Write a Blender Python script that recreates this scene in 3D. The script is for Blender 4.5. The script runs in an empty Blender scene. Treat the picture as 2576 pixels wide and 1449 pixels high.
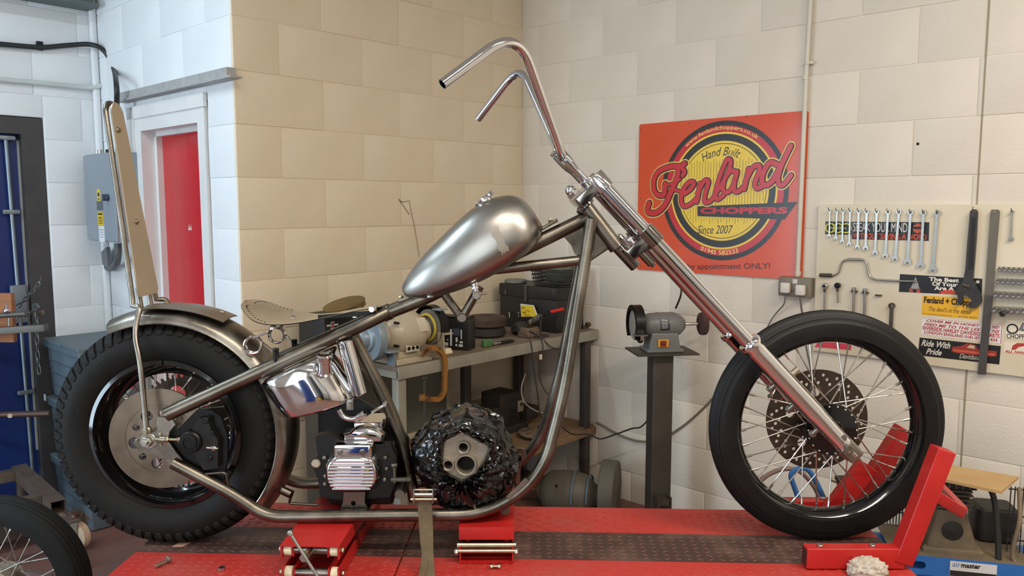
import bpy, bmesh, math, random
from mathutils import Vector, Matrix, noise
from mathutils.geometry import tessellate_polygon
random.seed(7)
scn = bpy.context.scene
COL = scn.collection
PI = math.pi
# ---------------------------------------------------------------- camera
CAM = Vector((0.0, 0.0, 1.62)); FPX = 1984.0; PITCH = math.radians(5.987)
cd = bpy.data.cameras.new('camera'); cam = bpy.data.objects.new('camera', cd); COL.objects.link(cam)
cd.sensor_width = 36.0; cd.lens = FPX / 2576.0 * 36.0; cd.clip_start = 0.05
cam.location = CAM; cam.rotation_euler = (PI / 2 - PITCH, 0, 0)
scn.camera = cam
# ---------------------------------------------------------------- world, daylight, lamps
def lin(c):
    return tuple(((v / 255.0 / 12.92) if v / 255.0 <= 0.04045 else ((v / 255.0 + 0.055) / 1.055) ** 2.4) for v in c) + (1.0,)
THR = math.radians(90 - 42.83)                       # the room stands at this angle to the camera
UA = Vector((math.cos(THR), math.sin(THR), 0)); VA = Vector((-math.sin(THR), math.cos(THR), 0))
def rm(a, b, z): return UA * a + VA * b + Vector((0, 0, z))
w = bpy.data.worlds.new('world'); scn.world = w; w.use_nodes = True
w.node_tree.nodes['Background'].inputs[0].default_value = (0.80, 0.90, 1.0, 1); w.node_tree.nodes['Background'].inputs[1].default_value = 1.0
def area(name, loc, direction, sx, sy, power, color, up=None):
    l = bpy.data.lights.new(name, 'AREA'); l.shape = 'RECTANGLE'; l.size = sx; l.size_y = sy; l.energy = power; l.color = color
    o = bpy.data.objects.new(name, l); COL.objects.link(o); o.location = loc
    z = -Vector(direction).normalized(); y = Vector(up or (0, 0, 1)); x = y.cross(z).normalized(); y = z.cross(x)
    o.rotation_euler = Matrix((x, y, z)).transposed().to_euler()
    return o
CEIL = 3.45
# daylight through the tall loading door in the left wall
area('daylight_door', rm(-2.93, 3.62, 1.40), UA, 1.2, 2.4, 85, (0.66, 0.85, 1.0))
# daylight through the second roller door behind the camera
area('daylight_rear_door', rm(-2.93, -0.6, 1.5), UA, 2.6, 2.6, 55, (0.88, 0.95, 1.0))
WARM = (1.0, 0.90, 0.77)
TUBES = [((0.10, 0.55), 0.0, 44, WARM, 'over the near side of the lift'), ((2.0, 0.75), 0.0, 80, WARM, 'in front of the tool board wall'), ((-2.45, 2.05), THR, 34, (0.72, 0.88, 1.0), 'before the red door, added to brighten the white wall'), ((0.3, -1.6), 0.0, 36, WARM, 'behind the camera')]  # the cool tube before the red door is added to brighten the far left wall
for (tx, ty), tr, tpow, tcol, _ in TUBES:
    d = Vector((math.cos(tr), math.sin(tr), 0)); 
    area('tube_light', (tx, ty, CEIL - 0.17), (0, 0, -1), 1.5, 0.12, tpow, tcol, up=(-d.y, d.x, 0))
scn.view_settings.view_transform = 'Standard'; scn.view_settings.look = 'None'
scn.view_settings.exposure = 0.0; scn.view_settings.gamma = 1.0; scn.view_settings.use_curve_mapping = False
# ---------------------------------------------------------------- points from the photograph's frame, each at its own real distance
def ray(px, py):
    d = Vector(((px - 1288.0) / FPX, 1.0, -(py - 724.5) / FPX)); c, s = math.cos(PITCH), math.sin(PITCH)
    return Vector((d.x, d.y * c + d.z * s, -d.y * s + d.z * c))
BY = 2.245; LZ = 0.64                                  # the bike's mid plane; height of the lift's deck
def bk(px, py, y=0.0):
    r = ray(px, py); return CAM + r * ((BY + y) / r.y)
def onz(px, py, z):
    r = ray(px, py); return CAM + r * ((z - CAM.z) / r.z)
def onb(px, py, b):
    r = ray(px, py); return CAM + r * (b / r.dot(VA))
def ona(px, py, a):
    r = ray(px, py); return CAM + r * (a / r.dot(UA))
def ony(px, py, Y):
    r = ray(px, py); return CAM + r * (Y / r.y)
# ---------------------------------------------------------------- materials
MATS = {}
def M(name, col, rough=0.5, metal=0.0, var=0.12, vs=6.0, bump=0.0, bs=60.0, coat=0.0, rv=0.1, col2=None, spec=0.5, mixlo=0.42, mixhi=0.62, sx=(1, 1, 1), aniso=None):
    if name in MATS: return MATS[name]
    m = bpy.data.materials.new(name); m.use_nodes = True; nt = m.node_tree; N = nt.nodes; L = nt.links
    p = N['Principled BSDF']; c = lin(col)
    tc = N.new('ShaderNodeTexCoord'); mp = N.new('ShaderNodeMapping'); L.new(tc.outputs['Object'], mp.inputs[0]); mp.inputs['Scale'].default_value = sx
    nz = N.new('ShaderNodeTexNoise'); nz.inputs['Scale'].default_value = vs; nz.inputs['Detail'].default_value = 6; L.new(mp.outputs[0], nz.inputs[0])
    r = N.new('ShaderNodeValToRGB'); L.new(nz.outputs[0], r.inputs[0])
    r.color_ramp.elements[0].position = mixlo if col2 else 0.3; r.color_ramp.elements[1].position = mixhi if col2 else 0.7
    r.color_ramp.elements[0].color = tuple(x * (1 - var) for x in c[:3]) + (1,)
    r.color_ramp.elements[1].color = lin(col2) if col2 else tuple(min(1, x * (1 + var)) for x in c[:3]) + (1,)
    L.new(r.outputs[0], p.inputs['Base Color'])
    p.inputs['Metallic'].default_value = metal; p.inputs['Coat Weight'].default_value = coat; p.inputs['Specular IOR Level'].default_value = spec
    mr = N.new('ShaderNodeMapRange'); L.new(nz.outputs[0], mr.inputs[0]); mr.inputs[1].default_value = 0.25; mr.inputs[2].default_value = 0.75
    mr.inputs[3].default_value = max(0.02, rough - rv * rough); mr.inputs[4].default_value = min(1, rough + rv * rough); L.new(mr.outputs[0], p.inputs['Roughness'])
    if bump > 0:
        n2 = N.new('ShaderNodeTexNoise'); n2.inputs['Scale'].default_value = bs; n2.inputs['Detail'].default_value = 5; L.new(mp.outputs[0], n2.inputs[0])
        b = N.new('ShaderNodeBump'); b.inputs['Strength'].default_value = bump; b.inputs['Distance'].default_value = 0.01; L.new(n2.outputs[0], b.inputs['Height']); L.new(b.outputs[0], p.inputs['Normal'])
    MATS[name] = m; return m
def flat(name, col, rough=0.5, metal=0.0, **k): return M(name, col, rough, metal, var=0.03, **k)
CHROME = M('chrome', (222, 222, 224), 0.07, 1.0, var=0.02, rv=0.25)
STEEL = M('raw_steel', (138, 131, 120), 0.34, 1.0, var=0.22, vs=9, rv=0.3, col2=(160, 154, 144), bump=0.05, bs=240)
TUBE = M('oiled_steel_tube', (116, 109, 97), 0.34, 1.0, var=0.22, vs=7, rv=0.3, col2=(138, 131, 119), bump=0.04, bs=200)
SATIN = M('satin_steel', (164, 161, 155), 0.33, 1.0, var=0.06, vs=5, rv=0.22, bump=0.02, bs=160)
DISCM = M('ground_steel', (138, 126, 110), 0.34, 1.0, var=0.15, vs=18)
ZINC = M('zinc', (190, 188, 180), 0.28, 1.0, var=0.1, vs=30)
BRASSY = M('passivated_zinc', (178, 170, 148), 0.3, 1.0, var=0.12, vs=30)
RUBBER = M('rubber', (20, 19, 17), 0.6, 0, spec=.25, var=0.2, vs=14, bump=0.08, bs=300)
RUBBERF = M('rubber_front', (13, 12, 12), 0.5, 0, spec=.3, var=0.15, vs=14, bump=0.05, bs=300)
GLOSSBLK = M('gloss_black', (10, 10, 12), 0.12, 0, var=0.1, coat=0.5)
SATBLK = M('satin_black', (13, 13, 13), 0.4, 0, spec=.3, var=0.2, vs=20, bump=0.05, bs=200)
CASTBLK = M('cast_black', (20, 19, 18), 0.42, 0, spec=.35, var=0.3, vs=25, bump=0.07, bs=160)
ALLOY = M('cast_alloy', (160, 150, 134), 0.45, 0.7, var=0.1, vs=25, bump=0.12, bs=220)
RED = M('red_paint', (174, 30, 27), 0.42, 0, var=0.1, vs=8, bump=0.04, bs=120, coat=0.08)
REDD = M('red_paint_worn', (178, 26, 24), 0.42, 0, var=0.12, vs=9, col2=(150, 62, 48), mixlo=0.55, mixhi=0.8, bump=0.05, bs=120)
DARKHOLE = flat('dark_inside', (14, 13, 12), 0.8)
NYLON = M('nylon', (226, 212, 178), 0.4, 0, var=0.06)
# ---------------------------------------------------------------- mesh building
def rot_to(axis, up=None):
    z = Vector(axis).normalized(); u = Vector(up) if up else (Vector((0, 0, 1)) if abs(z.z) < 0.9 else Vector((1, 0, 0)))
    x = u.cross(z).normalized(); return x, z.cross(x), z
class MB:
    def __init__(s, xf=None): s.v = []; s.f = []; s.sm = []; s.xf = xf
    def add(s, vs, fs, smooth=True):
        o = len(s.v)
        for p in vs:
            p = Vector(p); s.v.append(s.xf @ p if s.xf else p)
        for f in fs: s.f.append(tuple(i + o for i in f)); s.sm.append(smooth)
        return o
    def box(s, c, size, ax=None, bev=0.0, taper=(1, 1)):
        c = Vector(c); X, Y, Z = ax or (Vector((1, 0, 0)), Vector((0, 1, 0)), Vector((0, 0, 1)))
        hx, hy, hz = size[0] / 2, size[1] / 2, size[2] / 2
        if bev <= 0:
            vs = []
            for sz in (-1, 1):
                tx, ty = taper if sz > 0 else (1, 1)
                for sx, sy in ((-1, -1), (1, -1), (1, 1), (-1, 1)): vs.append(c + X * (sx * hx * tx) + Y * (sy * hy * ty) + Z * (sz * hz))
            s.add(vs, [(3, 2, 1, 0), (4, 5, 6, 7), (0, 1, 5, 4), (1, 2, 6, 5), (2, 3, 7, 6), (3, 0, 4, 7)], False); return s
        b = min(bev, hx * .95, hy * .95, hz * .95); rings = []
        def ring(ix, iy, z, t):
            r = []
            for sx, sy, q in ((1, 1, 0), (-1, 1, 1), (-1, -1, 2), (1, -1, 3)):
                for k in range(4):
                    a = PI / 2 * (q + k / 3.0); r.append(c + X * ((sx * (hx - b) + math.cos(a) * ix) * t[0]) + Y * ((sy * (hy - b) + math.sin(a) * iy) * t[1]) + Z * z)
            return r
        one = (1, 1)
        for z, k, t in ((-hz, 0, one), (-hz, b * .0 + b * .5, one), (-hz + b * .3, b * .87, one), (-hz + b, b, one), (hz - b, b, taper), (hz - b * .3, b * .87, taper), (hz, b * .5, taper)):
            if z == -hz and k == 0: continue
            rings.append(ring(k, k, z, t))
        n = 16; vs = [p for r in rings for p in r]; fs = []
        for i in range(len(rings) - 1):
            for j in range(n): fs.append((i * n + j, i * n + (j + 1) % n, (i + 1) * n + (j + 1) % n, (i + 1) * n + j))
        fs.append(tuple(reversed(range(n)))); fs.append(tuple((len(rings) - 1) * n + j for j in range(n)))
        s.add(vs, fs, True); return s
    def tube(s, pts, r, n=12, caps=True, hollow=0.0, closed=False, flat_=None):
        pts = [Vector(p) for p in pts]; m = len(pts); rs = r if isinstance(r, (list, tuple)) else [r] * m
        tang = []
        for i in range(m):
            if closed: t = (pts[(i + 1) % m] - pts[i - 1])
            else: t = pts[min(i + 1, m - 1)] - pts[max(i - 1, 0)]
            tang.append(t.normalized() if t.length > 1e-9 else Vector((0, 0, 1)))
        x, y, _ = rot_to(tang[0]); vs = []; 
        for i in range(m):
            if i:
                q = tang[i - 1].rotation_difference(tang[i]); x = q @ x; y = q @ y
            for k in range(n):
                a = 2 * PI * k / n; vs.append(pts[i] + (x * math.cos(a) + y * math.sin(a)) * rs[i])
        fs = []
        for i in range(m if closed else m - 1):
            i2 = (i + 1) % m
            for k in range(n): fs.append((i * n + k, i * n + (k + 1) % n, i2 * n + (k + 1) % n, i2 * n + k))
        if caps and not closed:
            if not hollow:
                fs.append(tuple(reversed(range(n)))); fs.append(tuple((m - 1) * n + k for k in range(n)))
            else:
                for e, base, sg in ((0, 0, 1), (m - 1, (m - 1) * n, -1)):
                    o = len(vs); dep = min(0.05, (pts[0] - pts[-1]).length * .3)
                    for dd in (0, dep):
                        for k in range(n):
                            d = (vs[base + k] - pts[e]).normalized(); vs.append(pts[e] + d * (rs[e] - hollow) + tang[e] * sg * dd)
                    for k in range(n):
                        k2 = (k + 1) % n; a = (base + k2, base + k, o + k, o + k2); b = (o + k2, o + k, o + n + k, o + n + k2)
                        fs.append(a if sg > 0 else a[::-1]); fs.append(b if sg > 0 else b[::-1])
                    l = tuple(o + n + k for k in range(n)); fs.append(l[::-1] if sg > 0 else l)
        s.add(vs, fs, True); return s
    def lathe(s, prof, origin, axis, n=32, closed=False, a0=0.0, a1=2 * PI, cap=True):
        o = Vector(origin); x, y, z = rot_to(axis); full = abs(a1 - a0 - 2 * PI) < 1e-6; m = n if full else n + 1; vs = []
        for (r, h) in prof:
            for k in range(m):
                a = a0 + (a1 - a0) * k / n; vs.append(o + z * h + (x * math.cos(a) + y * math.sin(a)) * r)
        fs = []; P = len(prof)
        for i in range(P if closed else P - 1):
            i2 = (i + 1) % P
            for k in range(n):
                k2 = (k + 1) % m; fs.append((i * m + k, i * m + k2, i2 * m + k2, i2 * m + k))
        if not closed and full and cap:
            if prof[0][0] > 1e-6: fs.append(tuple(reversed(range(m))))
            if prof[-1][0] > 1e-6: fs.append(tuple((P - 1) * m + k for k in range(m)))
        s.add(vs, fs, True); return s
    def cyl(s, p0, p1, r, n=16, bev=0.0, r1=None):
        p0 = Vector(p0); p1 = Vector(p1); L = (p1 - p0).length; r1 = r if r1 is None else r1
        b = min(bev, L * .45, r * .5)
        pr = [(r - b, 0), (r, b), (r1, L - b), (r1 - b, L)] if b > 0 else [(r, 0), (r1, L)]
        return s.lathe(pr, p0, p1 - p0, n)
    def hexn(s, p0, p1, r): return s.lathe([(r * .9, 0), (r, (Vector(p1) - Vector(p0)).length * .15), (r, (Vector(p1) - Vector(p0)).length * .85), (r * .88, (Vector(p1) - Vector(p0)).length)], p0, Vector(p1) - Vector(p0), 6)
    def ball(s, c, r, n=14, sc=(1, 1, 1)):
        vs = []; fs = []; c = Vector(c); m = n // 2
        for i in range(m + 1):
            th = PI * i / m
            for k in range(n):
                a = 2 * PI * k / n; vs.append(c + Vector((math.sin(th) * math.cos(a) * sc[0], math.sin(th) * math.sin(a) * sc[1], math.cos(th) * sc[2])) * r)
        for i in range(m):
            for k in range(n): fs.append((i * n + k, (i + 1) * n + k, (i + 1) * n + (k + 1) % n, i * n + (k + 1) % n))
        s.add(vs, fs, True); return s
    def plate(s, loops, o, ex, ey, th, mid=False):
        """flat plate with holes: loops of (x, y); thickness along ex x ey"""
        o = Vector(o); ex = Vector(ex); ey = Vector(ey); nz = ex.cross(ey).normalized()
        L3 = [[Vector((p[0], p[1], 0)) for p in l] for l in loops]; tris = tessellate_polygon(L3); flatp = [p for l in L3 for p in l]
        off = -th / 2 if mid else 0.0; n = len(flatp)
        vs = [o + ex * p.x + ey * p.y + nz * off for p in flatp] + [o + ex * p.x + ey * p.y + nz * (off + th) for p in flatp]
        fs = []
        for t in tris:
            a, b, c = (flatp[i] for i in t); ccw = (b - a).cross(c - a).z > 0; t = tuple(t) if ccw else tuple(reversed(t))
            fs.append(tuple(reversed(t))); fs.append(tuple(i + n for i in t))
        base = 0
        for li, l in enumerate(L3):
            m = len(l); ar = sum(l[i].x * l[(i + 1) % m].y - l[(i + 1) % m].x * l[i].y for i in range(m)); flip = (ar > 0) != (li == 0)
            for i in range(m):
                j = (i + 1) % m; q = (base + i, base + j, base + j + n, base + i + n); fs.append(q[::-1] if flip else q)
            base += m
        s.add(vs, fs, False); return s
    def grid(s, rows, closed_u=False, closed_v=False, smooth=True):
        m = len(rows); n = len(rows[0]); vs = [p for r in rows for p in r]; fs = []
        for i in range(m if closed_v else m - 1):
            for k in range(n if closed_u else n - 1): fs.append((i * n + k, i * n + (k + 1) % n, ((i + 1) % m) * n + (k + 1) % n, ((i + 1) % m) * n + k))
        s.add(vs, fs, smooth); return s
    def mesh(s, name, mat, inv=None, angle=38):
        me = bpy.data.meshes.new(name); me.from_pydata([tuple(inv @ p) if inv else tuple(p) for p in s.v], [], s.f)
        me.polygons.foreach_set('use_smooth', s.sm); me.update()
        bm = bmesh.new(); bm.from_mesh(me); bmesh.ops.recalc_face_normals(bm, faces=bm.faces); bm.to_mesh(me); bm.free()
        try: me.set_sharp_from_angle(angle=math.radians(angle))
        except Exception: pass
        if mat: me.materials.append(mat)
        return me
    def build(s, name, mat, parent=None, label=None, angle=38, kind=None):
        W = None
        if parent is not None: W = WM[parent.name]
        me = s.mesh(name, mat, W.inverted() if W else None, angle)
        o = bpy.data.objects.new(name, me); COL.objects.link(o)
        if parent is not None: o.parent = parent; WM[o.name] = W
        else: WM[o.name] = Matrix.Identity(4)
        if label: o['label'] = label
        if kind: o['kind'] = kind
        return o
WM = {}
def thing(name, label, cat, loc, rotz=0.0, group=None):
    o = bpy.data.objects.new(name, None); COL.objects.link(o); o.empty_display_size = 0.1
    o.location = loc; o.rotation_euler = (0, 0, rotz); o['label'] = label; o['category'] = cat
    if group: o['group'] = group
    WM[o.name] = Matrix.Translation(Vector(loc)) @ Matrix.Rotation(rotz, 4, 'Z'); return o
def solo(mb, name, mat, label, cat, group=None, loc=None, rotz=0.0, angle=38):
    """a thing that is one mesh, its origin at its own base"""
    if loc is None:
        n = len(mb.v); loc = Vector((sum(p.x for p in mb.v) / n, sum(p.y for p in mb.v) / n, min(p.z for p in mb.v)))
    W = Matrix.Translation(Vector(loc)) @ Matrix.Rotation(rotz, 4, 'Z')
    me = mb.mesh(name, mat, W.inverted(), angle); o = bpy.data.objects.new(name, me); COL.objects.link(o); o.location = loc; o.rotation_euler = (0, 0, rotz)
    WM[o.name] = W; o['label'] = label; o['category'] = cat
    if group: o['group'] = group
    return o
def struct(o): o['kind'] = 'structure'; return o
def put(name, me, parent, mat4=None, label=None):
    """another object that shares mesh data; mat4 in the parent's space"""
    o = bpy.data.objects.new(name, me); COL.objects.link(o); o.parent = parent
    if mat4 is not None: o.matrix_local = mat4
    WM[o.name] = WM[parent.name] @ (mat4 or Matrix.Identity(4))
    if label: o['label'] = label
    return o
def rnd(pts, rad, seg=7):
    """round the corners of a polyline; rad number or list"""
    pts = [Vector(p) for p in pts]; out = [pts[0]]
    for i in range(1, len(pts) - 1):
        a, b, c = pts[i - 1], pts[i], pts[i + 1]; r = rad[i - 1] if isinstance(rad, (list, tuple)) else rad
        la, lc = (a - b).length, (c - b).length; d = min(r, la * .49, lc * .49); p = b + (a - b) / la * d; q = b + (c - b) / lc * d
        for k in range(seg + 1):
            t = k / seg; out.append(p * (1 - t) ** 2 + b * 2 * t * (1 - t) + q * t * t)
    out.append(pts[-1]); return out
def circ(cx, cy, r, n=16, a0=0.0): return [(cx + r * math.cos(a0 + 2 * PI * k / n), cy + r * math.sin(a0 + 2 * PI * k / n)) for k in range(n)]
def lerp_tab(tab, x):
    if x <= tab[0][0]: return tab[0][1]
    for (a, b), (c, d) in zip(tab, tab[1:]):
        if x <= c: t = (x - a) / (c - a); return b + (d - b) * t
    return tab[-1][1]
def smooth_tab(tab, x):
    if x <= tab[0][0]: return tab[0][1]
    n = len(tab)
    for i in range(n - 1):
        if x <= tab[i + 1][0]:
            x0, y0 = tab[i]; x1, y1 = tab[i + 1]; t = (x - x0) / (x1 - x0)
            m0 = (y1 - tab[i - 1][1]) / (x1 - tab[i - 1][0]) if i else (y1 - y0) / (x1 - x0)
            m1 = (tab[i + 2][1] - y0) / (tab[i + 2][0] - x0) if i + 2 < n else (y1 - y0) / (x1 - x0)
            h = x1 - x0; return (2 * t ** 3 - 3 * t * t + 1) * y0 + (t ** 3 - 2 * t * t + t) * h * m0 + (-2 * t ** 3 + 3 * t * t) * y1 + (t ** 3 - t * t) * h * m1
    return tab[-1][1]
_txt = {}
def text2d(body, shear=0.0, bold=0.0):
    """flat letters from Blender's own built-in font: vertices and faces, width, height"""
    key = (body, shear, bold)
    if key in _txt: return _txt[key]
    cu = bpy.data.curves.new('lettering', 'FONT'); cu.body = body; cu.size = 1.0; cu.shear = shear; cu.resolution_u = 3; cu.offset = bold
    ob = bpy.data.objects.new('lettering', cu); COL.objects.link(ob)
    me = bpy.data.meshes.new_from_object(ob, depsgraph=bpy.context.evaluated_depsgraph_get()) if False else ob.to_mesh()
    vs = [(v.co.x, v.co.y) for v in me.vertices]; fs = [tuple(p.vertices) for p in me.polygons]; ob.to_mesh_clear()
    bpy.data.objects.remove(ob); bpy.data.curves.remove(cu)
    x0 = min(v[0] for v in vs); x1 = max(v[0] for v in vs); y0 = min(v[1] for v in vs); y1 = max(v[1] for v in vs)
    _txt[key] = ([(v[0] - x0, v[1] - y0) for v in vs], fs, x1 - x0, y1 - y0); return _txt[key]
def letter(mb, body, o, ex, ey, width, height, shear=0.0, bold=0.0, arc=None, lift=0.0):
    """write into mb: o = lower left corner (or the arc's centre); arc = (radius, middle angle) bends it along a circle"""
    vs, fs, W, H = text2d(body, shear, bold); o = Vector(o); ex = Vector(ex); ey = Vector(ey); nz = ex.cross(ey).normalized(); out = []
    for x, y in vs:
        x = x / W * width; y = y / H * height
        if arc:
            R, am, sg = arc
            if sg > 0: a = am - (x - width / 2) / R; rr = R + y
            else: a = am + (x - width / 2) / R; rr = R + height - y
            x, y = rr * math.cos(a), rr * math.sin(a)
        out.append(o + ex * x + ey * y + nz * lift)
    mb.add(out, fs, False)
# ================================================================ the room
def paint(name, col, col2, **k):
    return M(name, col, 0.62, 0, var=0.035, vs=2.2, col2=col2, mixlo=0.35, mixhi=0.7, bump=0.16, bs=75, rv=0.08, spec=0.3, **k)
P_TAN = paint('magnolia_wall_paint', (224, 209, 182), (229, 215, 190))
P_CREAM = paint('cream_wall_paint', (220, 210, 194), (227, 218, 205))
P_WHITE = paint('white_wall_paint', (226, 230, 232), (234, 236, 238))
FLOORM = M('red_brown_floor_paint', (130, 92, 80), 0.55, 0, var=0.12, vs=3, col2=(108, 84, 76), bump=0.08, bs=40)
T_B, R_A, D_A, W_B = 3.174, 3.514, 1.695, 4.66
Z0 = CAM.z + 0.794                                     # a bed joint of the blockwork
COURSE = 0.225; UNIT = 0.45
FRAME = Matrix.Rotation(THR, 4, 'Z')
ROOM_A0, ROOM_B0 = -3.0, -3.0
mb = MB(FRAME); mb.box((0.3, 1.0, -0.05), (8.0, 9.5, 0.1)); fl = struct(solo(mb, 'floor', FLOORM, 'red-brown painted concrete workshop floor', 'floor', loc=(0, 0, 0)))
mb = MB(FRAME); mb.box((0.3, 1.0, CEIL + 0.05), (8.0, 9.5, 0.1)); struct(solo(mb, 'ceiling', M('ceiling_board', (200, 198, 190), 0.8), 'pale boarded workshop ceiling', 'ceiling'))
def block_mesh(wd, mat, name='block', h=COURSE, gap=0.006):
    mb = MB(); mb.box((wd / 2, 0.02, h / 2), (wd - gap, 0.04, h - gap), bev=0.0035); return mb.mesh(name, mat)
_bm = {}
def block_wall(name, label, o, ex, nrm, length, mat, off=0.0, openings=(), zmax=CEIL, cuts=(), half0=False, ext=(0, 0)):
    """backing slab with a painted face (the joints) and one object per block, laid in stretcher bond. o: floor point on the face, nrm: towards the room"""
    root = thing(name, label, 'wall', o, math.atan2(ex.y, ex.x)); root['kind'] = 'structure'; del root['category']
    into = 1 if ex.cross(Vector((0, 0, 1))).dot(nrm) > 0 else -1       # local y of the wall's inside
    def blk(x0, x1, z0, z1):
        wd = round(x1 - x0, 3); h = round(z1 - z0, 3); key = (mat.name, wd, h, into)
        if wd < 0.03 or h < 0.03: return
        if key not in _bm:
            b = MB(); b.box((wd / 2, 0.020 * into, h / 2), (wd - 0.004, 0.04, h - 0.004), bev=0.0035); _bm[key] = b.mesh('block', mat)
        ob = put('block', _bm[key], root, Matrix.Translation((x0, random.uniform(-0.0012, 0.0012), z0)))
    zs = []; k = -20
    while Z0 + k * COURSE < zmax + COURSE:
        zs.append((Z0 + k * COURSE, k)); k += 1
    for z, k in zs:
        z0, z1 = max(0, z), min(zmax, z + COURSE)
        if z1 - z0 < 0.04: continue
        x = off + (UNIT / 2 if (k % 2 == 0) == half0 else 0.0); x -= UNIT * math.ceil(x / UNIT) if x > 0 else 0
        while x < length:
            segs = [(max(0, x), min(length, x + UNIT))]
            for (ox0, ox1, oz0, oz1) in openings:
                if z1 > oz0 + 0.02 and z0 < oz1 - 0.02:
                    if oz1 < z1 - 0.03 and oz1 > z0:    # a thin cut course above the opening
                        for s0, s1 in segs:
                            a, b = max(s0, ox0), min(s1, ox1)
                            if b - a > 0.03: blk(a, b, oz1, z1)
                    new = []
                    for s0, s1 in segs:
                        if s1 <= ox0 or s0 >= ox1: new.append((s0, s1)); continue
                        if s0 < ox0: new.append((s0, ox0))
                        if s1 > ox1: new.append((ox1, s1))
                    segs = new
            for s0, s1 in segs: blk(s0, s1, z0, z1)
            x += UNIT
    # backing, recessed 3 mm: the pointed joints between the blocks
    rects = [(0, length, 0, zmax)]
    for (ox0, ox1, oz0, oz1) in openings:
        new = []
        for (a, b, c, d) in rects:
            if ox1 <= a or ox0 >= b: new.append((a, b, c, d)); continue
            if ox0 > a: new.append((a, ox0, c, d))
            if ox1 < b: new.append((ox1, b, c, d))
            if oz0 > c: new.append((max(a, ox0), min(b, ox1), c, oz0))
            if oz1 < d: new.append((max(a, ox0), min(b, ox1), oz1, d))
        rects = new
    m = MB(WM[root.name])
    for (a, b, c, d) in rects: 
        a2 = a - ext[0] if a == 0 else a; b2 = b + ext[1] if b == length else b
        m.box(((a2 + b2) / 2, 0.062 * into, (c + d) / 2), (b2 - a2, 0.118, d - c))
    m.build('joints', mat, root)
    return root
ZV = Vector((0, 0, 1))
# wall behind the workbench (tan), the wall with the tool board (cream), wall with the red door, far left wall
block_wall('wall_back', 'tan painted blockwork wall behind the workbench', rm(D_A, T_B, 0), UA, -VA, R_A - D_A, P_TAN, off=-0.007, ext=(-.004, .12))
block_wall('wall_right', 'cream painted blockwork wall carrying the red sign and tool board', rm(R_A, T_B, 0), -VA, -UA, T_B - ROOM_B0, P_CREAM, off=-0.323, ext=(.12, .1))
# opening for the red door, set from the picture
dr0 = ona(412, 600, D_A + 0.08); dr1 = ona(556, 600, D_A + 0.08); db0 = dr1.dot(VA); db1 = dr0.dot(VA)
dtop = ona(480, 318, D_A + 0.05).z
FO0, FO1, FOZ = db0 - 0.075, db1 + 0.095, dtop + 0.095
block_wall('wall_left', 'white painted blockwork wall around the red door', rm(D_A, W_B, 0), -VA, -UA, W_B - T_B - .006, P_WHITE, off=-0.1, ext=(.12, -.004), openings=[(W_B - FO1, W_B - FO0, -1, FOZ)])
bd1 = onb(92, 600, W_B + 0.06).dot(UA)                 # right jamb of the blue steel door
BDZ = onb(50, 292, W_B).z
block_wall('wall_far_left', 'white painted blockwork wall around the blue steel door', rm(ROOM_A0, W_B, 0), UA, -VA, D_A - ROOM_A0, P_WHITE, off=-0.35, ext=(.1, .12), openings=[(bd1 - 1.9 - ROOM_A0, bd1 + 0.05 - ROOM_A0, -1, BDZ)])
# walls outside the picture: the loading door side and the end behind the camera
PLAIN = paint('white_wall_paint_plain', (205, 203, 196), (214, 212, 206))
mb = MB(FRAME)
def slab(mb, a0, a1, b0, b1, z0, z1): mb.box(((a0 + a1) / 2, (b0 + b1) / 2, (z0 + z1) / 2), (abs(a1 - a0), abs(b1 - b0), abs(z1 - z0)))
slab(mb, -3.1, -3.0, -3.1, -2.0, 0, CEIL); slab(mb, -3.1, -3.0, 0.8, 2.8, 0, CEIL); slab(mb, -3.1, -3.0, -2.0, 0.8, 2.9, CEIL); slab(mb, -3.1, -3.0, 2.8, 4.9, 2.75, CEIL)
struct(solo(mb, 'wall_near_left', PLAIN, 'plain white wall with two tall loading doors, beside the camera', 'wall', loc=(0, 0, 0)))
mb = MB(FRAME); slab(mb, -3.1, 3.6, -3.1, -3.0, 0, CEIL); struct(solo(mb, 'wall_near', PLAIN, 'plain white end wall behind the camera', 'wall', loc=(0, 0, 0)))
# ---- red door with white frame and concrete lintel
WHITEGLOSS = M('white_gloss_paint', (222, 222, 220), 0.3, 0, var=0.04, vs=8)
REDDOOR = M('red_door_paint', (196, 34, 40), 0.28, 0, var=0.06, vs=3, coat=0.1)
dw = thing('door_1', 'red painted door in a white frame', 'door', rm(D_A, (db0 + db1) / 2, 0), THR); dw['kind'] = 'structure'; del dw['category']
mb = MB(FRAME); mb.box((D_A + 0.105, (db0 + db1) / 2, dtop / 2 + 0.005), (0.04, db1 - db0 + 0.02, dtop - 0.01), bev=0.003); pan = mb.build('panel', REDDOOR, dw, label='flat red door leaf')
mb = MB(FRAME)
for (b0, b1) in ((FO0 + 0.008, db0), (db1, FO1 - 0.008)): slab(mb, D_A - 0.012, D_A + 0.13, b0, b1, 0, FOZ - 0.008)
slab(mb, D_A - 0.012, D_A + 0.13, db0, db1, dtop, FOZ - 0.008)
mb.build('frame', WHITEGLOSS, dw, label='white wooden door frame')
mb = MB(FRAME)
for b in (db0 + 0.012, db1 - 0.012): slab(mb, D_A + 0.055, D_A + 0.085, b - 0.012, b + 0.012, 0, dtop)
slab(mb, D_A + 0.055, D_A + 0.085, db0, db1, dtop - 0.024, dtop); mb.build('stop', WHITEGLOSS, dw)
mb = MB(FRAME)
for b0, b1 in ((FO1 - 0.03, FO1 + 0.05),): slab(mb, D_A - 0.02, D_A - 0.003, b0, b1, 0, FOZ + 0.03)
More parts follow.
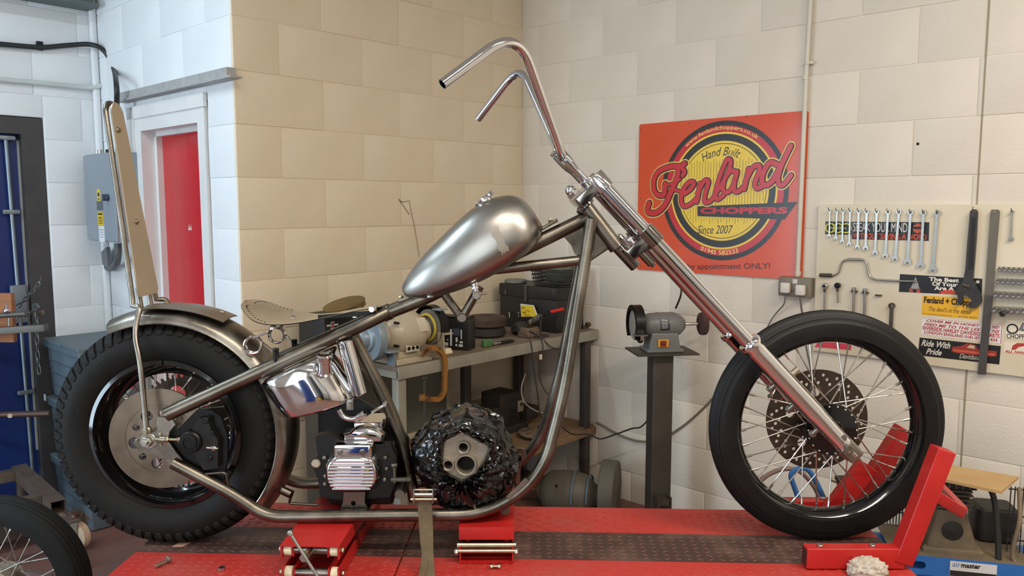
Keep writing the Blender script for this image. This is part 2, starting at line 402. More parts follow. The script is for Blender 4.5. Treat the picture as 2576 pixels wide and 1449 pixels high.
slab(mb, D_A - 0.02, D_A - 0.003, FO0 - 0.005, FO1 + 0.05, FOZ - 0.03, FOZ + 0.03); mb.build('architrave', WHITEGLOSS, dw)
mb = MB(FRAME); slab(mb, D_A - 0.045, D_A - 0.002, T_B - 0.03, FO1 + 0.10, FOZ + 0.06, FOZ + 0.105)
mb.box((D_A - 0.03, (T_B + FO1) / 2, FOZ + 0.062), (0.055, FO1 - T_B + 0.16, 0.008)); mb.build('lintel', M('dusty_angle_iron', (168, 168, 166), 0.6, 0.2, var=0.15, vs=20), dw, label='dusty steel lintel over the door')
p = ona(478, 572, D_A + 0.084); mb = MB(); ex, ey = -VA, ZV
random.seed(3)
for k in range(9):
    x = (k - 4) * 0.004; mb.plate([[(x - 0.002, -0.012 + random.uniform(-.004, .004)), (x + 0.0025, -0.014), (x + 0.001, 0.01 + random.uniform(-.012, .012))]], p, ex, ey, 0.0006)
mb.build('scratch', flat('bare_scratch', (225, 205, 200), 0.6), dw)
# ---- blue steel door
NAVY = M('navy_steel_door', (14, 40, 100), 0.42, 0, var=0.18, vs=2.5, bump=0.03, bs=30)
FRAMEG = M('dark_grey_frame', (66, 64, 64), 0.5, 0.2, var=0.15, vs=10)
GALV = M('galvanised', (136, 148, 154), 0.42, 0.8, var=0.15, vs=14)
bd = thing('door_2', 'navy blue steel door with a galvanised lock bar', 'door', rm(bd1 - 0.9, W_B, 0), THR); bd['kind'] = 'structure'; del bd['category']
mb = MB(FRAME); slab(mb, bd1 - 1.85, bd1 - 0.05, W_B + 0.075, W_B + 0.11, 0.0, BDZ - 0.09); mb.build('leaf', NAVY, bd, label='navy blue steel door leaf')
mb = MB(FRAME); slab(mb, bd1 - 0.055, bd1 + 0.045, W_B + 0.012, W_B + 0.12, 0, BDZ - 0.004); slab(mb, bd1 - 1.9, bd1 - 0.055, W_B + 0.012, W_B + 0.12, BDZ - 0.09, BDZ - 0.004); mb.build('frame', FRAMEG, bd, label='dark grey steel door frame')
for a in (bd1 - 0.36, bd1 - 0.62):                       # pressed ribs of the leaf
    mb = MB(FRAME); mb.box((a, W_B + 0.073, BDZ / 2 - .06), (0.05, 0.012, BDZ - 0.25), bev=0.005); mb.build('rib', NAVY, bd)
rod0 = onb(14, 345, W_B + 0.045); rod1 = onb(82, 1180, W_B + 0.045)
mb = MB(); mb.tube([Vector((rod1.x, rod1.y, rod0.z)), Vector((rod1.x, rod1.y, rod1.z))] if False else [rod0, rod1], 0.010, 10); rodp = mb.build('lock_bar', GALV, bd, label='galvanised lock bar')
for (px, py) in ((28, 533), (64, 986), (16, 347)):
    c = onb(px, py, W_B + 0.045); mb = MB(); mb.box(c, (0.075, 0.03, 0.022), (UA, VA, ZV), bev=0.003); mb.cyl(c - UA * 0.03 - VA * 0.02, c - UA * 0.03 + VA * 0.0, 0.006, 8); mb.cyl(c + UA * 0.03 - VA * 0.02, c + UA * 0.03, 0.006, 8); mb.build('guide', GALV, rodp)
c = onb(47, 748, W_B + 0.04); mb = MB(); mb.box(c - ZV * 0.035, (0.075, 0.035, 0.20), (UA, VA, ZV), bev=0.008); mb.build('lock_case', M('grey_lock', (120, 128, 134), 0.45, 0.3), bd)
mb = MB(FRAME); slab(mb, bd1 - 0.062, bd1 - 0.056, W_B + 0.055, W_B + 0.075, 0.3, BDZ - 0.12); mb.build('seal', flat('worn_seal', (170, 168, 160), 0.7), bd)
# ---- steel roof beam over the far left wall
b0 = onb(-60, -6, W_B - 0.10); b1 = onb(238, 14, W_B - 0.10); zb = b1.z
mb = MB(FRAME)
a1 = b1.dot(UA)
slab(mb, ROOM_A0, a1, W_B - 0.16, W_B - 0.004, zb - 0.015, zb + 0.0); slab(mb, ROOM_A0, a1, W_B - 0.09, W_B - 0.08, zb, zb + 0.2); slab(mb, ROOM_A0, a1, W_B - 0.16, W_B - 0.004, zb + 0.2, zb + 0.215)
solo(mb, 'roof_beam', M('grey_green_beam', (92, 104, 102), 0.55, 0.1, var=0.12), 'grey-green steel beam along the top of the white wall', 'beam')
# ---- white corner strip between the two white walls
mb = MB(FRAME); mb.box((D_A - 0.019, W_B - 0.019, CEIL / 2), (0.034, 0.034, CEIL - .01), bev=0.012); struct(solo(mb, 'trim_1', P_WHITE, 'white boxed strip in the corner of the white walls', 'trim'))
# ---- fluorescent fittings on the ceiling
FIT = flat('fitting_white', (225, 225, 222), 0.4)
for (tx, ty), tr, tpow, tcol, tl_ in TUBES:
    f = thing('fluorescent_light', 'white fluorescent batten on the ceiling ' + tl_, 'lamp', (tx, ty, CEIL - 0.14), tr, 'fluorescent battens on the ceiling')
    TXF = Matrix.Translation((tx, ty, 0)) @ Matrix.Rotation(tr, 4, 'Z'); mb = MB(TXF); mb.box((0, 0, CEIL - 0.07), (1.56, 0.16, 0.13), bev=0.01); mb.build('housing', FIT, f)
    for sx in (-1, 1):
        mb = MB(TXF); mb.box((sx * .765, 0, CEIL - 0.15), (0.03, 0.14, 0.05), bev=0.005); mb.build('end_cap', FIT, f)
# ---- black armoured cable and painted pipe on the far left wall
CABLE = M('black_cable', (34, 38, 40), 0.45)
def wcurve(pts, seg=6):
    pts = [Vector(p) for p in pts]; out = []
    for i in range(len(pts) - 1):
        p0 = pts[max(i - 1, 0)]; p1 = pts[i]; p2 = pts[i + 1]; p3 = pts[min(i + 2, len(pts) - 1)]
        for k in range(seg):
            t = k / seg; out.append(0.5 * ((2 * p1) + (p2 - p0) * t + (2 * p0 - 5 * p1 + 4 * p2 - p3) * t * t + (3 * p1 - p0 - 3 * p2 + p3) * t ** 3))
    out.append(pts[-1]); return out
cb = [onb(-60, 108, W_B - 0.02), onb(0, 111, W_B - 0.02), onb(100, 119, W_B - 0.022), onb(170, 114, W_B - 0.03), onb(228, 112, W_B - 0.06), onb(262, 128, W_B - 0.12), onb(285, 170, W_B - 0.18), ona(293, 215, D_A - 0.10), ona(294, 270, D_A - 0.09), ona(296, 340, D_A - 0.09), ona(298, 380, D_A - 0.09)]
cv = thing('armoured_cable', 'thick black cable running along the white wall into the grey box', 'cable', cb[2])
mb = MB(); mb.tube(wcurve(cb), 0.013, 10); mb.build('sheath', CABLE, cv)
c = onb(101, 115, W_B - 0.02); mb = MB(); mb.box(c + VA * .008, (0.03, 0.02, 0.045), (UA, VA, ZV), bev=0.004); mb.build('clip', SATBLK, cv)
mb = MB(); mb.tube(wcurve([onb(-60, 190, W_B - 0.016), onb(0, 200, W_B - 0.016), onb(100, 209, W_B - 0.016), onb(200, 219, W_B - 0.018), onb(235, 220, W_B - 0.03), onb(262, 213, W_B - 0.05)]), 0.013, 10)
solo(mb, 'painted_pipe', M('dirty_white_pipe', (196, 202, 200), 0.45, 0, var=0.1), 'white painted pipe low beneath the black cable', 'pipe')
# ---- grey electrical cabinet
EGREY = M('cabinet_grey', (142, 150, 158), 0.42, 0, var=0.04, vs=5)
fa = D_A - 0.115
q0 = ona(213, 390, fa); q1 = ona(291, 383, fa); qb = ona(228, 605, fa)
b_hi, b_lo, zt, zbm = q0.dot(VA), q1.dot(VA), q0.z, qb.z
ec = thing('electrical_cabinet', 'grey metal electrical cabinet with warning stickers on the white wall', 'cabinet', rm(fa + .1, (b_hi + b_lo) / 2, zbm), THR)
mb = MB(FRAME); mb.box((D_A - 0.0585, (b_hi + b_lo) / 2, (zt + zbm) / 2), (0.113, b_hi - b_lo, zt - zbm), bev=0.006); mb.build('body', EGREY, ec)
mb = MB(FRAME); mb.box((fa - 0.006, (b_hi + b_lo) / 2, (zt + zbm) / 2), (0.012, b_hi - b_lo - 0.012, zt - zbm - 0.012), bev=0.003); lid = mb.build('cover', EGREY, ec)
def sticker(px, py, w_, h_, col, nm, rows, tcol=(40, 36, 20)):
    w_ *= 1.5; c = ona(px, py, fa - 0.0125); mb = MB(); mb.box(c, (0.001, w_, h_), (UA, VA, ZV)); o = mb.build('sticker', flat('sticker_' + nm, col, 0.5), ec)
    mb = MB()
    for z, ww, hh in rows: mb.box(c - UA * 0.0008 + ZV * (z * h_), (0.0006, w_ * ww, h_ * hh), (UA, VA, ZV))
    if rows: mb.build('print', flat('print_' + nm, tcol, 0.6), o)
sticker(248, 491, 0.028, 0.062, (226, 190, 40), 'yellow', [(0.05, .5, .3), (-.3, .7, .05), (-.38, .6, .04)])
sticker(251, 517, 0.056, 0.048, (92, 98, 104), 'grey', [])
sticker(253, 551, 0.048, 0.072, (226, 190, 40), 'yellow2', [(.36, .8, .12), (.12, .7, .05), (0, .7, .05), (-.15, .75, .05), (-.3, .7, .05)])
sticker(256, 588, 0.050, 0.085, (226, 228, 230), 'white', [(.25, .8, .04), (.1, .7, .03), (-.05, .8, .03), (-.2, .6, .03)], (120, 124, 130))
c = ona(272, 497, fa - 0.014); mb = MB(); mb.cyl(c + UA * .002, c - UA * 0.018, 0.017, 14, 0.003); mb.box(c - UA * 0.022, (0.016, 0.012, 0.034), (UA, VA, ZV), bev=0.003); mb.build('knob', flat('blue_grey_knob', (52, 66, 86), 0.4), ec)
for px in (252, 272):
    c = ona(px, 381, D_A - 0.09); mb = MB(); mb.cyl(c - ZV * .02, c + ZV * 0.01, 0.012, 10); mb.build('gland', ZINC if px < 260 else SATBLK, ec)
mb = MB(); mb.tube(wcurve([ona(296, 612, D_A - .08), ona(297, 640, D_A - .08), ona(293, 662, D_A - .07), ona(281, 674, D_A - .04), ona(270, 672, D_A - .02)]), 0.018, 10)
mb.build('conduit', M('grey_conduit', (86, 88, 90), 0.5), ec, label='grey bent conduit under the cabinet')
c = ona(273, 648, D_A - .03); mb = MB(); mb.plate([[(-.045, .03), (.03, .06), (.04, -.05), (-.04, -.04)]], c, -VA, ZV, 0.02); mb.build('bracket', M('grey_bracket', (110, 112, 114), .5), ec)
# ================================================================ the motorcycle
bike = thing('motorcycle', 'unfinished bare-metal chopper motorcycle standing on the red lift', 'motorcycle', (0, BY, LZ))
YV = Vector((0, 1, 0))
def mir(p): return Vector((p.x, 2 * BY - p.y, p.z))
RW = Vector((-0.987, BY, LZ + 0.330)); FW = Vector((0.915, BY, LZ + 0.341))
# ---------- rear wheel
def ring_prof(mb, c, prof, n=72, axis=(0, 1, 0)): mb.lathe(prof, c, axis, n, closed=True)
mb = MB()                                                # black steel rim, 16 inch
ring_prof(mb, RW, [(0.204, -0.062), (0.216, -0.058), (0.217, -0.052), (0.206, -0.049), (0.200, -0.040), (0.198, -0.030), (0.186, -0.022), (0.178, -0.012), (0.177, 0.012), (0.186, 0.022), (0.198, 0.030), (0.200, 0.040), (0.206, 0.049), (0.217, 0.052), (0.216, 0.058), (0.204, 0.062), (0.196, 0.050), (0.193, 0.036), (0.180, 0.026), (0.170, 0.014), (0.170, -0.014), (0.180, -0.026), (0.193, -0.036), (0.196, -0.050)], 80)
rear = mb.build('rear_wheel', GLOSSBLK, bike, label='black spoked rear wheel with a wide treaded tyre')
mb = MB()
side = [(0.212, 0.050), (0.222, 0.058), (0.240, 0.067), (0.262, 0.071), (0.282, 0.069), (0.298, 0.063), (0.310, 0.054), (0.317, 0.042), (0.321, 0.025), (0.323, 0.0)]
prof = [(r, -h) for r, h in side] + [(r, h) for r, h in reversed(side[:-1])] + [(0.214, 0.040), (0.214, -0.040)]
ring_prof(mb, RW, prof, 96)
NL = 64
for i in range(NL):                                      # tread lugs: wedge blocks over both shoulders and zigzag blocks on the crown
    for sgn in (-1, 1):
        a = 2 * PI * (i + (0.5 if sgn > 0 else 0)) / NL; da = 2 * PI / NL
        def P(r, h, aa): return RW + Vector((math.cos(aa) * r, h, math.sin(aa) * r))
        w0, w1 = da * .37, da * .22
        rows = [(0.2915, 0.0682, 0.62), (0.302, 0.0668, .92), (0.3145, 0.056, 1), (0.3225, 0.046, 1), (0.328, 0.034, .9), (0.3295, 0.020, .85)]
        for (ra, ha, wa), (rb, hb, wb) in zip(rows, rows[1:]):
            A = [P(ra, sgn * ha, a - w0 * wa), P(ra, sgn * ha, a + w0 * wa), P(rb, sgn * hb, a + w0 * wb), P(rb, sgn * hb, a - w0 * wb)]
            B = [P(ra - .009, sgn * (ha - .006), a - w0 * wa), P(ra - .009, sgn * (ha - .006), a + w0 * wa), P(rb - .009, sgn * (hb - .006), a + w0 * wb), P(rb - .009, sgn * (hb - .006), a - w0 * wb)]
            mb.add(A + B, [(0, 1, 2, 3), (0, 4, 5, 1), (1, 5, 6, 2), (2, 6, 7, 3), (3, 7, 4, 0)], False)
        c = P(0.3255, sgn * 0.010, a + da * .25); t = Vector((-math.sin(a), 0, math.cos(a))); r_ = Vector((math.cos(a), 0, math.sin(a)))
        tt = (t + YV * 0.5 * sgn).normalized(); mb.box(c, (0.020, 0.014, 0.009), (tt, tt.cross(r_), r_))
for k, (a, txt_, wd) in enumerate(((168, 'AVON', 0.06), (140, 'AM', 0.02), (122, '5.00-16', 0.075))):
    am = math.radians(a)
    letter(mb, txt_, RW + YV * -0.0712, (1, 0, 0), (0, 0, 1), wd, 0.013, arc=(0.256, am, 1))
mb.build('tyre', RUBBER, rear, label='wide black tyre with wedge-shaped tread lugs')
mb = MB(); mb.cyl(RW - YV * .075, RW + YV * .075, 0.030, 24, .004); mb.cyl(RW - YV * .062, RW - YV * .056, 0.052, 32, .002); mb.cyl(RW + YV * .056, RW + YV * .062, 0.052, 32, .002); mb.build('hub', ALLOY, rear)
def spokes(parent, c, n, r_h, r_r, yh, cross, rad=0.0017):
    b = MB(); b.tube([(0, 0, 0), (0, 0, 1)], rad, 6); me = b.mesh('spoke', ZINC)
    nb = MB(); nb.cyl((0, 0, 0), (0, 0, 0.02), rad * 1.9, 6); nme = nb.mesh('spoke', ZINC)
    for i in range(n):
        sgn = -1 if i % 2 else 1; pair = (i // 2) % 2; ar = 2 * PI * (i + .5) / n; ah = ar + (cross if pair else -cross)
        p = c + Vector((math.cos(ah) * r_h, sgn * yh, math.sin(ah) * r_h)); q = c + Vector((math.cos(ar) * r_r, sgn * 0.006, math.sin(ar) * r_r))
        d = q - p; L = d.length; x, y, z = rot_to(d)
        sb = MB(); sb.tube([p, q], rad, 6); sb.cyl(q - z * 0.022, q + z * 0.004, rad * 2.0, 6); sb.build('spoke', ZINC, parent)
spokes(rear, RW, 40, 0.046, 0.176, 0.058, 0.85)
# brake disc with alternating holes, sprocket behind
DC = RW - YV * 0.088
holes = [circ(math.cos(math.radians(36 * k + 118)) * 0.072, math.sin(math.radians(36 * k + 118)) * 0.072, 0.017 if k % 2 == 0 else 0.0105, 18) for k in range(10)]
holes += [circ(math.cos(math.radians(72 * k + 90)) * 0.042, math.sin(math.radians(72 * k + 90)) * 0.042, 0.004, 8) for k in range(5)]
mb = MB(); mb.plate([circ(0, 0, 0.143, 80)] + holes + [circ(0, 0, 0.028, 32)], DC, (1, 0, 0), (0, 0, 1), 0.006, mid=True)
mb.lathe([(0.096, -0.0032), (0.0965, -0.0042), (0.0975, -0.0042), (0.098, -0.0032)], DC, (0, 1, 0), 64, cap=False); disc = mb.build('brake_disc', DISCM, rear, label='plain steel rear brake disc with round holes', angle=30)
SP = RW + YV * 0.085; out = []
nt = 51
for k in range(nt):
    for (f, r) in ((0.0, .135), (0.22, .137), (0.4, .147), (0.6, .147), (0.78, .137)): out.append((math.cos(2 * PI * (k + f) / nt) * r, math.sin(2 * PI * (k + f) / nt) * r))
mb = MB(); mb.plate([out] + [circ(math.cos(2 * PI * k / 7) * 0.088, math.sin(2 * PI * k / 7) * 0.088, 0.026, 16) for k in range(7)] + [circ(0, 0, .03, 24)], SP, (1, 0, 0), (0, 0, 1), 0.006); mb.build('sprocket', M('dark_sprocket', (92, 84, 76), 0.45, 0.9), rear, label='toothed rear sprocket')
# ---------- frame
fr = MB()
ax_u = bk(418, 1043, -.128); ax_l = bk(436, 1164, -.132)
J = bk(972, 787, 0)
up = [ax_u, bk(930, 808, -.030), bk(974, 786, -.012)]
low = [ax_l, bk(592, 1246, -.132), bk(668, 1300, -.132), bk(1232, 1293, -.132), bk(1364, 1196, -.130), bk(1420, 985, -.098), bk(1488, 552, -.030)]
rl = rnd(low, [.12, .09, .10, .16, .10], 8)
for pts, r in ((rnd(up, .1), .0195), (rl, .0172)):
    fr.tube(pts, r, 16, hollow=.003)
    fr.tube([mir(Vector(p)) for p in pts], r, 16, hollow=.003)
bb = [bk(962, 791, 0), bk(1062, 752, 0), bk(1478, 548, 0)]; fr.tube(bb, .0205, 18)
fr.cyl(bk(962, 791, 0), bk(984, 782, 0), .0235, 18, .002)
fr.tube(rnd([bk(886, 842, 0), bk(1000, 1062, 0), bk(1044, 1258, 0)], .12), .0185, 16)                 # seat post
ht0 = bk(1466, 512, 0); ht1 = bk(1552, 624, 0); fr.cyl(ht0, ht1, .0225, 20, .002)
fr.tube([bk(1240, 678, 0), bk(1470, 654, 0)], .0150, 14); fr.tube([bk(1480, 655, 0), bk(1538, 616, 0)], .006, 10)
fr.tube([bk(1116, 738, 0), bk(1160, 797, 0)], .0125, 12); fr.tube([bk(1208, 720, 0), bk(1164, 797, 0)], .0125, 12); fr.cyl(bk(1162, 800, -.02), bk(1162, 800, .02), .0135, 16, .002)
fr.tube([bk(1005, 1246, -.14) + Vector((0, .004, 0)), mir(bk(1005, 1246, -.14))], .014, 12)
fr.tube([bk(1270, 1283, -.13), mir(bk(1270, 1283, -.13))], .014, 12)
frame = fr.build('frame', TUBE, bike, label='oiled bare steel hardtail frame')
ex, ez = Vector((1, 0, 0)), Vector((0, 0, 1))
def poly_bk(pxs, y): 
    ps = [bk(a, b, y) for a, b in pxs]; return [(p.x, p.z) for p in ps], Vector((0, BY + y, 0))
def pl(mb, pxs, y, th):
    l, o = poly_bk(pxs, y); mb.plate([l], o, ex, ez, th)     # thickness runs towards the camera
mb = MB(); pl(mb, [(398, 1046), (436, 1052), (444, 1066), (430, 1083), (424, 1104), (446, 1136), (468, 1162), (440, 1174), (404, 1142), (350, 1128), (338, 1112), (350, 1096), (372, 1090), (396, 1078)], -.120, .008)
ap = mb.build('axle_plate', STEEL, frame)
mb = MB(); ps = [bk(a, b, .128) for a, b in ()]
l, o = poly_bk([(398, 1046), (436, 1052), (444, 1066), (430, 1083), (424, 1104), (446, 1136), (468, 1162), (440, 1174), (404, 1142), (350, 1128), (338, 1112), (350, 1096), (372, 1090), (396, 1078)], -.120)
mb.plate([l], Vector((0, BY + .12, 0)), ex, ez, .008); mb.build('axle_plate', TUBE, frame)
mb = MB(); pl(mb, [(1392, 584), (1420, 566), (1466, 548), (1468, 600), (1462, 640), (1446, 640), (1436, 616), (1420, 598)], -.004, .004); mb.build('gusset', TUBE, frame)
mb = MB(); pl(mb, [(1496, 560), (1534, 608), (1524, 625), (1490, 646)], -.004, .004); mb.build('gusset', TUBE, frame)
mb = MB(); pl(mb, [(1273, 1247), (1322, 1200), (1331, 1208), (1281, 1256)], -.147, .006)
for q in ((1287, 1243), (1317, 1212)): c = bk(q[0], q[1], -.153); mb.cyl(c, c - YV * .003, .004, 10)
mb.build('mount_tab', STEEL, frame)
mb = MB(); a = bk(1040, 1137, -.03); b = bk(1062, 1146, -.06); mb.tube([a, b], .008, 10); mb.build('stub', TUBE, frame)
mb = MB(); mb.tube(rnd([bk(518, 1192, -.135), bk(568, 1188, -.14), bk(577, 1230, -.135)], .012), .0035, 8); mb.build('bracket', TUBE, frame)
mb = MB(); c = bk(1308, 1143, .06); mb.plate([circ(0, 0, .02, 16) , circ(0, 0, .006, 10)], c, ex, ez, .005); mb.plate([[(-.02, .0), (.008, 0), (.004, -.09), (-.008, -.09)]], c - ex * .004, ex, ez, .005); mb.build('engine_mount', STEEL, frame)
mb = MB(); a = bk(702, 1229, -.02); b = bk(732, 1243, -.02); mb.cyl(a, b, .0125, 16, .001); mb.build('mudguard_boss', TUBE, frame)
mb = MB(); mb.tube(rnd([bk(738, 1234, -.02), bk(726, 1266, -.02), bk(800, 1270, -.02)], .01), .004, 8); mb.build('stay', TUBE, frame)
# axle hardware
ax = bk(371, 1110, -.135); AX = Vector((RW.x, 0, RW.z))
mb = MB(); c0 = Vector((ax.x, BY - .128, ax.z)); mb.cyl(c0, c0 - YV * .004, .022, 24, .001); mb.hexn(c0 - YV * .004, c0 - YV * .020, .0165); mb.cyl(c0 - YV * .02, c0 - YV * .030, .0085, 16, .001); mb.build('axle_nut', ZINC, bike)
mb = MB(); mb.cyl(RW - YV * .13, RW + YV * .135, .0095, 14); mb.build('axle', ZINC, bike)
mb = MB(); a = bk(392, 1105, -.135); b = bk(452, 1106, -.135); mb.cyl(a, b, .0042, 10); d = (b - a).normalized(); mb.hexn(b - d * .006, b + d * .002, .008); mb.hexn(a + d * .026, a + d * .036, .010); mb.cyl(a + d * .012, a + d * .026, .0085, 12); mb.build('chain_adjuster', BRASSY, bike)
for q in ((345, 1106), (404, 1091), (407, 1118)):
    c = bk(q[0], q[1], -.126); mb = MB(); mb.cyl(c, c - YV * .008, .004, 8, .001); mb.build('bolt', BRASSY, bike)
# rear caliper
cal = MB(); pl(cal, [(428, 1102), (452, 1076), (480, 1048), (500, 1028), (540, 1030), (560, 1046), (576, 1090), (576, 1150), (566, 1206), (520, 1206), (480, 1188), (462, 1160), (440, 1132)], -.100, .014)
cal = cal.build('brake_caliper', SATBLK, bike, label='black rear brake caliper and bracket')
mb = MB(); c = bk(490, 1104, -.114); mb.cyl(c, c - YV * .036, .030, 28, .004); mb.lathe([(.0205, 0), (.0205, .004), (.017, .0045), (.017, .001)], c - YV * .036, (0, -1, 0), 24); mb.build('piston_housing', SATBLK, cal)
mb = MB(); pl(mb, [(494, 1068), (508, 1046), (530, 1048), (540, 1078), (556, 1100), (556, 1170), (520, 1176), (500, 1140), (492, 1100)], -.114, .024); mb.build('body', CASTBLK, cal)
for q, s in (((518, 1057), .009), ((534, 1088), .006), ((527, 1152), .009)): c = bk(q[0], q[1], -.138); mb = MB(); mb.cyl(c + YV * .004, c - YV * .006, s, 14, .0015); mb.build('bolt', SATBLK, cal)
mb = MB(); a = bk(520, 1126, -.142); b = bk(549, 1128, -.142); mb.cyl(a, b, .0035, 10); mb.hexn(a + (b - a) * .45, a + (b - a) * .8, .007); mb.build('bleed_nipple', ZINC, cal)
# ---------- rear mudguard
def arc_sheet(mb, c, R, a0, a1, half, drop, n=48, m=14, th=.002):
    for t_ in (0, -th):
        rows = []
        for i in range(n + 1):
            a = math.radians(a0 + (a1 - a0) * i / n); row = []
            for k in range(m + 1):
                s_ = -1 + 2 * k / m; y = half * math.sin(s_ * PI / 2); rr = R + t_ - drop * (1 - math.cos(s_ * PI / 2) ** .8 if abs(s_) < 1 else 1)
                row.append(c + Vector((math.cos(a) * rr, y, math.sin(a) * rr)))
            rows.append(row)
        mb.grid(rows)
mb = MB(); arc_sheet(mb, RW, .363, 115, -41, .077, .040)
fen = mb.build('mudguard', STEEL, bike, label='raw steel rear mudguard')
for s_ in (-1, 1):                                        # wired edge
    mb = MB(); mb.tube([RW + Vector((math.cos(math.radians(115 - 156 * i / 40)) * .3235, s_ * .0765, math.sin(math.radians(115 - 156 * i / 40)) * .3235)) for i in range(41)], .0028, 6); mb.build('rolled_edge', STEEL, fen)
mb = MB(); rows = []
for t_ in (0, .002):
    rows = []
    for i in range(19):
        a = math.radians(98 - 37 * i / 18); row = []
        wd = .062 + .004 * math.sin(PI * i / 18)
        lift_ = .006 + .008 * (i / 18) ** 2
        for k in range(9):
            s_ = -1 + k / 4; row.append(RW + Vector((math.cos(a) * (.363 + lift_ + t_ - .008 * s_ * s_), s_ * wd, math.sin(a) * (.363 + lift_ + t_ - .008 * s_ * s_))))
        rows.append(row)
    mb.grid(rows)
pd = mb.build('pillion_plate', M('brown_steel_plate', (150, 136, 122), 0.42, 0.85, var=.2, vs=8), bike, label='curved steel pillion plate over the mudguard')
for aq, lq in ((90.5, .371), (66, .374)): d = Vector((math.cos(math.radians(aq)), 0, math.sin(math.radians(aq)))); c = RW + d * lq; mb = MB(); mb.cyl(c - d * .012, c + d * .001, .011, 14, .001); mb.hexn(c, c + d * .007, .008); mb.build('bolt', BRASSY, pd)
# ---------- sissy bar: hoop, uprights, pad plate
hw = lambda t: .030 + .035 * (1 - t)
P0 = bk(372, 742, 0); P1 = bk(288, 256, 0)
axd = (P1 - P0).normalized(); nrm_ = axd.cross(YV).normalized(); nrm_ = nrm_ if nrm_.x > 0 else -nrm_
sis = MB(); near = [bk(369, 1086, -.150), bk(352, 905, -.135), bk(337, 838, -.112), bk(353, 772, -.086)]
L_ = (P1 - P0).length
hoop = [P0 + axd * -.02 + YV * -.074 - nrm_ * .012] 
for k in range(0, 9): t = k / 8; hoop.append(P0 + axd * (L_ * .93 * t) + YV * -(.068 - .032 * t) - nrm_ * .012)
for k in range(1, 8): a = PI * k / 8; hoop.append(P0 + axd * (L_ * .93 + .036 * math.sin(a)) + YV * -(.036 * math.cos(a)) - nrm_ * .012)
full = near + hoop; half_n = len(near) + 10
pts = full + [mir(p) for p in reversed(near + hoop[:10])]
sis.tube(rnd(pts[:5], .05) + pts[5:-5] + rnd(pts[-5:], .05), .0075, 12)
si = sis.build('sissy_bar', STEEL, bike, label='tall steel sissy bar')
mb = MB(); L0 = []
n = 12
outl = [(-.062, .012), (-.054, .0), (.054, .0), (.062, .012)]
for k in range(1, 9): t = k / 8; outl.append((.062 - .028 * t, .012 + (L_ - .05) * t))
for k in range(1, 8): a = PI * k / 8; outl.append((.034 * math.cos(a), L_ - .038 + .036 * math.sin(a)))
for k in range(8, 0, -1): t = k / 8; outl.append((-(.062 - .028 * t), .012 + (L_ - .05) * t))
mb.plate([outl], P0, YV if nrm_.dot(YV.cross(axd)) > 0 else -YV, axd, .004)
pdp = mb.build('pad_plate', M('tan_satin_steel', (186, 172, 150), 0.44, 0.6, var=.07, vs=5), si, label='tapered satin steel back plate')
for q in ((297, 327), (343, 558)):
    r0 = ray(*q); t = (P0 + nrm_ * .004 - CAM).dot(nrm_) / r0.dot(nrm_); c = CAM + r0 * t
    mb = MB(); mb.cyl(c, c + nrm_ * .004, .008, 12, .001); mb.hexn(c + nrm_ * .003, c + nrm_ * .009, .0055); mb.build('bolt', BRASSY, si)
mb = MB(); mb.lathe([(.034, 0), (.034, .006)], P0 + axd * (L_ - .04), -nrm_, 16); mb.v = []; mb.f = []; mb.sm = []
for s_ in (-1, 1): mb = MB(); mb.tube([P0 + axd * .025 + YV * s_ * .030 - nrm_ * .010, Vector((P0.x - .006, BY + s_ * .03, RW.z + .352))], .007, 10); mb.build('strut', STEEL, si)
for s_ in (-1, 1):
    mb = MB(); c = bk(368, 1084, -.150); c = c if s_ < 0 else mir(c); mb.cyl(c - YV * s_ * .012, c + YV * s_ * .004, .0125, 16, .002); mb.hexn(c + YV * s_ * .004, c + YV * s_ * .012, .008); mb.build('bolt', BRASSY, si)
# ---------- seat pan with springs
S0 = bk(622, 800, 0); S1 = bk(962, 772, 0); sd = (S1 - S0); SL = sd.length; sd.normalize(); su = sd.cross(YV); su = su if su.z > 0 else -su
wtab = [(0, .0), (.02, .06), (.06, .098), (.14, .132), (.24, .142), (.36, .118), (.5, .074), (.65, .044), (.8, .034), (.97, .030), (1, .02)]
htab = [(0, .030), (.06, .016), (.16, -.008), (.3, -.020), (.45, -.020), (.6, -.012), (.8, -.002), (1, .004)]
mb = MB()
for t_ in (0, .0022):
    rows = []
    for i in range(41):
        s_ = (i / 40) ** 1.3; wd = smooth_tab(wtab, s_); hh = smooth_tab(htab, s_); row = []
        dish = .022 * max(0, 1 - s_ * 1.6)
        for k in range(17):
            q = -1 + k / 8; row.append(S0 + sd * (SL * s_) + YV * (q * wd) + su * (hh + dish * q * q - t_))
        rows.append(row)
    mb.grid(rows)
seat = mb.build('seat_pan', M('seat_steel', (206, 196, 176), 0.42, 0.85, var=.06, vs=6), bike, label='bare steel solo seat pan', angle=60)
for i in range(15):                                        # stitch holes round the rim
    s_ = .012 + .0035 * i * i * .28 if i else .012
    if s_ > .42: break
    for sg in (-1, 1):
        wd = smooth_tab(wtab, s_) - .012; hh = smooth_tab(htab, s_) + .022 * max(0, 1 - s_ * 1.6) * (wd / max(.02, wd + .012)) ** 2
        if wd < .01: continue
        c = S0 + sd * (SL * s_ + .012) + YV * sg * wd + su * (hh + .0012); mb = MB(); mb.lathe([(.0026, -.001), (.0026, .0005)], c, su, 8); mb.build('stitch_hole', DARKHOLE, seat)
for q, y in (((687, 823), -.08), ((736, 798), .07), ((894, 793), -.012)):
    c = bk(q[0], q[1], y); mb = MB(); mb.lathe([(.011, -.006), (.010, .001), (.005, .005), (0, .006)], c, su, 14); mb.build('rivet', ZINC, seat)
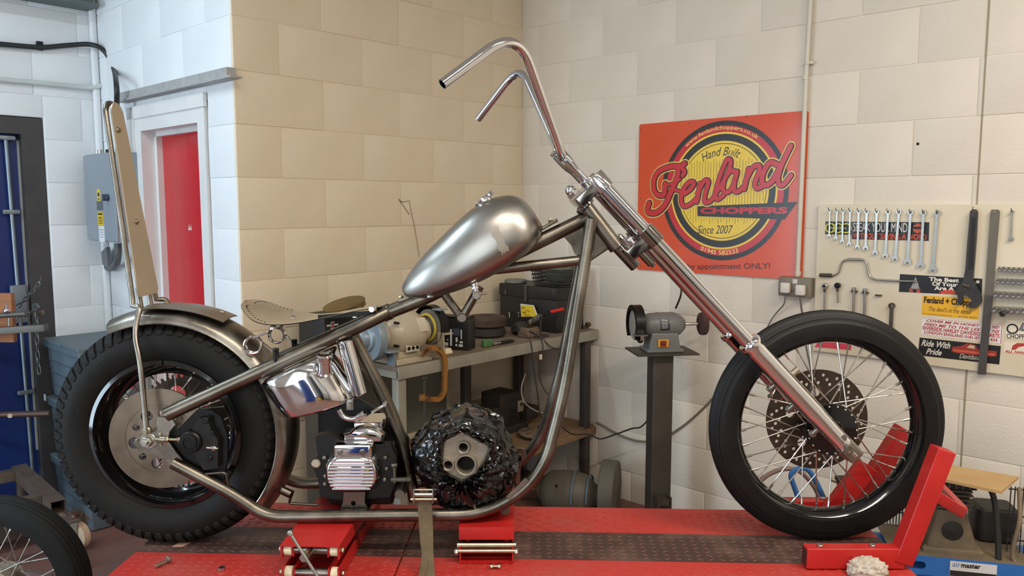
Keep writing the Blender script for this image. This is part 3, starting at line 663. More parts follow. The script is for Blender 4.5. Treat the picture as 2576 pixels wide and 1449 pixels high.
def hairpin(y, coil, top, post):
    mb = MB(); c = bk(coil[0], coil[1], y); R = .0225; pts = [bk(top[0], top[1], y)]
    for k in range(0, 46): a = math.radians(75 + k * 16.3); pts.append(c + Vector((math.cos(a) * R, (k / 45 - .5) * .020 , math.sin(a) * R)))
    pts.append(bk(post[0], post[1], y)); mb.tube(rnd(pts[:2], 0) + pts[2:], .0036, 8); o = mb.build('seat_spring', CHROME, bike, label='chrome coiled hairpin seat spring')
    mb = MB(); b = bk(post[0], post[1], y); mb.cyl(b - ez * .03, b + ez * .006, .0085, 12, .001); mb.hexn(b + ez * .006, b + ez * .015, .009); mb.build('post', SATBLK, o)
hairpin(-.085, (637, 868), (672, 836), (694, 889)); hairpin(.085, (697, 843), (712, 818), (741, 866))
mb = MB(); a = bk(805, 806, -.018); b = bk(935, 772, -.018); 
for y in (-.024, .024): mb.box((bk(803, 810, y) + bk(930, 775, y)) / 2, ((bk(803, 810, y) - bk(930, 775, y)).length, .006, .012), (sd, YV, su))
mb.build('seat_rail', SATBLK, seat)
c = bk(941, 774, -.012); mb = MB(); mb.box(c, (.022, .05, .016), (sd, YV, su), bev=.004); mb.cyl(c - YV * .034, c + YV * .03, .006, 12, .001); mb.hexn(c - YV * .042, c - YV * .03, .009); mb.build('seat_pivot', CHROME, bike)
mb = MB(); mb.box(bk(962, 773, 0), (.03, .02, .006), (sd, YV, su)); mb.build('seat_tab', SATBLK, bike)
# ---------- chrome oil tank
tdir = (bk(930, 808, -.03) - ax_u); tdir.y = 0; tdir.normalize(); tup = Vector((-tdir.z, 0, tdir.x))
ot = MB(); O = bk(786, 962, 0); rows = []
def dshape(hx, hy, n=56):
    r = []
    for k in range(n):
        a = 2 * PI * k / n; ca, sa = math.cos(a), math.sin(a); e = .62
        r.append((hx * math.copysign(abs(ca) ** .66, ca), hy * math.copysign(abs(sa) ** .98, sa)))
    return r
for z, k in ((-.070, .0), (-.070, .90), (-.066, .96), (-.060, .995), (-.02, 1.0), (.03, 1.0), (.060, .995), (.066, .96), (.070, .90), (.070, .0)):
    row = []
    for x, y in dshape(.118, .132):
        shear_ = z * -.10
        row.append(O + tdir * (x * k + shear_) + YV * (y * k) + tup * (z + (-.016 * (x / .11) if z < 0 else 0)))
    rows.append(row)
ot.grid(rows, closed_u=True); tank_o = ot.build('oil_tank', CHROME, bike, label='chrome horseshoe oil tank', angle=50)
mb = MB(); a = bk(905, 994, -.055); b = bk(866, 856, -.055); mb.cyl(a, b, .022, 24, .004); mb.build('tank_lobe', CHROME, tank_o)
a = bk(819, 940, -.135); b = bk(816, 884, -.150); d = (b - a).normalized()
mb = MB(); mb.lathe([(.021, 0), (.017, .004), (.0165, .035), (.0185, .037), (.0185, .044)], a, d, 28); mb.build('filler_neck', CHROME, tank_o)
mb = MB(); mb.lathe([(.0195, 0), (.0215, .003), (.0215, .012), (.019, .015), (.014, .0155), (.012, .0145), (0, .014)], a + d * .043, d, 32); mb.build('filler_cap', CHROME, tank_o)
mb = MB(); mb.tube(rnd([bk(852, 1030, -.10), bk(862, 1050, -.10), bk(888, 1056, -.10), bk(918, 1040, -.10)], .03), [.0075] * 8 + [.0075] * (len(rnd([bk(852, 1030, -.10), bk(862, 1050, -.10), bk(888, 1056, -.10), bk(918, 1040, -.10)], .03)) - 10) + [.0085, .011], 12); mb.build('hose_union', CHROME, tank_o)
mb = MB(); mb.box(bk(880, 1018, -.09), (.02, .006, .03), bev=.002); c = bk(880, 1017, -.094); mb.hexn(c, c - YV * .008, .006); mb.build('mount_bracket', STEEL, tank_o)
# ---------- gearbox
gx = MB(); pl(gx, [(800, 1090), (832, 1080), (870, 1108), (985, 1110), (1000, 1140), (1000, 1200), (985, 1240), (880, 1250), (812, 1240), (806, 1196), (796, 1172), (786, 1160), (792, 1148), (806, 1138)], -.055, .03)
gbx = gx.build('gearbox', CASTBLK, bike, label='black gearbox with a ribbed chrome clutch cover')
mb = MB(); mb.box(bk(915, 1180, .02), (.19, .13, .17), bev=.012); mb.build('case', CASTBLK, gbx)
mb = MB(); mb.cyl(bk(795, 1166, -.055), bk(795, 1166, -.095), .013, 18, .003); mb.build('boss', ALLOY, gbx)
def rrect(cx, cz, hx, hz, r, n=8):
    o = []
    for q, (sx, sz) in enumerate(((1, 1), (-1, 1), (-1, -1), (1, -1))):
        for k in range(n + 1): a = PI / 2 * (q + k / n); o.append((cx + sx * (hx - r) + r * math.cos(a), cz + sz * (hz - r) + r * math.sin(a)))
    return o
def bulge(mb, loop, y0, steps):
    """stack of scaled loops towards the camera; loop in x/z world, steps (dy, inset)"""
    cx = sum(p[0] for p in loop) / len(loop); cz = sum(p[1] for p in loop) / len(loop); rows = []
    hx = max(abs(p[0] - cx) for p in loop); hz = max(abs(p[1] - cz) for p in loop)
    for dy, ins in steps:
        rows.append([Vector((cx + (p[0] - cx) * (1 - ins / hx), BY + y0 - dy, cz + (p[1] - cz) * (1 - ins / hz))) for p in loop])
    mb.grid(rows, closed_u=True); n = len(loop); o = len(mb.v) - n; mb.f.append(tuple(range(o, o + n))); mb.sm.append(True)
cc = bk(884, 1192, -.12); mb = MB(); bulge(mb, rrect(cc.x, cc.z, .0785, .058, .048), -.085, [(0, 0), (.016, .001), (.030, .006), (.038, .012), (.040, .016)])
bulge(mb, rrect(bk(887, 1138, -.12).x, bk(887, 1138, -.12).z, .056, .022, .009), -.085, [(0, 0), (.024, .001), (.030, .004), (.031, .008)])
cov = mb.build('clutch_cover', CHROME, gbx, label='chrome clutch cover with horizontal ribs')
for k in range(9):
    z = cc.z + (k - 4) * .0096 - .003; dz = abs(k - 4) / 4.4; L = .064 * math.sqrt(max(.1, 1 - (dz * .62) ** 2)); mb = MB(); mb.tube([(cc.x - L, BY - .1255, z), (cc.x + L, BY - .1255, z)], .0035, 10); mb.build('rib', CHROME, cov)
for q in ((855, 1137), (912, 1137), (937, 1160)): c = bk(q[0], q[1], -.116); mb = MB(); mb.lathe([(.008, 0), (.008, .003), (.005, .0035), (.0045, .001), (0, .001)], c, (0, -1, 0), 14); mb.build('cap_bolt', STEEL, cov)
for q in ((819, 1196), (945, 1194), (861, 1230), (909, 1228), (816, 1150), (970, 1150), (973, 1178), (968, 1205), (818, 1216)): c = bk(q[0], q[1], -.092); mb = MB(); mb.cyl(c + YV * .01, c - YV * .008, .0050, 12, .001); mb.build('bolt', STEEL, gbx)
l, o = poly_bk([(864, 1112), (864, 1090), (880, 1086), (895, 1074), (925, 1068), (950, 1078), (966, 1092), (966, 1112)], -.07)
mb = MB(); bulge(mb, l, -.03, [(0, 0), (.04, 0), (.055, .004), (.060, .010)]); mb.build('top_cover', CHROME, gbx, label='polished domed gearbox top cover', angle=50)
mb = MB(); mb.box(bk(934, 1064, .0), (.085, .11, .032), bev=.009); mb.build('selector_cover', CHROME, gbx)
mb = MB(); pl(mb, [(802, 1020), (905, 1000), (1000, 1060), (1030, 1100), (1030, 1235), (806, 1240)], .10, .012); mb.build('primary_back_plate', CASTBLK, gbx)
mb = MB(); l, o = poly_bk([(866, 1236), (920, 1236), (918, 1262), (930, 1282), (854, 1284), (864, 1262)], -.105); mb.plate([l, circ(bk(890, 1264, -.105).x, bk(890, 1264, -.105).z, .007, 12)], o, ex, ez, .006); mb.box(bk(893, 1284, -.07), (.08, .09, .005)); mb.build('mount_foot', STEEL, gbx)
mb = MB(); mb.tube([bk(968, 1020, -.06), bk(935, 1036, -.05)], .005, 8); c = bk(970, 1013, -.07); mb.cyl(c, c - YV * .02, .006, 10); mb.build('linkage', ZINC, gbx)
mb = MB(); mb.box(bk(1008, 1206, -.10), (.055, .012, .010), bev=.002); c = bk(1030, 1202, -.10); mb.cyl(c - YV * .012, c + YV * .012, .006, 10); c = bk(993, 1214, -.10); mb.cyl(c, c + ez * .05, .005, 10); mb.hexn(c + ez * .045, c + ez * .055, .009); mb.build('brake_lever', M('dull_steel', (110, 106, 98), .45, .9), gbx)
# ---------- crankcase wrapped in a black bin bag
EC = bk(1172, 1152, -.01); en = MB(); random.seed(11)
l, o = poly_bk([(1112, 1098), (1162, 1076), (1240, 1115), (1222, 1150), (1200, 1190), (1160, 1208), (1116, 1184), (1108, 1150)], -.150)
def pk(x, y_, yy=-.15): p = bk(x, y_, yy); return p.x, p.z
c1, c2, c3 = pk(1166, 1124), pk(1172, 1168), pk(1128, 1168)
en.plate([l, circ(c1[0], c1[1], .0125, 18), circ(c2[0], c2[1], .0245, 24), circ(c3[0], c3[1], .0115, 18)], Vector((0, BY - .128, 0)), ex, ez, .022)
for (c, r) in ((c1, .0125), (c2, .0245), (c3, .0115)):
    en.lathe([(r, -.03), (r, .030), (r + .002, .0325), (r + .0045, .0325), (r + .006, .030), (r + .006, .015)], Vector((c[0], BY - .128, c[1])), (0, -1, 0), 28, cap=False)
en.cyl(Vector((pk(1163, 1090)[0], BY - .15, pk(1163, 1090)[1])), Vector((pk(1163, 1090)[0], BY - .154, pk(1163, 1090)[1])), .006, 12, .001)
for a_, b_ in (((1115, 1100), (1163, 1080)), ((1163, 1080), (1234, 1116)), ((1234, 1116), (1224, 1146))):
    p, q = bk(a_[0], a_[1] + 5, -.1495), bk(b_[0], b_[1] + 5, -.1495); en.tube([p, q], .0028, 8)
crank = en.build('crankcase', ALLOY, bike, label='bare alloy crankcase showing through a black bin bag')
mb = MB(); mb.lathe([(.001, 0), (.0246, .0)], Vector((c2[0], BY - .118, c2[1])), (0, 1, 0), 24, cap=False); mb.lathe([(.001, 0), (.0126, 0)], Vector((c1[0], BY - .118, c1[1])), (0, 1, 0), 18, cap=False); mb.lathe([(.001, 0), (.0116, 0)], Vector((c3[0], BY - .118, c3[1])), (0, 1, 0), 18, cap=False); mb.build('bore', DARKHOLE, crank)
BAG = M('bin_bag', (6, 6, 7), 0.16, 0, var=.2, vs=30, spec=0.7)
dirs = []
for px, py in ((1172, 1018), (1262, 1058), (1308, 1165), (1275, 1240), (1215, 1278), (1110, 1250), (1046, 1165), (1040, 1105), (1090, 1050)):
    p = bk(px, py, 0) - EC; dirs.append((math.atan2(p.z, p.x), math.hypot(p.x, p.z)))
dirs.sort(); dirs2 = [(dirs[-1][0] - 2 * PI, dirs[-1][1])] + dirs + [(dirs[0][0] + 2 * PI, dirs[0][1])]
def polyR(a):
    for (a0, r0), (a1, r1) in zip(dirs2, dirs2[1:]):
        if a0 <= a <= a1:
            x0, y0, x1, y1 = r0 * math.cos(a0), r0 * math.sin(a0), r1 * math.cos(a1), r1 * math.sin(a1); ca, sa = math.cos(a), math.sin(a)
            den = ca * (y1 - y0) - sa * (x1 - x0); return (x0 * (y1 - y0) - y0 * (x1 - x0)) / den
    return .13
opn = sorted((math.atan2(z_ - EC.z, x_ - EC.x), math.hypot(x_ - EC.x, z_ - EC.z)) for x_, z_ in l)
opn2 = [(opn[-1][0] - 2 * PI, opn[-1][1])] + opn + [(opn[0][0] + 2 * PI, opn[0][1])]
def polyO(a):
    for (a0, r0), (a1, r1) in zip(opn2, opn2[1:]):
        if a0 <= a <= a1:
            x0, y0, x1, y1 = r0 * math.cos(a0), r0 * math.sin(a0), r1 * math.cos(a1), r1 * math.sin(a1); ca, sa = math.cos(a), math.sin(a)
            den = ca * (y1 - y0) - sa * (x1 - x0); return (x0 * (y1 - y0) - y0 * (x1 - x0)) / den
    return .07
PRF = [(0, .02, .12), (0, .6, .125), (0, .9, .10), (0, .99, .06), (0, 1.0, .02), (0, .99, -.03), (0, .965, -.07), (.12, .94, -.105), (.35, .93, -.130), (.6, .94, -.150), (.85, .95, -.162), (1, .97, -.160), (1, .88, -.140)]   # blend towards the opening, scale, depth
NR, NA = 46, 110; random.seed(21); bag = MB(); rows = []
for i_ in range(NR + 1):
    t = i_ / NR * (len(PRF) - 1); i0 = min(int(t), len(PRF) - 2); f_ = t - i0; bl_, kk, yy = [PRF[i0][q] * (1 - f_) + PRF[i0 + 1][q] * f_ for q in range(3)]; row = []
    for k_ in range(NA):
        a = -PI + 2 * PI * (k_ + .5 * (i_ % 2) + random.uniform(-.3, .3)) / NA
        a = a - 2 * PI if a > PI else a
        R = (polyR(a) * (1 - bl_) + polyO(a) * bl_) * kk
        band = 1 - bl_; st = noise.noise(Vector((a * 2.6, t * 5.2, 1.0))); st2 = noise.noise(Vector((a * 5.0, t * 11, 7.0))); fo = noise.noise(Vector((math.cos(a) * 6.5, math.sin(a) * 6.5, t * .5))); fo2 = noise.noise(Vector((math.cos(a) * 15, math.sin(a) * 15, t * .9 + 4)))
        amp = 1 if i_ < NR - 4 else .35
        d_ = amp * (.008 * (1 - abs(st) * 2.6) * band + .005 * st2 * band + (.014 * (1 - abs(fo) * 2.8) + .008 * fo2) * (1 - band) + .0014 * (random.random() - .5) - .004)
        n_ = Vector((math.cos(a) * (band + .25), -(1 - band) - .25 * (yy < 0), math.sin(a) * (band + .25))).normalized()
        row.append(EC + Vector((math.cos(a) * R, yy, math.sin(a) * R)) + n_ * d_)
    rows.append(row)
fs_ = []
vs_ = [p for r_ in rows for p in r_]
for i_ in range(NR):
    for k_ in range(NA):
        a, b, c, d = i_ * NA + k_, i_ * NA + (k_ + 1) % NA, (i_ + 1) * NA + (k_ + 1) % NA, (i_ + 1) * NA + k_
        fs_ += [(a, b, c), (a, c, d)] if random.random() < .5 else [(a, b, d), (b, c, d)]
bag.add(vs_, fs_, True); bag.build('bin_bag', BAG, bike, label='crumpled black bin bag wrapped round the engine', angle=30)
# ---------- fuel tank
A_ = bk(1018, 738, 0); B_ = bk(1362, 575, 0); te = (B_ - A_); TL = te.length; te.normalize(); tn = Vector((-te.z, 0, te.x)); pxm = TL / 381.0
topt = [(-.006, 0), (.0, 14), (.02, 24), (.08, 40), (.2, 63), (.34, 83), (.5, 104), (.65, 119), (.78, 121), (.87, 114), (.945, 98), (.985, 74), (1.005, 40), (1.012, 10)]
bott = [(-.006, 0), (.0, -6), (.04, -20), (.19, -42), (.46, -54), (.73, -48), (.9, -33), (.97, -16), (1.012, 0)]
widt = [(-.006, .0), (.0, .018), (.02, .030), (.08, .048), (.2, .072), (.34, .090), (.5, .104), (.7, .112), (.82, .108), (.9, .095), (.96, .072), (.99, .050), (1.012, .008)]
def tank_pt(s, a):
    h1 = smooth_tab(topt, s) * pxm; h0 = smooth_tab(bott, s) * pxm; wd = max(0, smooth_tab(widt, s)); mid = (h0 + (h1 - h0) * .36)
    ca, sa = math.cos(a), math.sin(a)
    z = mid + ((h1 - mid) * abs(sa) ** .92 if sa > 0 else -(mid - h0) * abs(sa) ** .75); y = wd * math.copysign(abs(ca) ** .86, ca)
    return A_ + te * (TL * s) + tn * z + YV * y
ss = [-.006, -.004, 0, .006, .015] + [.03 + .9 * i / 40 for i in range(41)] + [.945, .958, .968, .977, .985, .992, .998, 1.003, 1.008, 1.012]
mb = MB(); mb.grid([[tank_pt(s, 2 * PI * k / 48) for k in range(48)] for s in ss], closed_u=True)
tank = mb.build('fuel_tank', SATIN, bike, label='teardrop fuel tank in bare satin steel', angle=80)
mb = MB(); rows = []
for i in range(9):
    row = []
    for k in range(9):
        s_ = .700 + .055 * i / 8 + .006 * math.sin(k * 1.7); a_ = math.radians(196 - 36 * k / 8 + 3 * math.sin(i * 2.1)); p = tank_pt(s_, a_); p2 = p + (p - tank_pt(s_, PI / 2) * .0 - (A_ + te * (TL * s_))).normalized() * .0012; row.append(p2)
    rows.append(row)
mb.grid(rows); mb.build('tape_patch', M('masking_tape', (150, 144, 132), .5, .3, var=.08, vs=40), tank, label='torn scrap of masking tape')
fc = bk(1224, 506, 0); fd = (tn * .9 + te * -.25).normalized(); mb = MB(); mb.lathe([(.020, -.012), (.020, 0), (.031, .0), (.0335, .003), (.0335, .010), (.031, .0125), (.024, .013), (.022, .0115), (0, .012)], fc + fd * .002, fd, 40); mb.build('filler_cap', CHROME, tank, label='chrome fuel filler cap')
mb = MB(); c = bk(1194, 714, -.04); d = Vector((.18, 0, -1)).normalized(); mb.cyl(c - d * .005, c + d * .006, .0115, 16, .001); mb.cyl(c + d * .006, c + d * .022, .0075, 14); mb.hexn(c + d * .008, c + d * .014, .0105); b = c + d * .032; mb.box(b, (.024, .022, .022), bev=.006); mb.cyl(b - YV * .010, b - YV * .018, .012, 16, .002); mb.build('fuel_tap', CHROME, tank)
mb = MB(); b2 = b; mb.cyl(b2, b2 + Vector((.028, -.004, .006)), .0035, 8); mb.build('fuel_tap_spigot', BRASSY, tank)
mb = MB(); mb.cyl(bk(1082, 742, -.05), bk(1082, 745, -.05) - ez * .004, .010, 14, .001); mb.build('drain_bung', SATIN, tank)
for (a, b, bt) in (((1362, 576), (1402, 553), (1384, 555)), ((1036, 744), (1003, 758), (1010, 748))):
    p, q = bk(a[0], a[1], 0), bk(b[0], b[1], 0); d = (q - p); L = d.length; d.normalize(); u_ = d.cross(YV); u_ = u_ if u_.z > 0 else -u_
    mb = MB(); mb.box((p + q) / 2, (L, .034, .009), (d, YV, u_), bev=.003); tb = mb.build('tank_tab', TUBE, tank)
    c = bk(bt[0], bt[1], 0); mb = MB(); mb.hexn(c - u_ * .004, c + u_ * .006, .007); mb.build('bolt', BRASSY, tb)
# ---------- front end
f0 = bk(1494, 443, -.10); f1 = bk(1884, 862, -.10); fd_ = (f1 - f0).normalized(); fn = Vector((-fd_.z, 0, fd_.x))   # fork axis; fn points up-right
if fn.x < 0: fn = -fn
fb = bk(2143, 1140, -.10); 
def both(fun):
    for s_ in (-1, 1): fun(s_)
def offy(p, s_): return p if s_ < 0 else mir(p)
fk = None
for s_ in (-1, 1):
    mb = MB(); mb.cyl(offy(f0 + fd_ * .002, s_), offy(f1 + fd_ * .05, s_), .0205, 28); lg = mb.build('fork_tube', CHROME, bike, label='long chrome fork tube')
    mb = MB(); mb.lathe([(.012, -.002), (.0255, -.001), (.0275, .002), (.0275, .046), (.0255, .048), (.021, .048)], offy(f0, s_), fd_, 28); mb.build('top_collar', CHROME, lg)
    g = (fb - f1).normalized(); LL = (fb - f1).length
    mb = MB(); mb.lathe([(.0205, -.006), (.030, -.004), (.0335, .002), (.0335, .012), (.0305, .016), (.0305, .030), (.0295, .034), (.0295, LL * .62), (.0275, LL * .66), (.0255, LL * .80), (.0255, LL + .004), (.018, LL + .012)], offy(f1, s_), fb - f1, 32)
    sl = mb.build('fork_slider', CHROME, bike, label='polished fork slider')
    mb = MB(); mb.box(offy(fb - g * .012, s_), (.044, .05, .05), (fn, YV, g), bev=.006); c = offy(bk(2136, 1130, -.128), s_); mb.lathe([(.0135, 0), (.0135, .003), (.0085, .004), (.007, .001), (0, .001)], c + YV * (0 if s_ < 0 else 0), (0, s_, 0), 20); mb.build('axle_clamp', M('dull_alloy', (146, 140, 130), .35, .9), sl)
    for q, r in (((1984, 1030), .010), ((2044, 1091), .010), ((1938, 978), .010)):
        c = offy(bk(q[0], q[1], -.075), s_); e_ = offy(bk(q[0] + 22, q[1] - 18, -.09), s_)
        mb = MB(); mb.cyl(c - YV * .006, c + YV * .006, r, 16, .001); mb.cyl(c, e_, .008, 10); mb.cyl(c - YV * .0065, c - YV * .003, .0045, 10); mb.build('caliper_lug', M('dull_alloy', (146, 140, 130), .35, .9), sl)
    if s_ < 0:
        mb = MB(); c = bk(2000, 935, -.085); mb.cyl(c - fn * .03, c + fn * .012, .009, 14, .002); mb.build('fender_boss', ALLOY, sl)
# triple trees
tc = (bk(1462, 474, 0)); 
def tree(c, along, half_w, th, name):
    mb = MB(); mb.box(c, (along, half_w * 2, th), (fn, YV, fd_), bev=.006)
    for s_ in (-1, 1): pass
    return mb
fo = f0.copy(); fo.y = BY; fa_c = fo + fd_ * .025               # fork line at the top tree, mid plane
hs = (ht0 - fo).dot(fn)                                        # offset of the steering axis (negative)
TREE = M('polished_dark_chrome', (150, 146, 142), .12, 1.0, var=.04)
mb = tree(fa_c + fn * (hs * .5 - .002), abs(hs) + .030, .118, .030, 'top'); tt = mb.build('top_yoke', TREE, bike, label='polished top fork yoke')
ts = fa_c + fn * hs; mb = MB(); mb.cyl(ts - fd_ * .018, ts - fd_ * .030, .022, 6); mb.ball(ts - fd_ * .036, .0165, 18); mb.build('stem_nut', CHROME, tt)
mb = MB(); mb.cyl(ts + fd_ * .016, ts + fd_ * .030, .030, 28, .003); mb.build('bearing_cup', TREE, tt)
low_c = bk(1640, 590, -.10); ldist = (low_c - f0).dot(fd_); lc = fo + fd_ * ldist
mb = tree(lc + fn * (hs * .5), abs(hs) + .030, .118, .034, 'low'); lt = mb.build('bottom_yoke', TREE, bike, label='polished bottom fork yoke')
for s_ in (-1, 1):
    mb = MB(); c = offy(f0 + fd_ * ldist, s_); mb.lathe([(.021, -.026), (.0275, -.025), (.0275, .025), (.021, .026)], c, fd_, 28); mb.build('clamp', TREE, lt)
    c2 = c + fn * -.046; mb = MB(); mb.cyl(c2 - fd_ * .016, c2 - fd_ * .028, .012, 6); mb.ball(c2 - fd_ * .030, .0105, 14); mb.build('acorn_nut', CHROME, lt)
mb = MB(); c = lc + fn * (hs - .012); mb.cyl(c - fd_ * .030, c + fd_ * .052, .018, 20, .002); mb.build('stem', TREE, lt); mb = MB(); mb.cyl(c + fn * .03 - fd_ * .018 - YV * .1, c + fn * .03 + fd_ * .060 - YV * .1, .012, 16, .002); mb.cyl(c + fn * .03 + fd_ * .060 - YV * .1, c + fn * .03 + fd_ * .068 - YV * .1, .006, 12); mb.build('steering_stop', TREE, lt)
# risers and handlebar
bar_c = (bk(1408, 398, 0) + bk(1418, 393, 0)) / 2
for s_ in (-1, 1):
    y = s_ * .042; a = bk(1462, 448, 0); a.y = BY + y; b = bk(1413, 396, 0); b.y = BY + y; d = (b - a).normalized(); L = (b - a).length
    mb = MB(); mb.lathe([(.0115, -.01), (.0115, L * .35), (.0155, L * .55), (.0175, L * .8), (.0175, L + .014), (.0155, L + .017)], a, d, 24); rs = mb.build('riser', CHROME, bike, label='chrome handlebar riser')
    mb = MB(); mb.cyl(b + d * .018, b + d * .030, .0165, 20, .003); mb.build('riser_cap', CHROME, rs)
STE = math.radians(3.9)
def hb(px, py, y): return bk(px, py, y)
nearb = [hb(1413, 397, 0), hb(1415, 396, -.058), hb(1346, 190, -.235), hb(1300, 72, -.300), hb(1113, 212, -.390)]
farb = [hb(1413, 397, 0), hb(1411, 394, .058), hb(1352, 232, .240), hb(1318, 172, .285), hb(1203, 300, .390)]
np_ = rnd(nearb[1:], [.01, .095], 10); fp_ = rnd(farb[1:], [.01, .075], 10)
np_ = rnd([nearb[1], nearb[3], nearb[4]], [.10], 12); fp_ = rnd([farb[1], hb(1309, 163, .287), farb[4]], [.08], 12)
pts = list(reversed(np_)) + fp_
pts2 = [np_[-1]] + list(reversed(np_))[1:-1] + rnd([np_[1], nearb[1], farb[1], fp_[1]], .02, 5)[1:-1] + fp_[1:]
mb = MB(); mb.tube(pts2, .0127, 20, hollow=.0025); mb.build('handlebar', CHROME, bike, label='tall chrome handlebar without grips', angle=60)
# ---------- front wheel
mb = MB(); ring_prof(mb, FW, [(0.266, -0.031), (0.277, -0.029), (0.278, -0.026), (0.268, -0.023), (0.262, -0.017), (0.255, -0.010), (0.252, 0.0), (0.255, 0.010), (0.262, 0.017), (0.268, 0.023), (0.278, 0.026), (0.277, 0.029), (0.266, 0.031), (0.256, 0.022), (0.249, 0.011), (0.246, 0.0), (0.249, -0.011), (0.256, -0.022)], 96)
front = mb.build('front_wheel', GLOSSBLK, bike, label='tall black spoked front wheel with a ribbed tyre')
def ribbed_tyre(c, Rr, Ro, hw_, parent, axis=(0, 1, 0), n=112, mat=None):
    mb = MB(); pr = []; N_ = 26
    for i in range(N_ + 1):
        a = PI * (i / N_) ; y = -hw_ * math.cos(a) ; k = math.sin(a)
        r = Rr + (Ro - Rr) * (k ** .62)
        if abs(y) < hw_ * .90 and i % 2 == 0: r -= .0040
        pr.append((r, y))
    pr += [(Rr - .004, hw_ * .6), (Rr - .004, -hw_ * .6)]
    mb.lathe(pr, c, axis, n, closed=True); return mb.build('tyre', mat or RUBBERF, parent, label='narrow black tyre with circumferential ribs', angle=24)
ribbed_tyre(FW, .270, .341, .043, front)
mb = MB(); mb.cyl(FW - YV * .055, FW + YV * .062, .030, 28, .003)
mb.lathe([(.03, -.050), (.074, -.047), (.076, -.044), (.076, -.039), (.06, -.036), (.034, -.03), (.034, .03), (.058, .036), (.06, .05), (.03, .052)], FW, (0, 1, 0), 48); hubp = mb.build('hub', GLOSSBLK, front, label='black front hub')
for k in range(18):
    a = 2 * PI * k / 18; c = FW + Vector((math.cos(a) * .069, -.048, math.sin(a) * .069)); mb = MB(); mb.ball(c, .0036, 8); mb.build('hub_rivet', ZINC, front)
spokes(front, FW, 40, 0.066, 0.252, 0.042, 0.62, .0019)
mb = MB(); holes = []
for k in range(20):
    for j, (r, o_) in enumerate(((.112, 0), (.124, .33), (.136, .66))):
        a = 2 * PI * (k + o_) / 20; holes.append(circ(math.cos(a) * r, math.sin(a) * r, .0052, 10))
for k in range(5): a = 2 * PI * k / 5 + .4; holes.append(circ(math.cos(a) * .083, math.sin(a) * .083, .0135, 14))
mb.plate([circ(0, 0, .152, 72)] + holes + [circ(0, 0, .045, 28)], FW + YV * .072, ex, ez, .005); mb.build('brake_disc', M('drilled_disc', (96, 86, 76), .4, .9, var=.15, vs=20), front, label='drilled front brake disc')
mb = MB(); mb.cyl(FW - YV * .125, FW + YV * .125, .009, 16); mb.build('front_axle', ZINC, front)
# ================================================================ lift, jacks, wheel clamp, loose bits on the deck
LYAW = math.radians(-2.3); LC = Vector((0.0, 2.202, LZ)); LXF = Matrix.Translation(LC) @ Matrix.Rotation(LYAW, 4, 'Z')
LX0, LX1, LH = -1.068, 1.085, 0.292
STRIPE = M('brown_grip_paint', (74, 52, 46), 0.6, 0, var=.25, vs=7, col2=(96, 74, 66), bump=.15, bs=90)
DECK = M('red_deck_paint', (188, 54, 48), 0.45, 0, var=.14, vs=5, col2=(164, 74, 64), mixlo=.5, mixhi=.85, bump=.06, bs=80, rv=.2)
STRIPET = M('worn_tread_on_grip', (128, 82, 74), 0.5, 0, var=.2, vs=30)
lift = thing('bike_lift', 'red motorcycle lift with a brown grip strip down its chequer plate deck', 'lift', (LC.x, LC.y, 0), LYAW)
SEAM = -0.305
for x0, x1 in ((LX0, SEAM - .002), (SEAM + .002, LX1)):
    mb = MB(LXF); mb.box(((x0 + x1) / 2, 0, -.0125), (x1 - x0, LH * 2, .025), bev=.003); mb.build('deck_plate', DECK, lift, label='red chequer plate deck section')
    mb = MB(LXF); mb.box(((x0 + x1) / 2, -.002, .0004), (x1 - x0, .185, .0012)); mb.build('grip_strip', STRIPE, lift, label='brown grip strip')
def lozenges(xa, xb, ya, yb, mat, name):
    mb = MB(LXF); st = .030; i = 0; random.seed(5)
    nx = int((xb - xa) / st); ny = int((yb - ya) / (st * .8))
    for ix in range(nx):
        for iy in range(ny):
            x = xa + (ix + .5) * st; y = ya + (iy + .5) * st * .8; a = math.radians(32 if (ix + iy) % 2 else -32); c, s_ = math.cos(a), math.sin(a); L, W_ = .0125, .0030
            pts = [(-L, 0, 0), (0, -W_, 0), (L, 0, 0), (0, W_, 0), (-L * .55, 0, .0012), (L * .55, 0, .0012)]
            mb.add([(x + p[0] * c - p[1] * s_, y + p[0] * s_ + p[1] * c, p[2] + .0004) for p in pts], [(0, 1, 4), (1, 5, 4), (1, 2, 5), (2, 3, 5), (3, 4, 5), (3, 0, 4)], True)
    return mb.build(name, mat, lift, kind='stuff')
lozenges(LX0 + .02, LX1 - .02, -LH + .01, -.097, DECK, 'tread_pattern'); lozenges(LX0 + .02, LX1 - .02, .093, LH - .01, DECK, 'tread_pattern'); lozenges(LX0 + .02, LX1 - .02, -.092, .088, STRIPET, 'tread_pattern')
for s_ in (-1, 1):
    mb = MB(LXF); mb.box(((LX0 + LX1) / 2, s_ * (LH - .02), -.07), (LX1 - LX0 - .02, .04, .09), bev=.004); mb.build('side_rail', REDD, lift)
for s_ in (-1, 1):
    for (xa, xb) in ((-.75, .65), (.65, -.75)):
        mb = MB(LXF); a = Vector((xa, s_ * .2, -.10)); b = Vector((xb, s_ * .2, -.56)); d = (b - a); L = d.length; d.normalize(); mb.box((a + b) / 2 + Vector((0, s_ * (.02 if xa < 0 else -.02), 0)), (L, .03, .06), (d, Vector((0, 1, 0)), Vector((0, 1, 0)).cross(d) * -1)); mb.build('scissor_arm', REDD, lift)
    mb = MB(LXF); mb.box((-.05, s_ * .2, -.605), (1.7, .09, .07), bev=.004); mb.build('base_rail', REDD, lift)
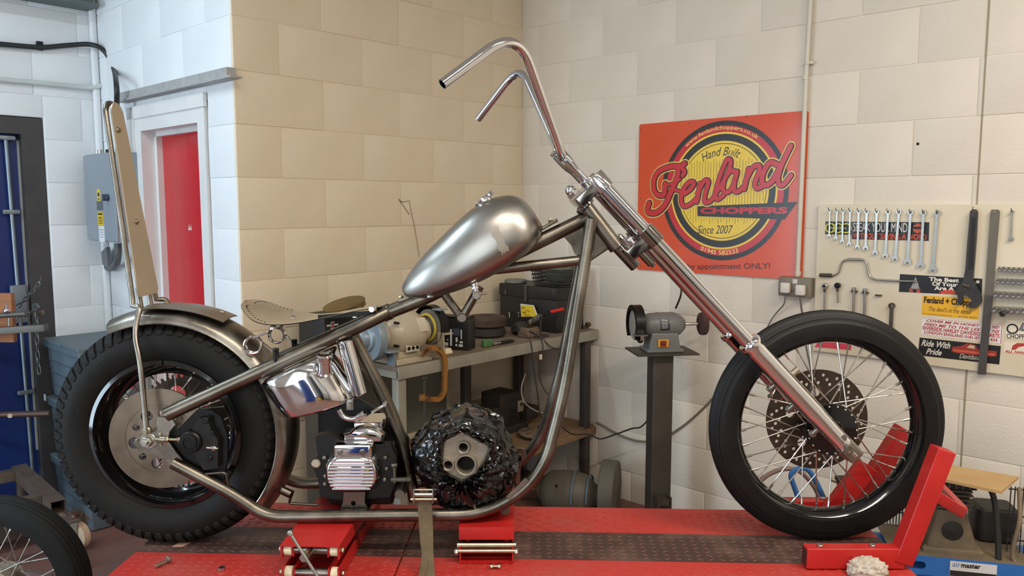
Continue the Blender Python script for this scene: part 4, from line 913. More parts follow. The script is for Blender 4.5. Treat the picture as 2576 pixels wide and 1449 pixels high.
# ---- scissor jack with nylon rollers and a T handle
def jl(px, py, y): return ony(px, py, y)
JT = LZ + .102
def channel(mb, x0, x1, y0, y1, z0, z1, t, top=True):
    """open channel running away from the camera"""
    mb.box(((x0 + x1) / 2, (y0 + y1) / 2, z1 - t / 2 if top else z0 + t / 2), (x1 - x0, y1 - y0, t))
    for x in (x0 + t / 2, x1 - t / 2): mb.box((x, (y0 + y1) / 2, (z0 + z1) / 2 + (-t / 2 if top else t / 2)), (t, y1 - y0, z1 - z0 - t))
x0, x1 = -.603, -.448; jk = thing('scissor_jack', 'red scissor jack with white nylon rollers under the gearbox', 'jack', ((x0 + x1) / 2, 2.17, LZ))
JX = Matrix.Translation((-.525, 1.96, 0)) @ Matrix.Rotation(math.radians(-3.0), 4, 'Z') @ Matrix.Translation((.525, -1.96, 0))
mb = MB(JX); channel(mb, x0, x1, 1.965, 2.46, JT - .036, JT, .004); mb.build('top_channel', RED, jk)
mb = MB(JX); channel(mb, x0 + .002, x1 - .002, 1.965, 2.46, LZ + .0022, LZ + .040, .004, top=False); mb.build('base_channel', RED, jk)
for (za, zb, yo) in ((JT - .019, LZ + .022, 0), (LZ + .022, JT - .019, .012)):
    for x in (x0 + .030, x1 - .030): mb = MB(JX); mb.tube([(x, 1.985 + yo, za), (x, 2.40, zb)], .009, 6); mb.build('link', REDD, jk)
for z in (JT - .019, LZ + .0205):
    mb = MB(JX); mb.cyl((x0 + .030, 1.984, z), (x1 - .030, 1.984, z), .0115, 16); mb.build('cross_rod', STEEL, jk)
    for xa in (x0 + .005, x1 - .027): mb = MB(JX); mb.cyl((xa, 1.984, z), (xa + .022, 1.984, z), .0155, 24, .002); mb.build('roller', NYLON, jk)
    for xa, s_ in ((x0, -1), (x1, 1)): mb = MB(JX); mb.hexn((xa, 1.984, z), (xa + s_ * .008, 1.984, z), .008); mb.build('bolt', BRASSY, jk)
    for xa in (x0 + .028, x1 - .034): mb = MB(JX); mb.box((xa + .003, 1.984, z), (.006, .026, .030), bev=.002); mb.build('washer_plate', REDD, jk)
hc = ony(768, 1399, 1.925); a = ony(728, 1338, 1.918); b = ony(806, 1462, 1.905)
mb = MB(); mb.cyl(Vector((hc.x, 1.984, JT - .019)), hc - YV * .012, .010, 6); mb.hexn(hc + YV * .012, hc - YV * .014, .0125); mb.build('screw', ZINC, jk)
mb = MB(); mb.cyl(a, b, .0042, 12); d = (b - a).normalized(); mb.cyl(a - d * .003, a + d * .010, .0078, 16, .002); mb.build('handle', ZINC, jk, label='steel T handle')
# ---- second jack
x0, x1 = -.146, .006; jk2 = thing('scissor_jack', 'red scissor jack with a closed front plate under the wrapped engine', 'jack', ((x0 + x1) / 2, 2.28, LZ))
mb = MB(); channel(mb, x0, x1, 2.085, 2.52, JT - .036, JT, .004); mb.box(((x0 + x1) / 2, 2.083, JT - .018), (x1 - x0, .004, .034), bev=.001); mb.build('top_channel', RED, jk2)
mb = MB(); channel(mb, x0 + .002, x1 - .002, 2.075, 2.52, LZ + .0022, LZ + .048, .004, top=False); mb.build('base_channel', REDD, jk2)
for (za, zb) in ((JT - .045, LZ + .022), (LZ + .03, JT - .03)):
    for x in (x0 + .022, x1 - .022): mb = MB(); mb.tube([(x, 2.11, za), (x, 2.46, zb)], .008, 6); mb.build('link', REDD, jk2)
for z, y, r in ((LZ + .047, 2.092, .009), (LZ + .036, 2.078, .006)):
    mb = MB(); mb.cyl((x0 - .006, y, z), (x1 + .006, y, z), r, 14, .001); mb.build('cross_rod', BRASSY, jk2)
mb = MB(); mb.hexn((x0 - .012, 2.078, LZ + .034), (x0 - .002, 2.078, LZ + .034), .009); mb.build('bolt', ZINC, jk2)
mb = MB(); mb.hexn((x1 + .002, 2.078, LZ + .034), (x1 + .01, 2.078, LZ + .034), .009); mb.build('bolt', ZINC, jk2)
# ---- ratchet strap over the frame rail
ST = M('olive_webbing', (98, 84, 60), .8, 0, var=.2, vs=40, bump=.3, bs=350)
sp = thing('ratchet_strap', 'olive webbing strap with a ratchet buckle over the frame rail', 'strap', ony(1070, 1400, 2.05))
def ribbon(mb, pts, w_, th, across=(1, 0, 0)):
    ac = Vector(across)
    for sgn in (-1, 1):
        mb.grid([[p + ac * (w_ * q * .5 * k_) + Vector((0, sgn * th / 2, 0)) for q in (-1, -.33, .33, 1)] for p, k_ in pts])
mb = MB(); P_ = []
for (px, py, y, k_) in ((1068, 1258, 2.062, 1), (1070, 1290, 2.062, 1), (1072, 1330, 2.05, .98), (1074, 1370, 2.035, .9), (1076, 1392, 2.028, .8), (1075, 1415, 2.02, .95), (1074, 1445, 2.00, 1.1), (1073, 1480, 1.98, 1.1)): P_.append((ony(px, py, y), k_))
ribbon(mb, P_, .038, .002); mb.build('webbing', ST, sp)
mb = MB(); P_ = [(ony(1068, 1410, 2.010), .5), (ony(1068, 1425, 2.0), .7), (ony(1062, 1450, 1.985), .9)]; ribbon(mb, P_, .03, .002, (.8, .6, 0)); mb.build('webbing_tail', ST, sp)
for (px, py, L, r) in ((1066, 1256, .072, .0045), (1066, 1244, .054, .006), (1066, 1232, .05, .003)):
    c = ony(px, py, 2.055); mb = MB(); mb.cyl(c - ex * L / 2, c + ex * L / 2, r, 12, .001); mb.build('buckle_bar', BRASSY if r < .005 else ZINC, sp)
for px in (1043, 1090): c = ony(px, 1244, 2.058); mb = MB(); mb.box(c, (.003, .03, .04), bev=.001); mb.build('buckle_cheek', ZINC, sp)
# ---- front wheel clamp
ck = thing('wheel_clamp', 'red box-section wheel clamp holding the front wheel', 'clamp', (0.95, 2.22, LZ))
def boxtube(mb, a, b, w_, h_, side=(0, 1, 0), hollow=True):
    a, b = Vector(a), Vector(b); d = (b - a); L = d.length; d.normalize(); s_ = Vector(side); s_ = (s_ - d * s_.dot(d)).normalized(); u_ = s_.cross(d)
    mb.box((a + b) / 2, (L, w_, h_), (d, s_, u_), bev=.004)
for y, nm in ((2.056, 0), (2.400, 1)):
    mb = MB(); boxtube(mb, (.795, y, LZ + .032), (1.06, y, LZ + .032), .040, .056); mb.build('base_tube', RED, ck)
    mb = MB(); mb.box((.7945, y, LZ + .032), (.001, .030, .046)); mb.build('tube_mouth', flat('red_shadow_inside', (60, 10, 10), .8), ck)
    for px in (2062, 2194):
        c = onz(px, 1373, LZ + .060); c.y = y; mb = MB(); mb.cyl(c, c + ez * .005, .009, 12, .001); mb.build('bolt', ZINC, ck)
ta = ony(2264, 1412, 2.056); tb = ony(2373, 1128, 2.056); mb = MB(); boxtube(mb, ta, tb, .046, .050); up1 = mb.build('upright', RED, ck, label='near upright of the clamp')
ta2 = ony(2120, 1320, 2.40); tb2 = ony(2276, 1078, 2.40); mb = MB(); boxtube(mb, ta2, tb2, .046, .052); mb.build('upright', RED, ck, label='far upright of the clamp')
mb = MB(); boxtube(mb, ony(2062, 1330, 2.355), ony(2182, 1168, 2.355), .030, .062); mb.build('pivot_arm', RED, ck)
mb = MB(); boxtube(mb, ony(2352, 1246, 2.06), ony(2420, 1288, 2.12), .026, .030); mb.build('cross_brace', RED, ck)
mb = MB(); boxtube(mb, ony(2362, 1222, 2.39), ony(2420, 1283, 2.135), .026, .024); mb.build('cross_brace', RED, ck)
# ---- loose bits on the deck
def on_deck(px, py): return onz(px, py, LZ + .0012)
c = on_deck(410, 1422); mb = MB(); d = Vector((.5, .86, 0)); mb.cyl(c - d * .022 + ez * .006, c + d * .012 + ez * .006, .005, 12, .001); mb.cyl(c + d * .012 + ez * .0105, c + d * .022 + ez * .0105, .0105, 14, .003); solo(mb, 'bolt', M('rusty_bolt', (134, 112, 100), .5, .7), 'loose dome-headed bolt lying on the red deck', 'bolt')
c = on_deck(558, 1434); mb = MB(); mb.lathe([(.0045, 0), (.0095, 0), (.0095, .008), (.0045, .008)], c, ez, 6, closed=True); solo(mb, 'hex_nut', ZINC, 'small loose hex nut on the red deck', 'nut')
c = on_deck(1246, 1430); mb = MB(); mb.cyl(c + Vector((-.012, 0, .006)), c + Vector((.012, 0, .006)), .0035, 10); mb.hexn(c + Vector((-.014, 0, .006)), c + Vector((-.006, 0, .006)), .007); mb.hexn(c + Vector((.006, 0, .006)), c + Vector((.014, 0, .006)), .007); solo(mb, 'stud', BRASSY, 'short stud with two nuts lying below the jack', 'stud')
c = on_deck(1240, 1302 + 120); 
c = on_deck(456, 1371); mb = MB(); mb.plate([[(-.022, -.012), (-.012, .014), (.022, .016), (.008, -.012)]], c, (1, 0, 0), (0, 1, 0), .001); solo(mb, 'paper_scrap', flat('tan_paper', (190, 150, 128), .8), 'scrap of tan paper under the rear tyre', 'paper')
c = on_deck(2182, 1446); bmr = bmesh.new(); bmesh.ops.create_icosphere(bmr, subdivisions=5, radius=1)
for v in bmr.verts:
    d = v.co.normalized(); q = d * 2.1; f = 1 - abs(noise.noise(q * 1.6)) * 1.6; g = noise.noise(q * 3 + Vector((4, 1, 2))); k_ = .8 + .25 * f + .12 * g
    v.co = Vector((d.x * .052 * k_, d.y * .040 * k_, max(-.3, d.z) * .036 * k_ + .012))
me = bpy.data.meshes.new('rag'); bmr.to_mesh(me); bmr.free(); me.polygons.foreach_set('use_smooth', [True] * len(me.polygons)); me.materials.append(M('dirty_rag', (206, 196, 182), .9, 0, var=.2, vs=40, col2=(170, 158, 140), bump=.3, bs=160))
o = bpy.data.objects.new('rag', me); COL.objects.link(o); o.location = c; o['label'] = 'crumpled off-white rag on the deck beside the wheel clamp'; o['category'] = 'rag'
# ================================================================ workbench and what stands on it
BT = 0.933; FRONT = 2.600; BL, BR_ = 2.090, 3.505
BENCHG = M('bench_green_grey', (160, 158, 144), .5, .1, var=.1, vs=8, col2=(142, 138, 124), bump=.05, bs=90)
BENCHTOP = M('dirty_bench_top', (134, 118, 100), .7, 0, var=.2, vs=10, col2=(112, 98, 84), bump=.1, bs=120)
DKSTEEL = M('dark_leg_steel', (74, 66, 60), .5, .3, var=.15, vs=12)
PLY = M('plywood_shelf', (152, 118, 84), .65, 0, var=.15, vs=6, col2=(120, 94, 70))
wbn = thing('workbench', 'grey-green steel workbench along the tan wall', 'workbench', rm((BL + BR_) / 2, 2.88, 0), THR)
mb = MB(FRAME); mb.box(((BL + BR_) / 2, (FRONT + 3.165) / 2, BT - .010), (BR_ - BL, 3.165 - FRONT, .020)); mb.build('top', BENCHTOP, wbn)
mb = MB(FRAME); mb.box(((BL + BR_) / 2, FRONT - .002, BT - .026), (BR_ - BL, .006, .054), bev=.001); mb.build('front_angle', BENCHG, wbn)
mb = MB(FRAME); mb.box((BL + .012, (FRONT + 3.165) / 2, BT - .036), (.025, 3.165 - FRONT - .02, .03)); mb.build('side_rail', BENCHG, wbn)
for (a, b) in ((BL + .03, FRONT + .03), (BR_ - .07, FRONT + .03), (BL + .03, 3.13), (2.92, 3.05), (BR_ - .07, 3.13)):
    mb = MB(FRAME); mb.box((a, b, (BT - .05) / 2 + .001), (.045, .045, BT - .052), bev=.004); mb.build('leg', BENCHG if a < 2.2 else DKSTEEL, wbn)
SH = .392
mb = MB(FRAME); mb.box((2.82, 2.885, SH - .010), (1.36, .54, .02)); mb.build('shelf', PLY, wbn, label='stained plywood lower shelf')
mb = MB(FRAME); mb.box((2.82, FRONT + .012, SH - .03), (1.36, .03, .04), bev=.003); mb.build('shelf_rail', PLY, wbn)
mb = MB(FRAME); mb.box((2.48, 3.155, .66), (.78, .006, .46)); mb.build('back_panel', M('grey_panel', (118, 118, 108), .5, .2, var=.08, vs=4), wbn, label='grey sheet panel under the bench')
mb = MB(FRAME); mb.box((2.34, FRONT + .10, .475), (.46, .05, .05), bev=.004); mb.build('cross_rail', BENCHG, wbn)
def fb(a, b, z): return rm(a, b, z)
def pb(px, py, b): p = onb(px, py, b); return p.dot(UA), p.z
# ---- beige bench grinder
BEIGE = M('beige_enamel', (186, 174, 150), .36, 0, var=.06, vs=10, col2=(176, 162, 138), coat=.15)
GB = M('blue_grey_guard', (128, 142, 150), .4, .2, var=.08, vs=10)
g = thing('bench_grinder', 'beige double-ended bench grinder on the left end of the workbench', 'grinder', rm(2.2, 2.72, BT), THR)
gbx_ = 2.722; am, zm = pb(1012, 838, gbx_)
mb = MB(FRAME); mb.box((2.205, 2.725, BT + .014), (.20, .21, .026), bev=.005); mb.box((2.205, 2.725, BT + .060), (.13, .14, .085), bev=.008, taper=(.75, .85)); mb.build('pedestal', BEIGE, g)
mb = MB(); mb.lathe([(.030, -.165), (.046, -.160), (.050, -.135), (.052, -.110), (.082, -.090), (.094, -.060), (.098, -.02), (.099, .01), (.098, .03), (.088, .070), (.060, .098), (.052, .105), (.052, .125), (.035, .130)], fb(am, gbx_, zm), UA, 40); mb.build('motor', BEIGE, g)
c = fb(am - .175, gbx_, zm); mb = MB(); mb.lathe([(.02, -.012), (.082, -.012), (.084, -.008), (.084, .010), (.080, .013), (.02, .013)], c, UA, 36); mb.build('grinding_wheel', M('grey_stone', (128, 124, 116), .8, 0, bump=.3, bs=300), g)
mb = MB(); mb.lathe([(.0, -.040), (.035, -.039), (.055, -.030), (.060, -.020), (.098, -.020), (.100, -.016), (.100, .018), (.094, .018)], c, UA, 36, a0=PI * .35, a1=PI * 1.75); mb.build('wheel_guard', GB, g, label='blue-grey wheel guard')
mb = MB(); mb.ball(c - UA * .028, .045, 20, (1, 1, 1)); mb.build('guard_dome', GB, g)
mb = MB(FRAME); a_, z_ = am - .165, zm - .05; mb.box((a_ + .02, gbx_ - .09, z_), (.05, .07, .006)); mb.box((a_ + .045, gbx_ - .07, z_ - .04), (.006, .05, .08)); mb.build('tool_rest', GB, g)
c = fb(am + .165, gbx_, zm + .01); mb = MB(); mb.lathe([(.02, -.012), (.082, -.012), (.084, .010), (.02, .013)], c, UA, 36); mb.build('grinding_wheel', M('grey_stone', (128, 124, 116), .8, 0, bump=.3, bs=300), g)
mb = MB(); mb.lathe([(.0, .030), (.098, .028), (.102, .024), (.102, -.018), (.096, -.018)], c, UA, 36, a0=-PI * .2, a1=PI * 1.2); mb.build('wheel_guard', SATBLK, g, label='dark wheel guard')
mb = MB(); mb.lathe([(.055, -.026), (.066, -.024), (.066, -.020), (.055, -.018)], c, UA, 30, closed=True); mb.build('paper_washer', flat('yellow_paper', (214, 190, 70), .7), g)
mb = MB(FRAME); mb.box((am + .15, gbx_ - .085, zm + .10), (.05, .05, .006)); mb.build('spark_guard', GB, g); mb = MB(FRAME); mb.box((am + .15, gbx_ - .09, zm - .045), (.006, .04, .08)); mb.box((am + .17, gbx_ - .10, zm - .01), (.045, .05, .005)); mb.build('tool_rest', BEIGE, g)
mb = MB(FRAME); mb.box((2.205, 2.638, BT + .066), (.075, .006, .034), bev=.002); sw = mb.build('switch_plate', flat('switch_plate', (200, 192, 176), .5), g)
for k in (-1, 0, 1): mb = MB(FRAME); mb.cyl((2.205 + k * .024, 2.637, BT + .066), (2.205 + k * .024, 2.630, BT + .066), .008, 14, .002); mb.build('switch_button', SATBLK, sw)
mb = MB(); ring = []
for i in range(9):
    row = []
    for k in range(7):
        th = math.radians(-14 + 38 * k / 6 + 22); p = fb(am + .015 + .055 * i / 8, gbx_, zm) + (-VA * math.cos(th) + ZV * math.sin(th)) * .0998; row.append(p)
    ring.append(row)
mb.grid(ring); rp = mb.build('rating_label', flat('rating_label', (196, 186, 166), .5), g)
for q in ((1000, 813), (1000, 871)):
    p, z_ = pb(q[0], q[1], gbx_ - .09); mb = MB(); mb.cyl(fb(p, gbx_ - .097, z_), fb(p, gbx_ - .07, z_), .006, 10); mb.build('screw_hole', DARKHOLE, g)
# ---- black box with a chrome emblem, tray on top
KB = 2.86; a0, z0_ = pb(815, 800, KB); a1, _ = pb(864, 800, KB)
bx = thing('storage_box', 'black box with a white winged emblem behind the seat rail', 'box', rm(2.02, 2.95, .6), THR)
mb = MB(FRAME); mb.box(((a0 + a1) / 2 + .05, KB + .10, z0_ - .10), (a1 - a0 + .10, .20, .20), bev=.004); mb.build('body', flat('black_card', (26, 24, 24), .55), bx)
cx_, cz_ = pb(837, 819, KB - .002); mb = MB()
for x, z, w_, h_ in ((0, 0, .012, .030), (-.018, .002, .022, .008), (.018, .002, .022, .008), (0, .014, .020, .006), (0, -.013, .018, .006)): mb.box(rm(cx_ + x, KB - .0012, cz_ + z), (w_, .001, h_), (UA, VA, ZV))
mb.build('emblem', flat('emblem_white', (214, 206, 200), .5), bx)
mb = MB(FRAME); mb.box((cx_, KB - .0018, cz_), (.008, .001, .026)); mb.build('emblem_centre', flat('emblem_red', (160, 60, 60), .5), bx)
# shelf block that carries it
mb = MB(FRAME); mb.box(((a0 + a1) / 2 + .05, KB + .10, (z0_ - .20) / 2), (.16, .2, z0_ - .204), bev=.004); solo(mb, 'side_cabinet', DKSTEEL, 'dark cabinet standing beyond the left end of the workbench', 'cabinet')
BR2 = M('old_brass', (150, 126, 70), .4, .8, var=.25, vs=12, col2=(110, 96, 64)); KB2 = 2.80
tr = thing('headlamp_shell', 'tarnished brass headlamp shell lying open behind the seat', 'lamp part', onb(880, 785, KB2), 0)
A0 = onb(822, 786, KB2); A1 = onb(908, 746, KB2); d = (A1 - A0); L = d.length; d.normalize(); n_ = d.cross(VA); n_ = n_ if n_.z > 0 else -n_
mb = MB(); mb.lathe([(L * .5, 0), (L * .5, .004), (L * .47, .005), (.02, .003)], (A0 + A1) / 2, n_, 36); mb.build('lens_plate', BR2, tr)
mb = MB(); cc_ = (A0 + A1) / 2 + d * .03 - n_ * .028; mb.lathe([(.062, 0), (.066, .004), (.062, .024), (.05, .026)], cc_, n_, 30); mb.build('rim', BR2, tr)
# ---- battery
b0_ = onz(1179, 883, BT); aa, ba = b0_.dot(UA), b0_.dot(VA); QB = math.radians(10)
bt = thing('battery', 'black motorcycle battery with a white printed label on the workbench', 'battery', rm(aa + .03, ba + .08, BT), THR)
BXF = FRAME @ Matrix.Translation((aa, ba, 0)) @ Matrix.Rotation(math.radians(24), 4, 'Z')
BWd, BDp, BHt = .088, .150, pb(1165, 806, ba)[1] - BT
mb = MB(BXF); mb.box((BWd / 2, BDp / 2, BT + BHt / 2), (BWd, BDp, BHt), bev=.003); mb.build('case', M('battery_black', (30, 28, 27), .42), bt)
mb = MB(BXF); mb.box((BWd / 2, BDp / 2, BT + BHt + .004), (BWd - .008, BDp - .008, .012), bev=.002); mb.build('lid', SATBLK, bt)
for y in (.03, BDp - .03): mb = MB(BXF); mb.box((.022, y, BT + BHt + .012), (.022, .022, .016), bev=.002); mb.build('terminal', ZINC, bt)
LB = flat('label_white', (206, 212, 214), .5); LBD = flat('label_blue_grey', (66, 72, 90), .5)
mb = MB(BXF)
for (y0, y1, z0, z1) in ((.105, .125, .02, .035), (.105, .125, .045, .052), (.108, .118, .058, .11), (.085, .095, .02, .10), (.03, .05, .018, .030), (.03, .045, .035, .045), (.058, .068, .02, .03), (.056, .066, .04, .062), (.034, .040, .055, .10)): mb.box((-.0006, (y0 + y1) / 2, BT + (z0 + z1) / 2), (.001, y1 - y0, z1 - z0))
mb.build('label_print', LB, bt); mb = MB(BXF); mb.box((-.0006, .062, BT + .088), (.001, .034, .034)); mb.build('label_panel', LBD, bt)
# ---- stack of old fibre discs and a lumpy black pad
DSC = M('rusty_disc', (88, 70, 56), .75, .1, var=.25, vs=14, col2=(64, 50, 42), bump=.25, bs=120)
cD = rm(2.93, 2.90, 0); zt = onb(1232, 790, 2.90).z
dz = BT + .058
mb = MB(); mb.lathe([(.02, 0), (.104, 0), (.108, .006), (.106, .018), (.109, .030), (.106, .042), (.100, .048), (.04, .046), (.038, .042), (0, .042)], Vector((cD.x, cD.y, dz)), ez, 40); solo(mb, 'clutch_drum', DSC, 'rusty round clutch drum stacked behind the battery', 'drum')
mb = MB(); mb.lathe([(0, 0), (.088, 0), (.102, .012), (.100, .040), (.085, .0565), (0, .057)], Vector((cD.x, cD.y, BT + .0005)), ez, 32); solo(mb, 'brake_drum', M('black_lump', (44, 38, 34), .7, 0, bump=.3, bs=80, var=.25), 'black round drum under the rusty clutch drum', 'drum')
def blob(name, loc, sc, mat, label, cat, seed=0, amp=.25, rotz=0):
    b_ = bmesh.new(); bmesh.ops.create_icosphere(b_, subdivisions=4, radius=1); off = Vector((seed * 3.1, seed, seed * 1.7))
    for v in b_.verts:
        d_ = v.co.normalized(); k_ = 1 + amp * noise.noise(d_ * 1.6 + off) + amp * .4 * noise.noise(d_ * 4 + off); v.co = Vector((d_.x * sc[0] * k_, d_.y * sc[1] * k_, (max(-.75, d_.z * k_) + .75) * sc[2] / 1.75 * 1.0))
    me = bpy.data.meshes.new(name); b_.to_mesh(me); b_.free(); me.polygons.foreach_set('use_smooth', [True] * len(me.polygons)); me.materials.append(mat)
    o = bpy.data.objects.new(name, me); COL.objects.link(o); o.location = loc; o.rotation_euler = (0, 0, rotz); o['label'] = label; o['category'] = cat; return o
blob('rubber_boot', rm(3.095, 2.80, BT), (.055, .055, .068), M('black_lump', (44, 38, 34)), 'lumpy black rubber boot in front of the black toolbox', 'rubber boot', 2, .3)
p = onz(1232, 874, BT); mb = MB(); mb.box(p + ez * .019 + VA * .02, (.062, .03, .036), (UA, VA, ZV), bev=.010); solo(mb, 'green_bottle', M('green_plastic', (72, 116, 66), .3, 0, var=.1), 'small green plastic bottle beside the battery', 'bottle')
# pliers
p0 = onz(1254, 868, BT); pp = thing('pliers', 'dark pliers lying near the bench edge', 'pliers', p0)
mb = MB(); mb.cyl(p0 + ez * .008 - VA * .0, p0 + ez * .016, .016, 16, .003); mb.box(p0 + ez * .010 - UA * .025, (.035, .018, .014), (UA, VA, ZV), bev=.004); mb.build('jaws', ZINC, pp)
for s_ in (-1, 1): mb = MB(); mb.tube(wcurve([p0 + ez * .010, p0 + ez * .010 + UA * .03 + VA * s_ * .012, p0 + ez * .010 + UA * .10 + VA * s_ * .010]), .006, 8); mb.build('handle', SATBLK, pp)
# ---- black toolbox with lid hasps, basket, oval lid and yellow card
TBX = M('toolbox_black', (36, 34, 32), .45, .1, var=.15, vs=8)
ta_, tb_ = 3.235, 2.86
tz1 = onb(1262, 716, 3.02).z
tbx = thing('toolbox', 'large black metal toolbox at the back of the workbench', 'toolbox', rm(3.3, 2.88, BT), THR)
mb = MB(FRAME); mb.box((3.355, 2.885, BT + (tz1 - BT) * .36 + .0005), (.235, .42, (tz1 - BT) * .72), bev=.004); mb.build('body', TBX, tbx)
mb = MB(FRAME); mb.box((3.355, 2.885, BT + (tz1 - BT) * .86), (.243, .43, (tz1 - BT) * .275), bev=.006); mb.build('lid', TBX, tbx)
for px in (1272, 1393):
    r_ = ona(px, 735, 3.2325); mb = MB(); mb.box(r_, (.008, .016, .028), (UA, VA, ZV), bev=.002); mb.build('hinge_rivet', DKSTEEL, tbx)
r_ = ona(1322, 738, 3.2305); mb = MB(); mb.box(r_, (.006, .022, .09), (UA, VA, ZV), bev=.002); mb.build('hasp', DKSTEEL, tbx)
for px in (1282, 1305): r_ = ona(px, 790, 3.225); mb = MB(); mb.cyl(r_ - ez * .02, r_ + ez * .01, .004, 8); mb.cyl(r_ + ez * .008, r_ + ez * .012, .009, 10); mb.build('clamp_screw', ZINC, tbx)
YC = flat('yellow_card', (232, 202, 44), .5); c = ona(1331, 780, 3.222)
cd_ = thing('price_card', 'yellow and white printed card leaning on the black toolbox', 'card', ona(1331, 797, 3.222))
def cp(px, py): q = ona(px, py, 3.222); return (-(q - c).dot(VA), (q - c).z)
mb = MB(); mb.plate([[cp(1311, 797), cp(1309, 764), cp(1343, 768), cp(1354, 797)]], c, -VA, ZV, -.0012); mb.build('card', flat('white_card', (226, 222, 208), .5), cd_)
mb = MB(); mb.plate([[cp(1311.5, 796), cp(1311, 767), cp(1341, 770), cp(1350, 796)]], c - UA * .0016, -VA, ZV, -.0004); mb.build('print_ground', YC, cd_)
mb = MB(); x_, z_ = cp(1322, 784); letter(mb, 'UTRA', c - UA * .0026 + -VA * x_ + ZV * z_, -VA, ZV, .036, .011); x_, z_ = cp(1320, 795); letter(mb, 'HEAVY', c - UA * .0026 + -VA * x_ + ZV * z_, -VA, ZV, .046, .011); mb.build('lettering', flat('card_red', (196, 120, 30), .5), cd_)
mb = MB(); x_, z_ = cp(1312, 776); letter(mb, 'Fork', c - UA * .003 + -VA * x_ + ZV * z_, -VA, ZV, .03, .012, shear=.3); x_, z_ = cp(1314, 788); letter(mb, 'Tube', c - UA * .003 + -VA * x_ + ZV * z_, -VA, ZV, .03, .012, shear=.3); mb.build('handwriting', flat('marker_black', (30, 26, 20), .6), cd_)
# basket
tzt = BT + (tz1 - BT) * 1.0 + .001
bs_ = thing('plastic_basket', 'black slatted plastic basket on top of the toolbox', 'basket', rm(3.36, 2.78, tzt), THR)
BK = flat('basket_black', (34, 33, 33), .5); bc = (3.365, 2.765)
mb = MB(FRAME); mb.box((bc[0], bc[1], tzt + .004), (.19, .20, .006)); mb.build('bottom', BK, bs_)
BHh = .092
for (ax_, sgn) in ((0, -1), (0, 1), (1, -1), (1, 1)):
    for row in range(4):
        z = tzt + .020 + row * .020; k_ = 1 + .12 * (z - tzt) / BHh
        mb = MB(FRAME)
        if ax_ == 0: mb.box((bc[0] + sgn * .097 * k_, bc[1], z), (.004, .204 * k_, .009))
        else: mb.box((bc[0], bc[1] + sgn * .102 * k_, z), (.194 * k_, .004, .009))
        mb.build('slat', BK, bs_)
    for j in range(12):
        t = -1 + 2 * (j + .5) / 12; mb = MB(FRAME)
        if ax_ == 0: mb.tube([(bc[0] + sgn * .097, bc[1] + t * .1, tzt + .006), (bc[0] + sgn * .097 * 1.12, bc[1] + t * .1 * 1.12, tzt + BHh)], .0026, 4)
        else: mb.tube([(bc[0] + t * .095, bc[1] + sgn * .102, tzt + .006), (bc[0] + t * .095 * 1.12, bc[1] + sgn * .102 * 1.12, tzt + BHh)], .0026, 4)
        mb.build('upright', BK, bs_)
    mb = MB(FRAME)
    if ax_ == 0: mb.box((bc[0] + sgn * .110, bc[1], tzt + BHh), (.014, .236, .008), bev=.003)
    else: mb.box((bc[0], bc[1] + sgn * .115, tzt + BHh), (.224, .014, .008), bev=.003)
    mb.build('lip', BK, bs_)
blob('green_cloth', rm(3.37, 2.765, tzt + .01), (.075, .08, .115), M('dull_green', (96, 112, 92), .7), 'dull green cloth bundled in the black basket', 'cloth', 4, .2)
mb = MB(); c = rm(3.30, 3.03, tzt); mb.lathe([(0, 0), (.060, 0), (.064, .004), (.064, .016), (.058, .020), (0, .021)], c, ez, 36); solo(mb, 'round_tin_lid', M('grey_green_tin', (112, 118, 112), .45, .2), 'grey round tin lid on top of the black toolbox', 'lid')
# ---- soldering iron in its spring stand
sb0 = onb(1330, 812, 2.68); sb1 = onb(1360, 795, 2.665); sb2 = onb(1384, 785, 2.645); sb3 = onb(1418, 777, 2.625)
si_ = thing('soldering_iron', 'red-handled soldering iron resting in a coiled wire stand', 'soldering iron', Vector((sb1.x, sb1.y, BT)))
mb = MB(); pts = []; d = (sb1 - sb0); x_, y_, z_ = rot_to(d)
for k in range(90): t = k / 89; pts.append(sb0 + d * t + (x_ * math.cos(k * .63) + y_ * math.sin(k * .63)) * (.010 + .006 * t))
mb.tube(pts, .0016, 5); mb.build('spring', ZINC, si_)
mb = MB(); mb.cyl(sb1 - (sb2 - sb1) * .3, sb2, .010, 14, .002); mb.build('collar', SATBLK, si_); mb = MB(); mb.cyl(sb2, sb3, .0085, 14, .003); mb.build('handle', flat('red_plastic', (206, 40, 36), .35), si_)
mb = MB(); mb.box(Vector((sb1.x, sb1.y, BT + .006)), (.08, .05, .010), (UA, VA, ZV), bev=.002); mb.tube([Vector((sb1.x, sb1.y, BT + .01)), sb1], .004, 8); mb.build('stand_base', DKSTEEL, si_)
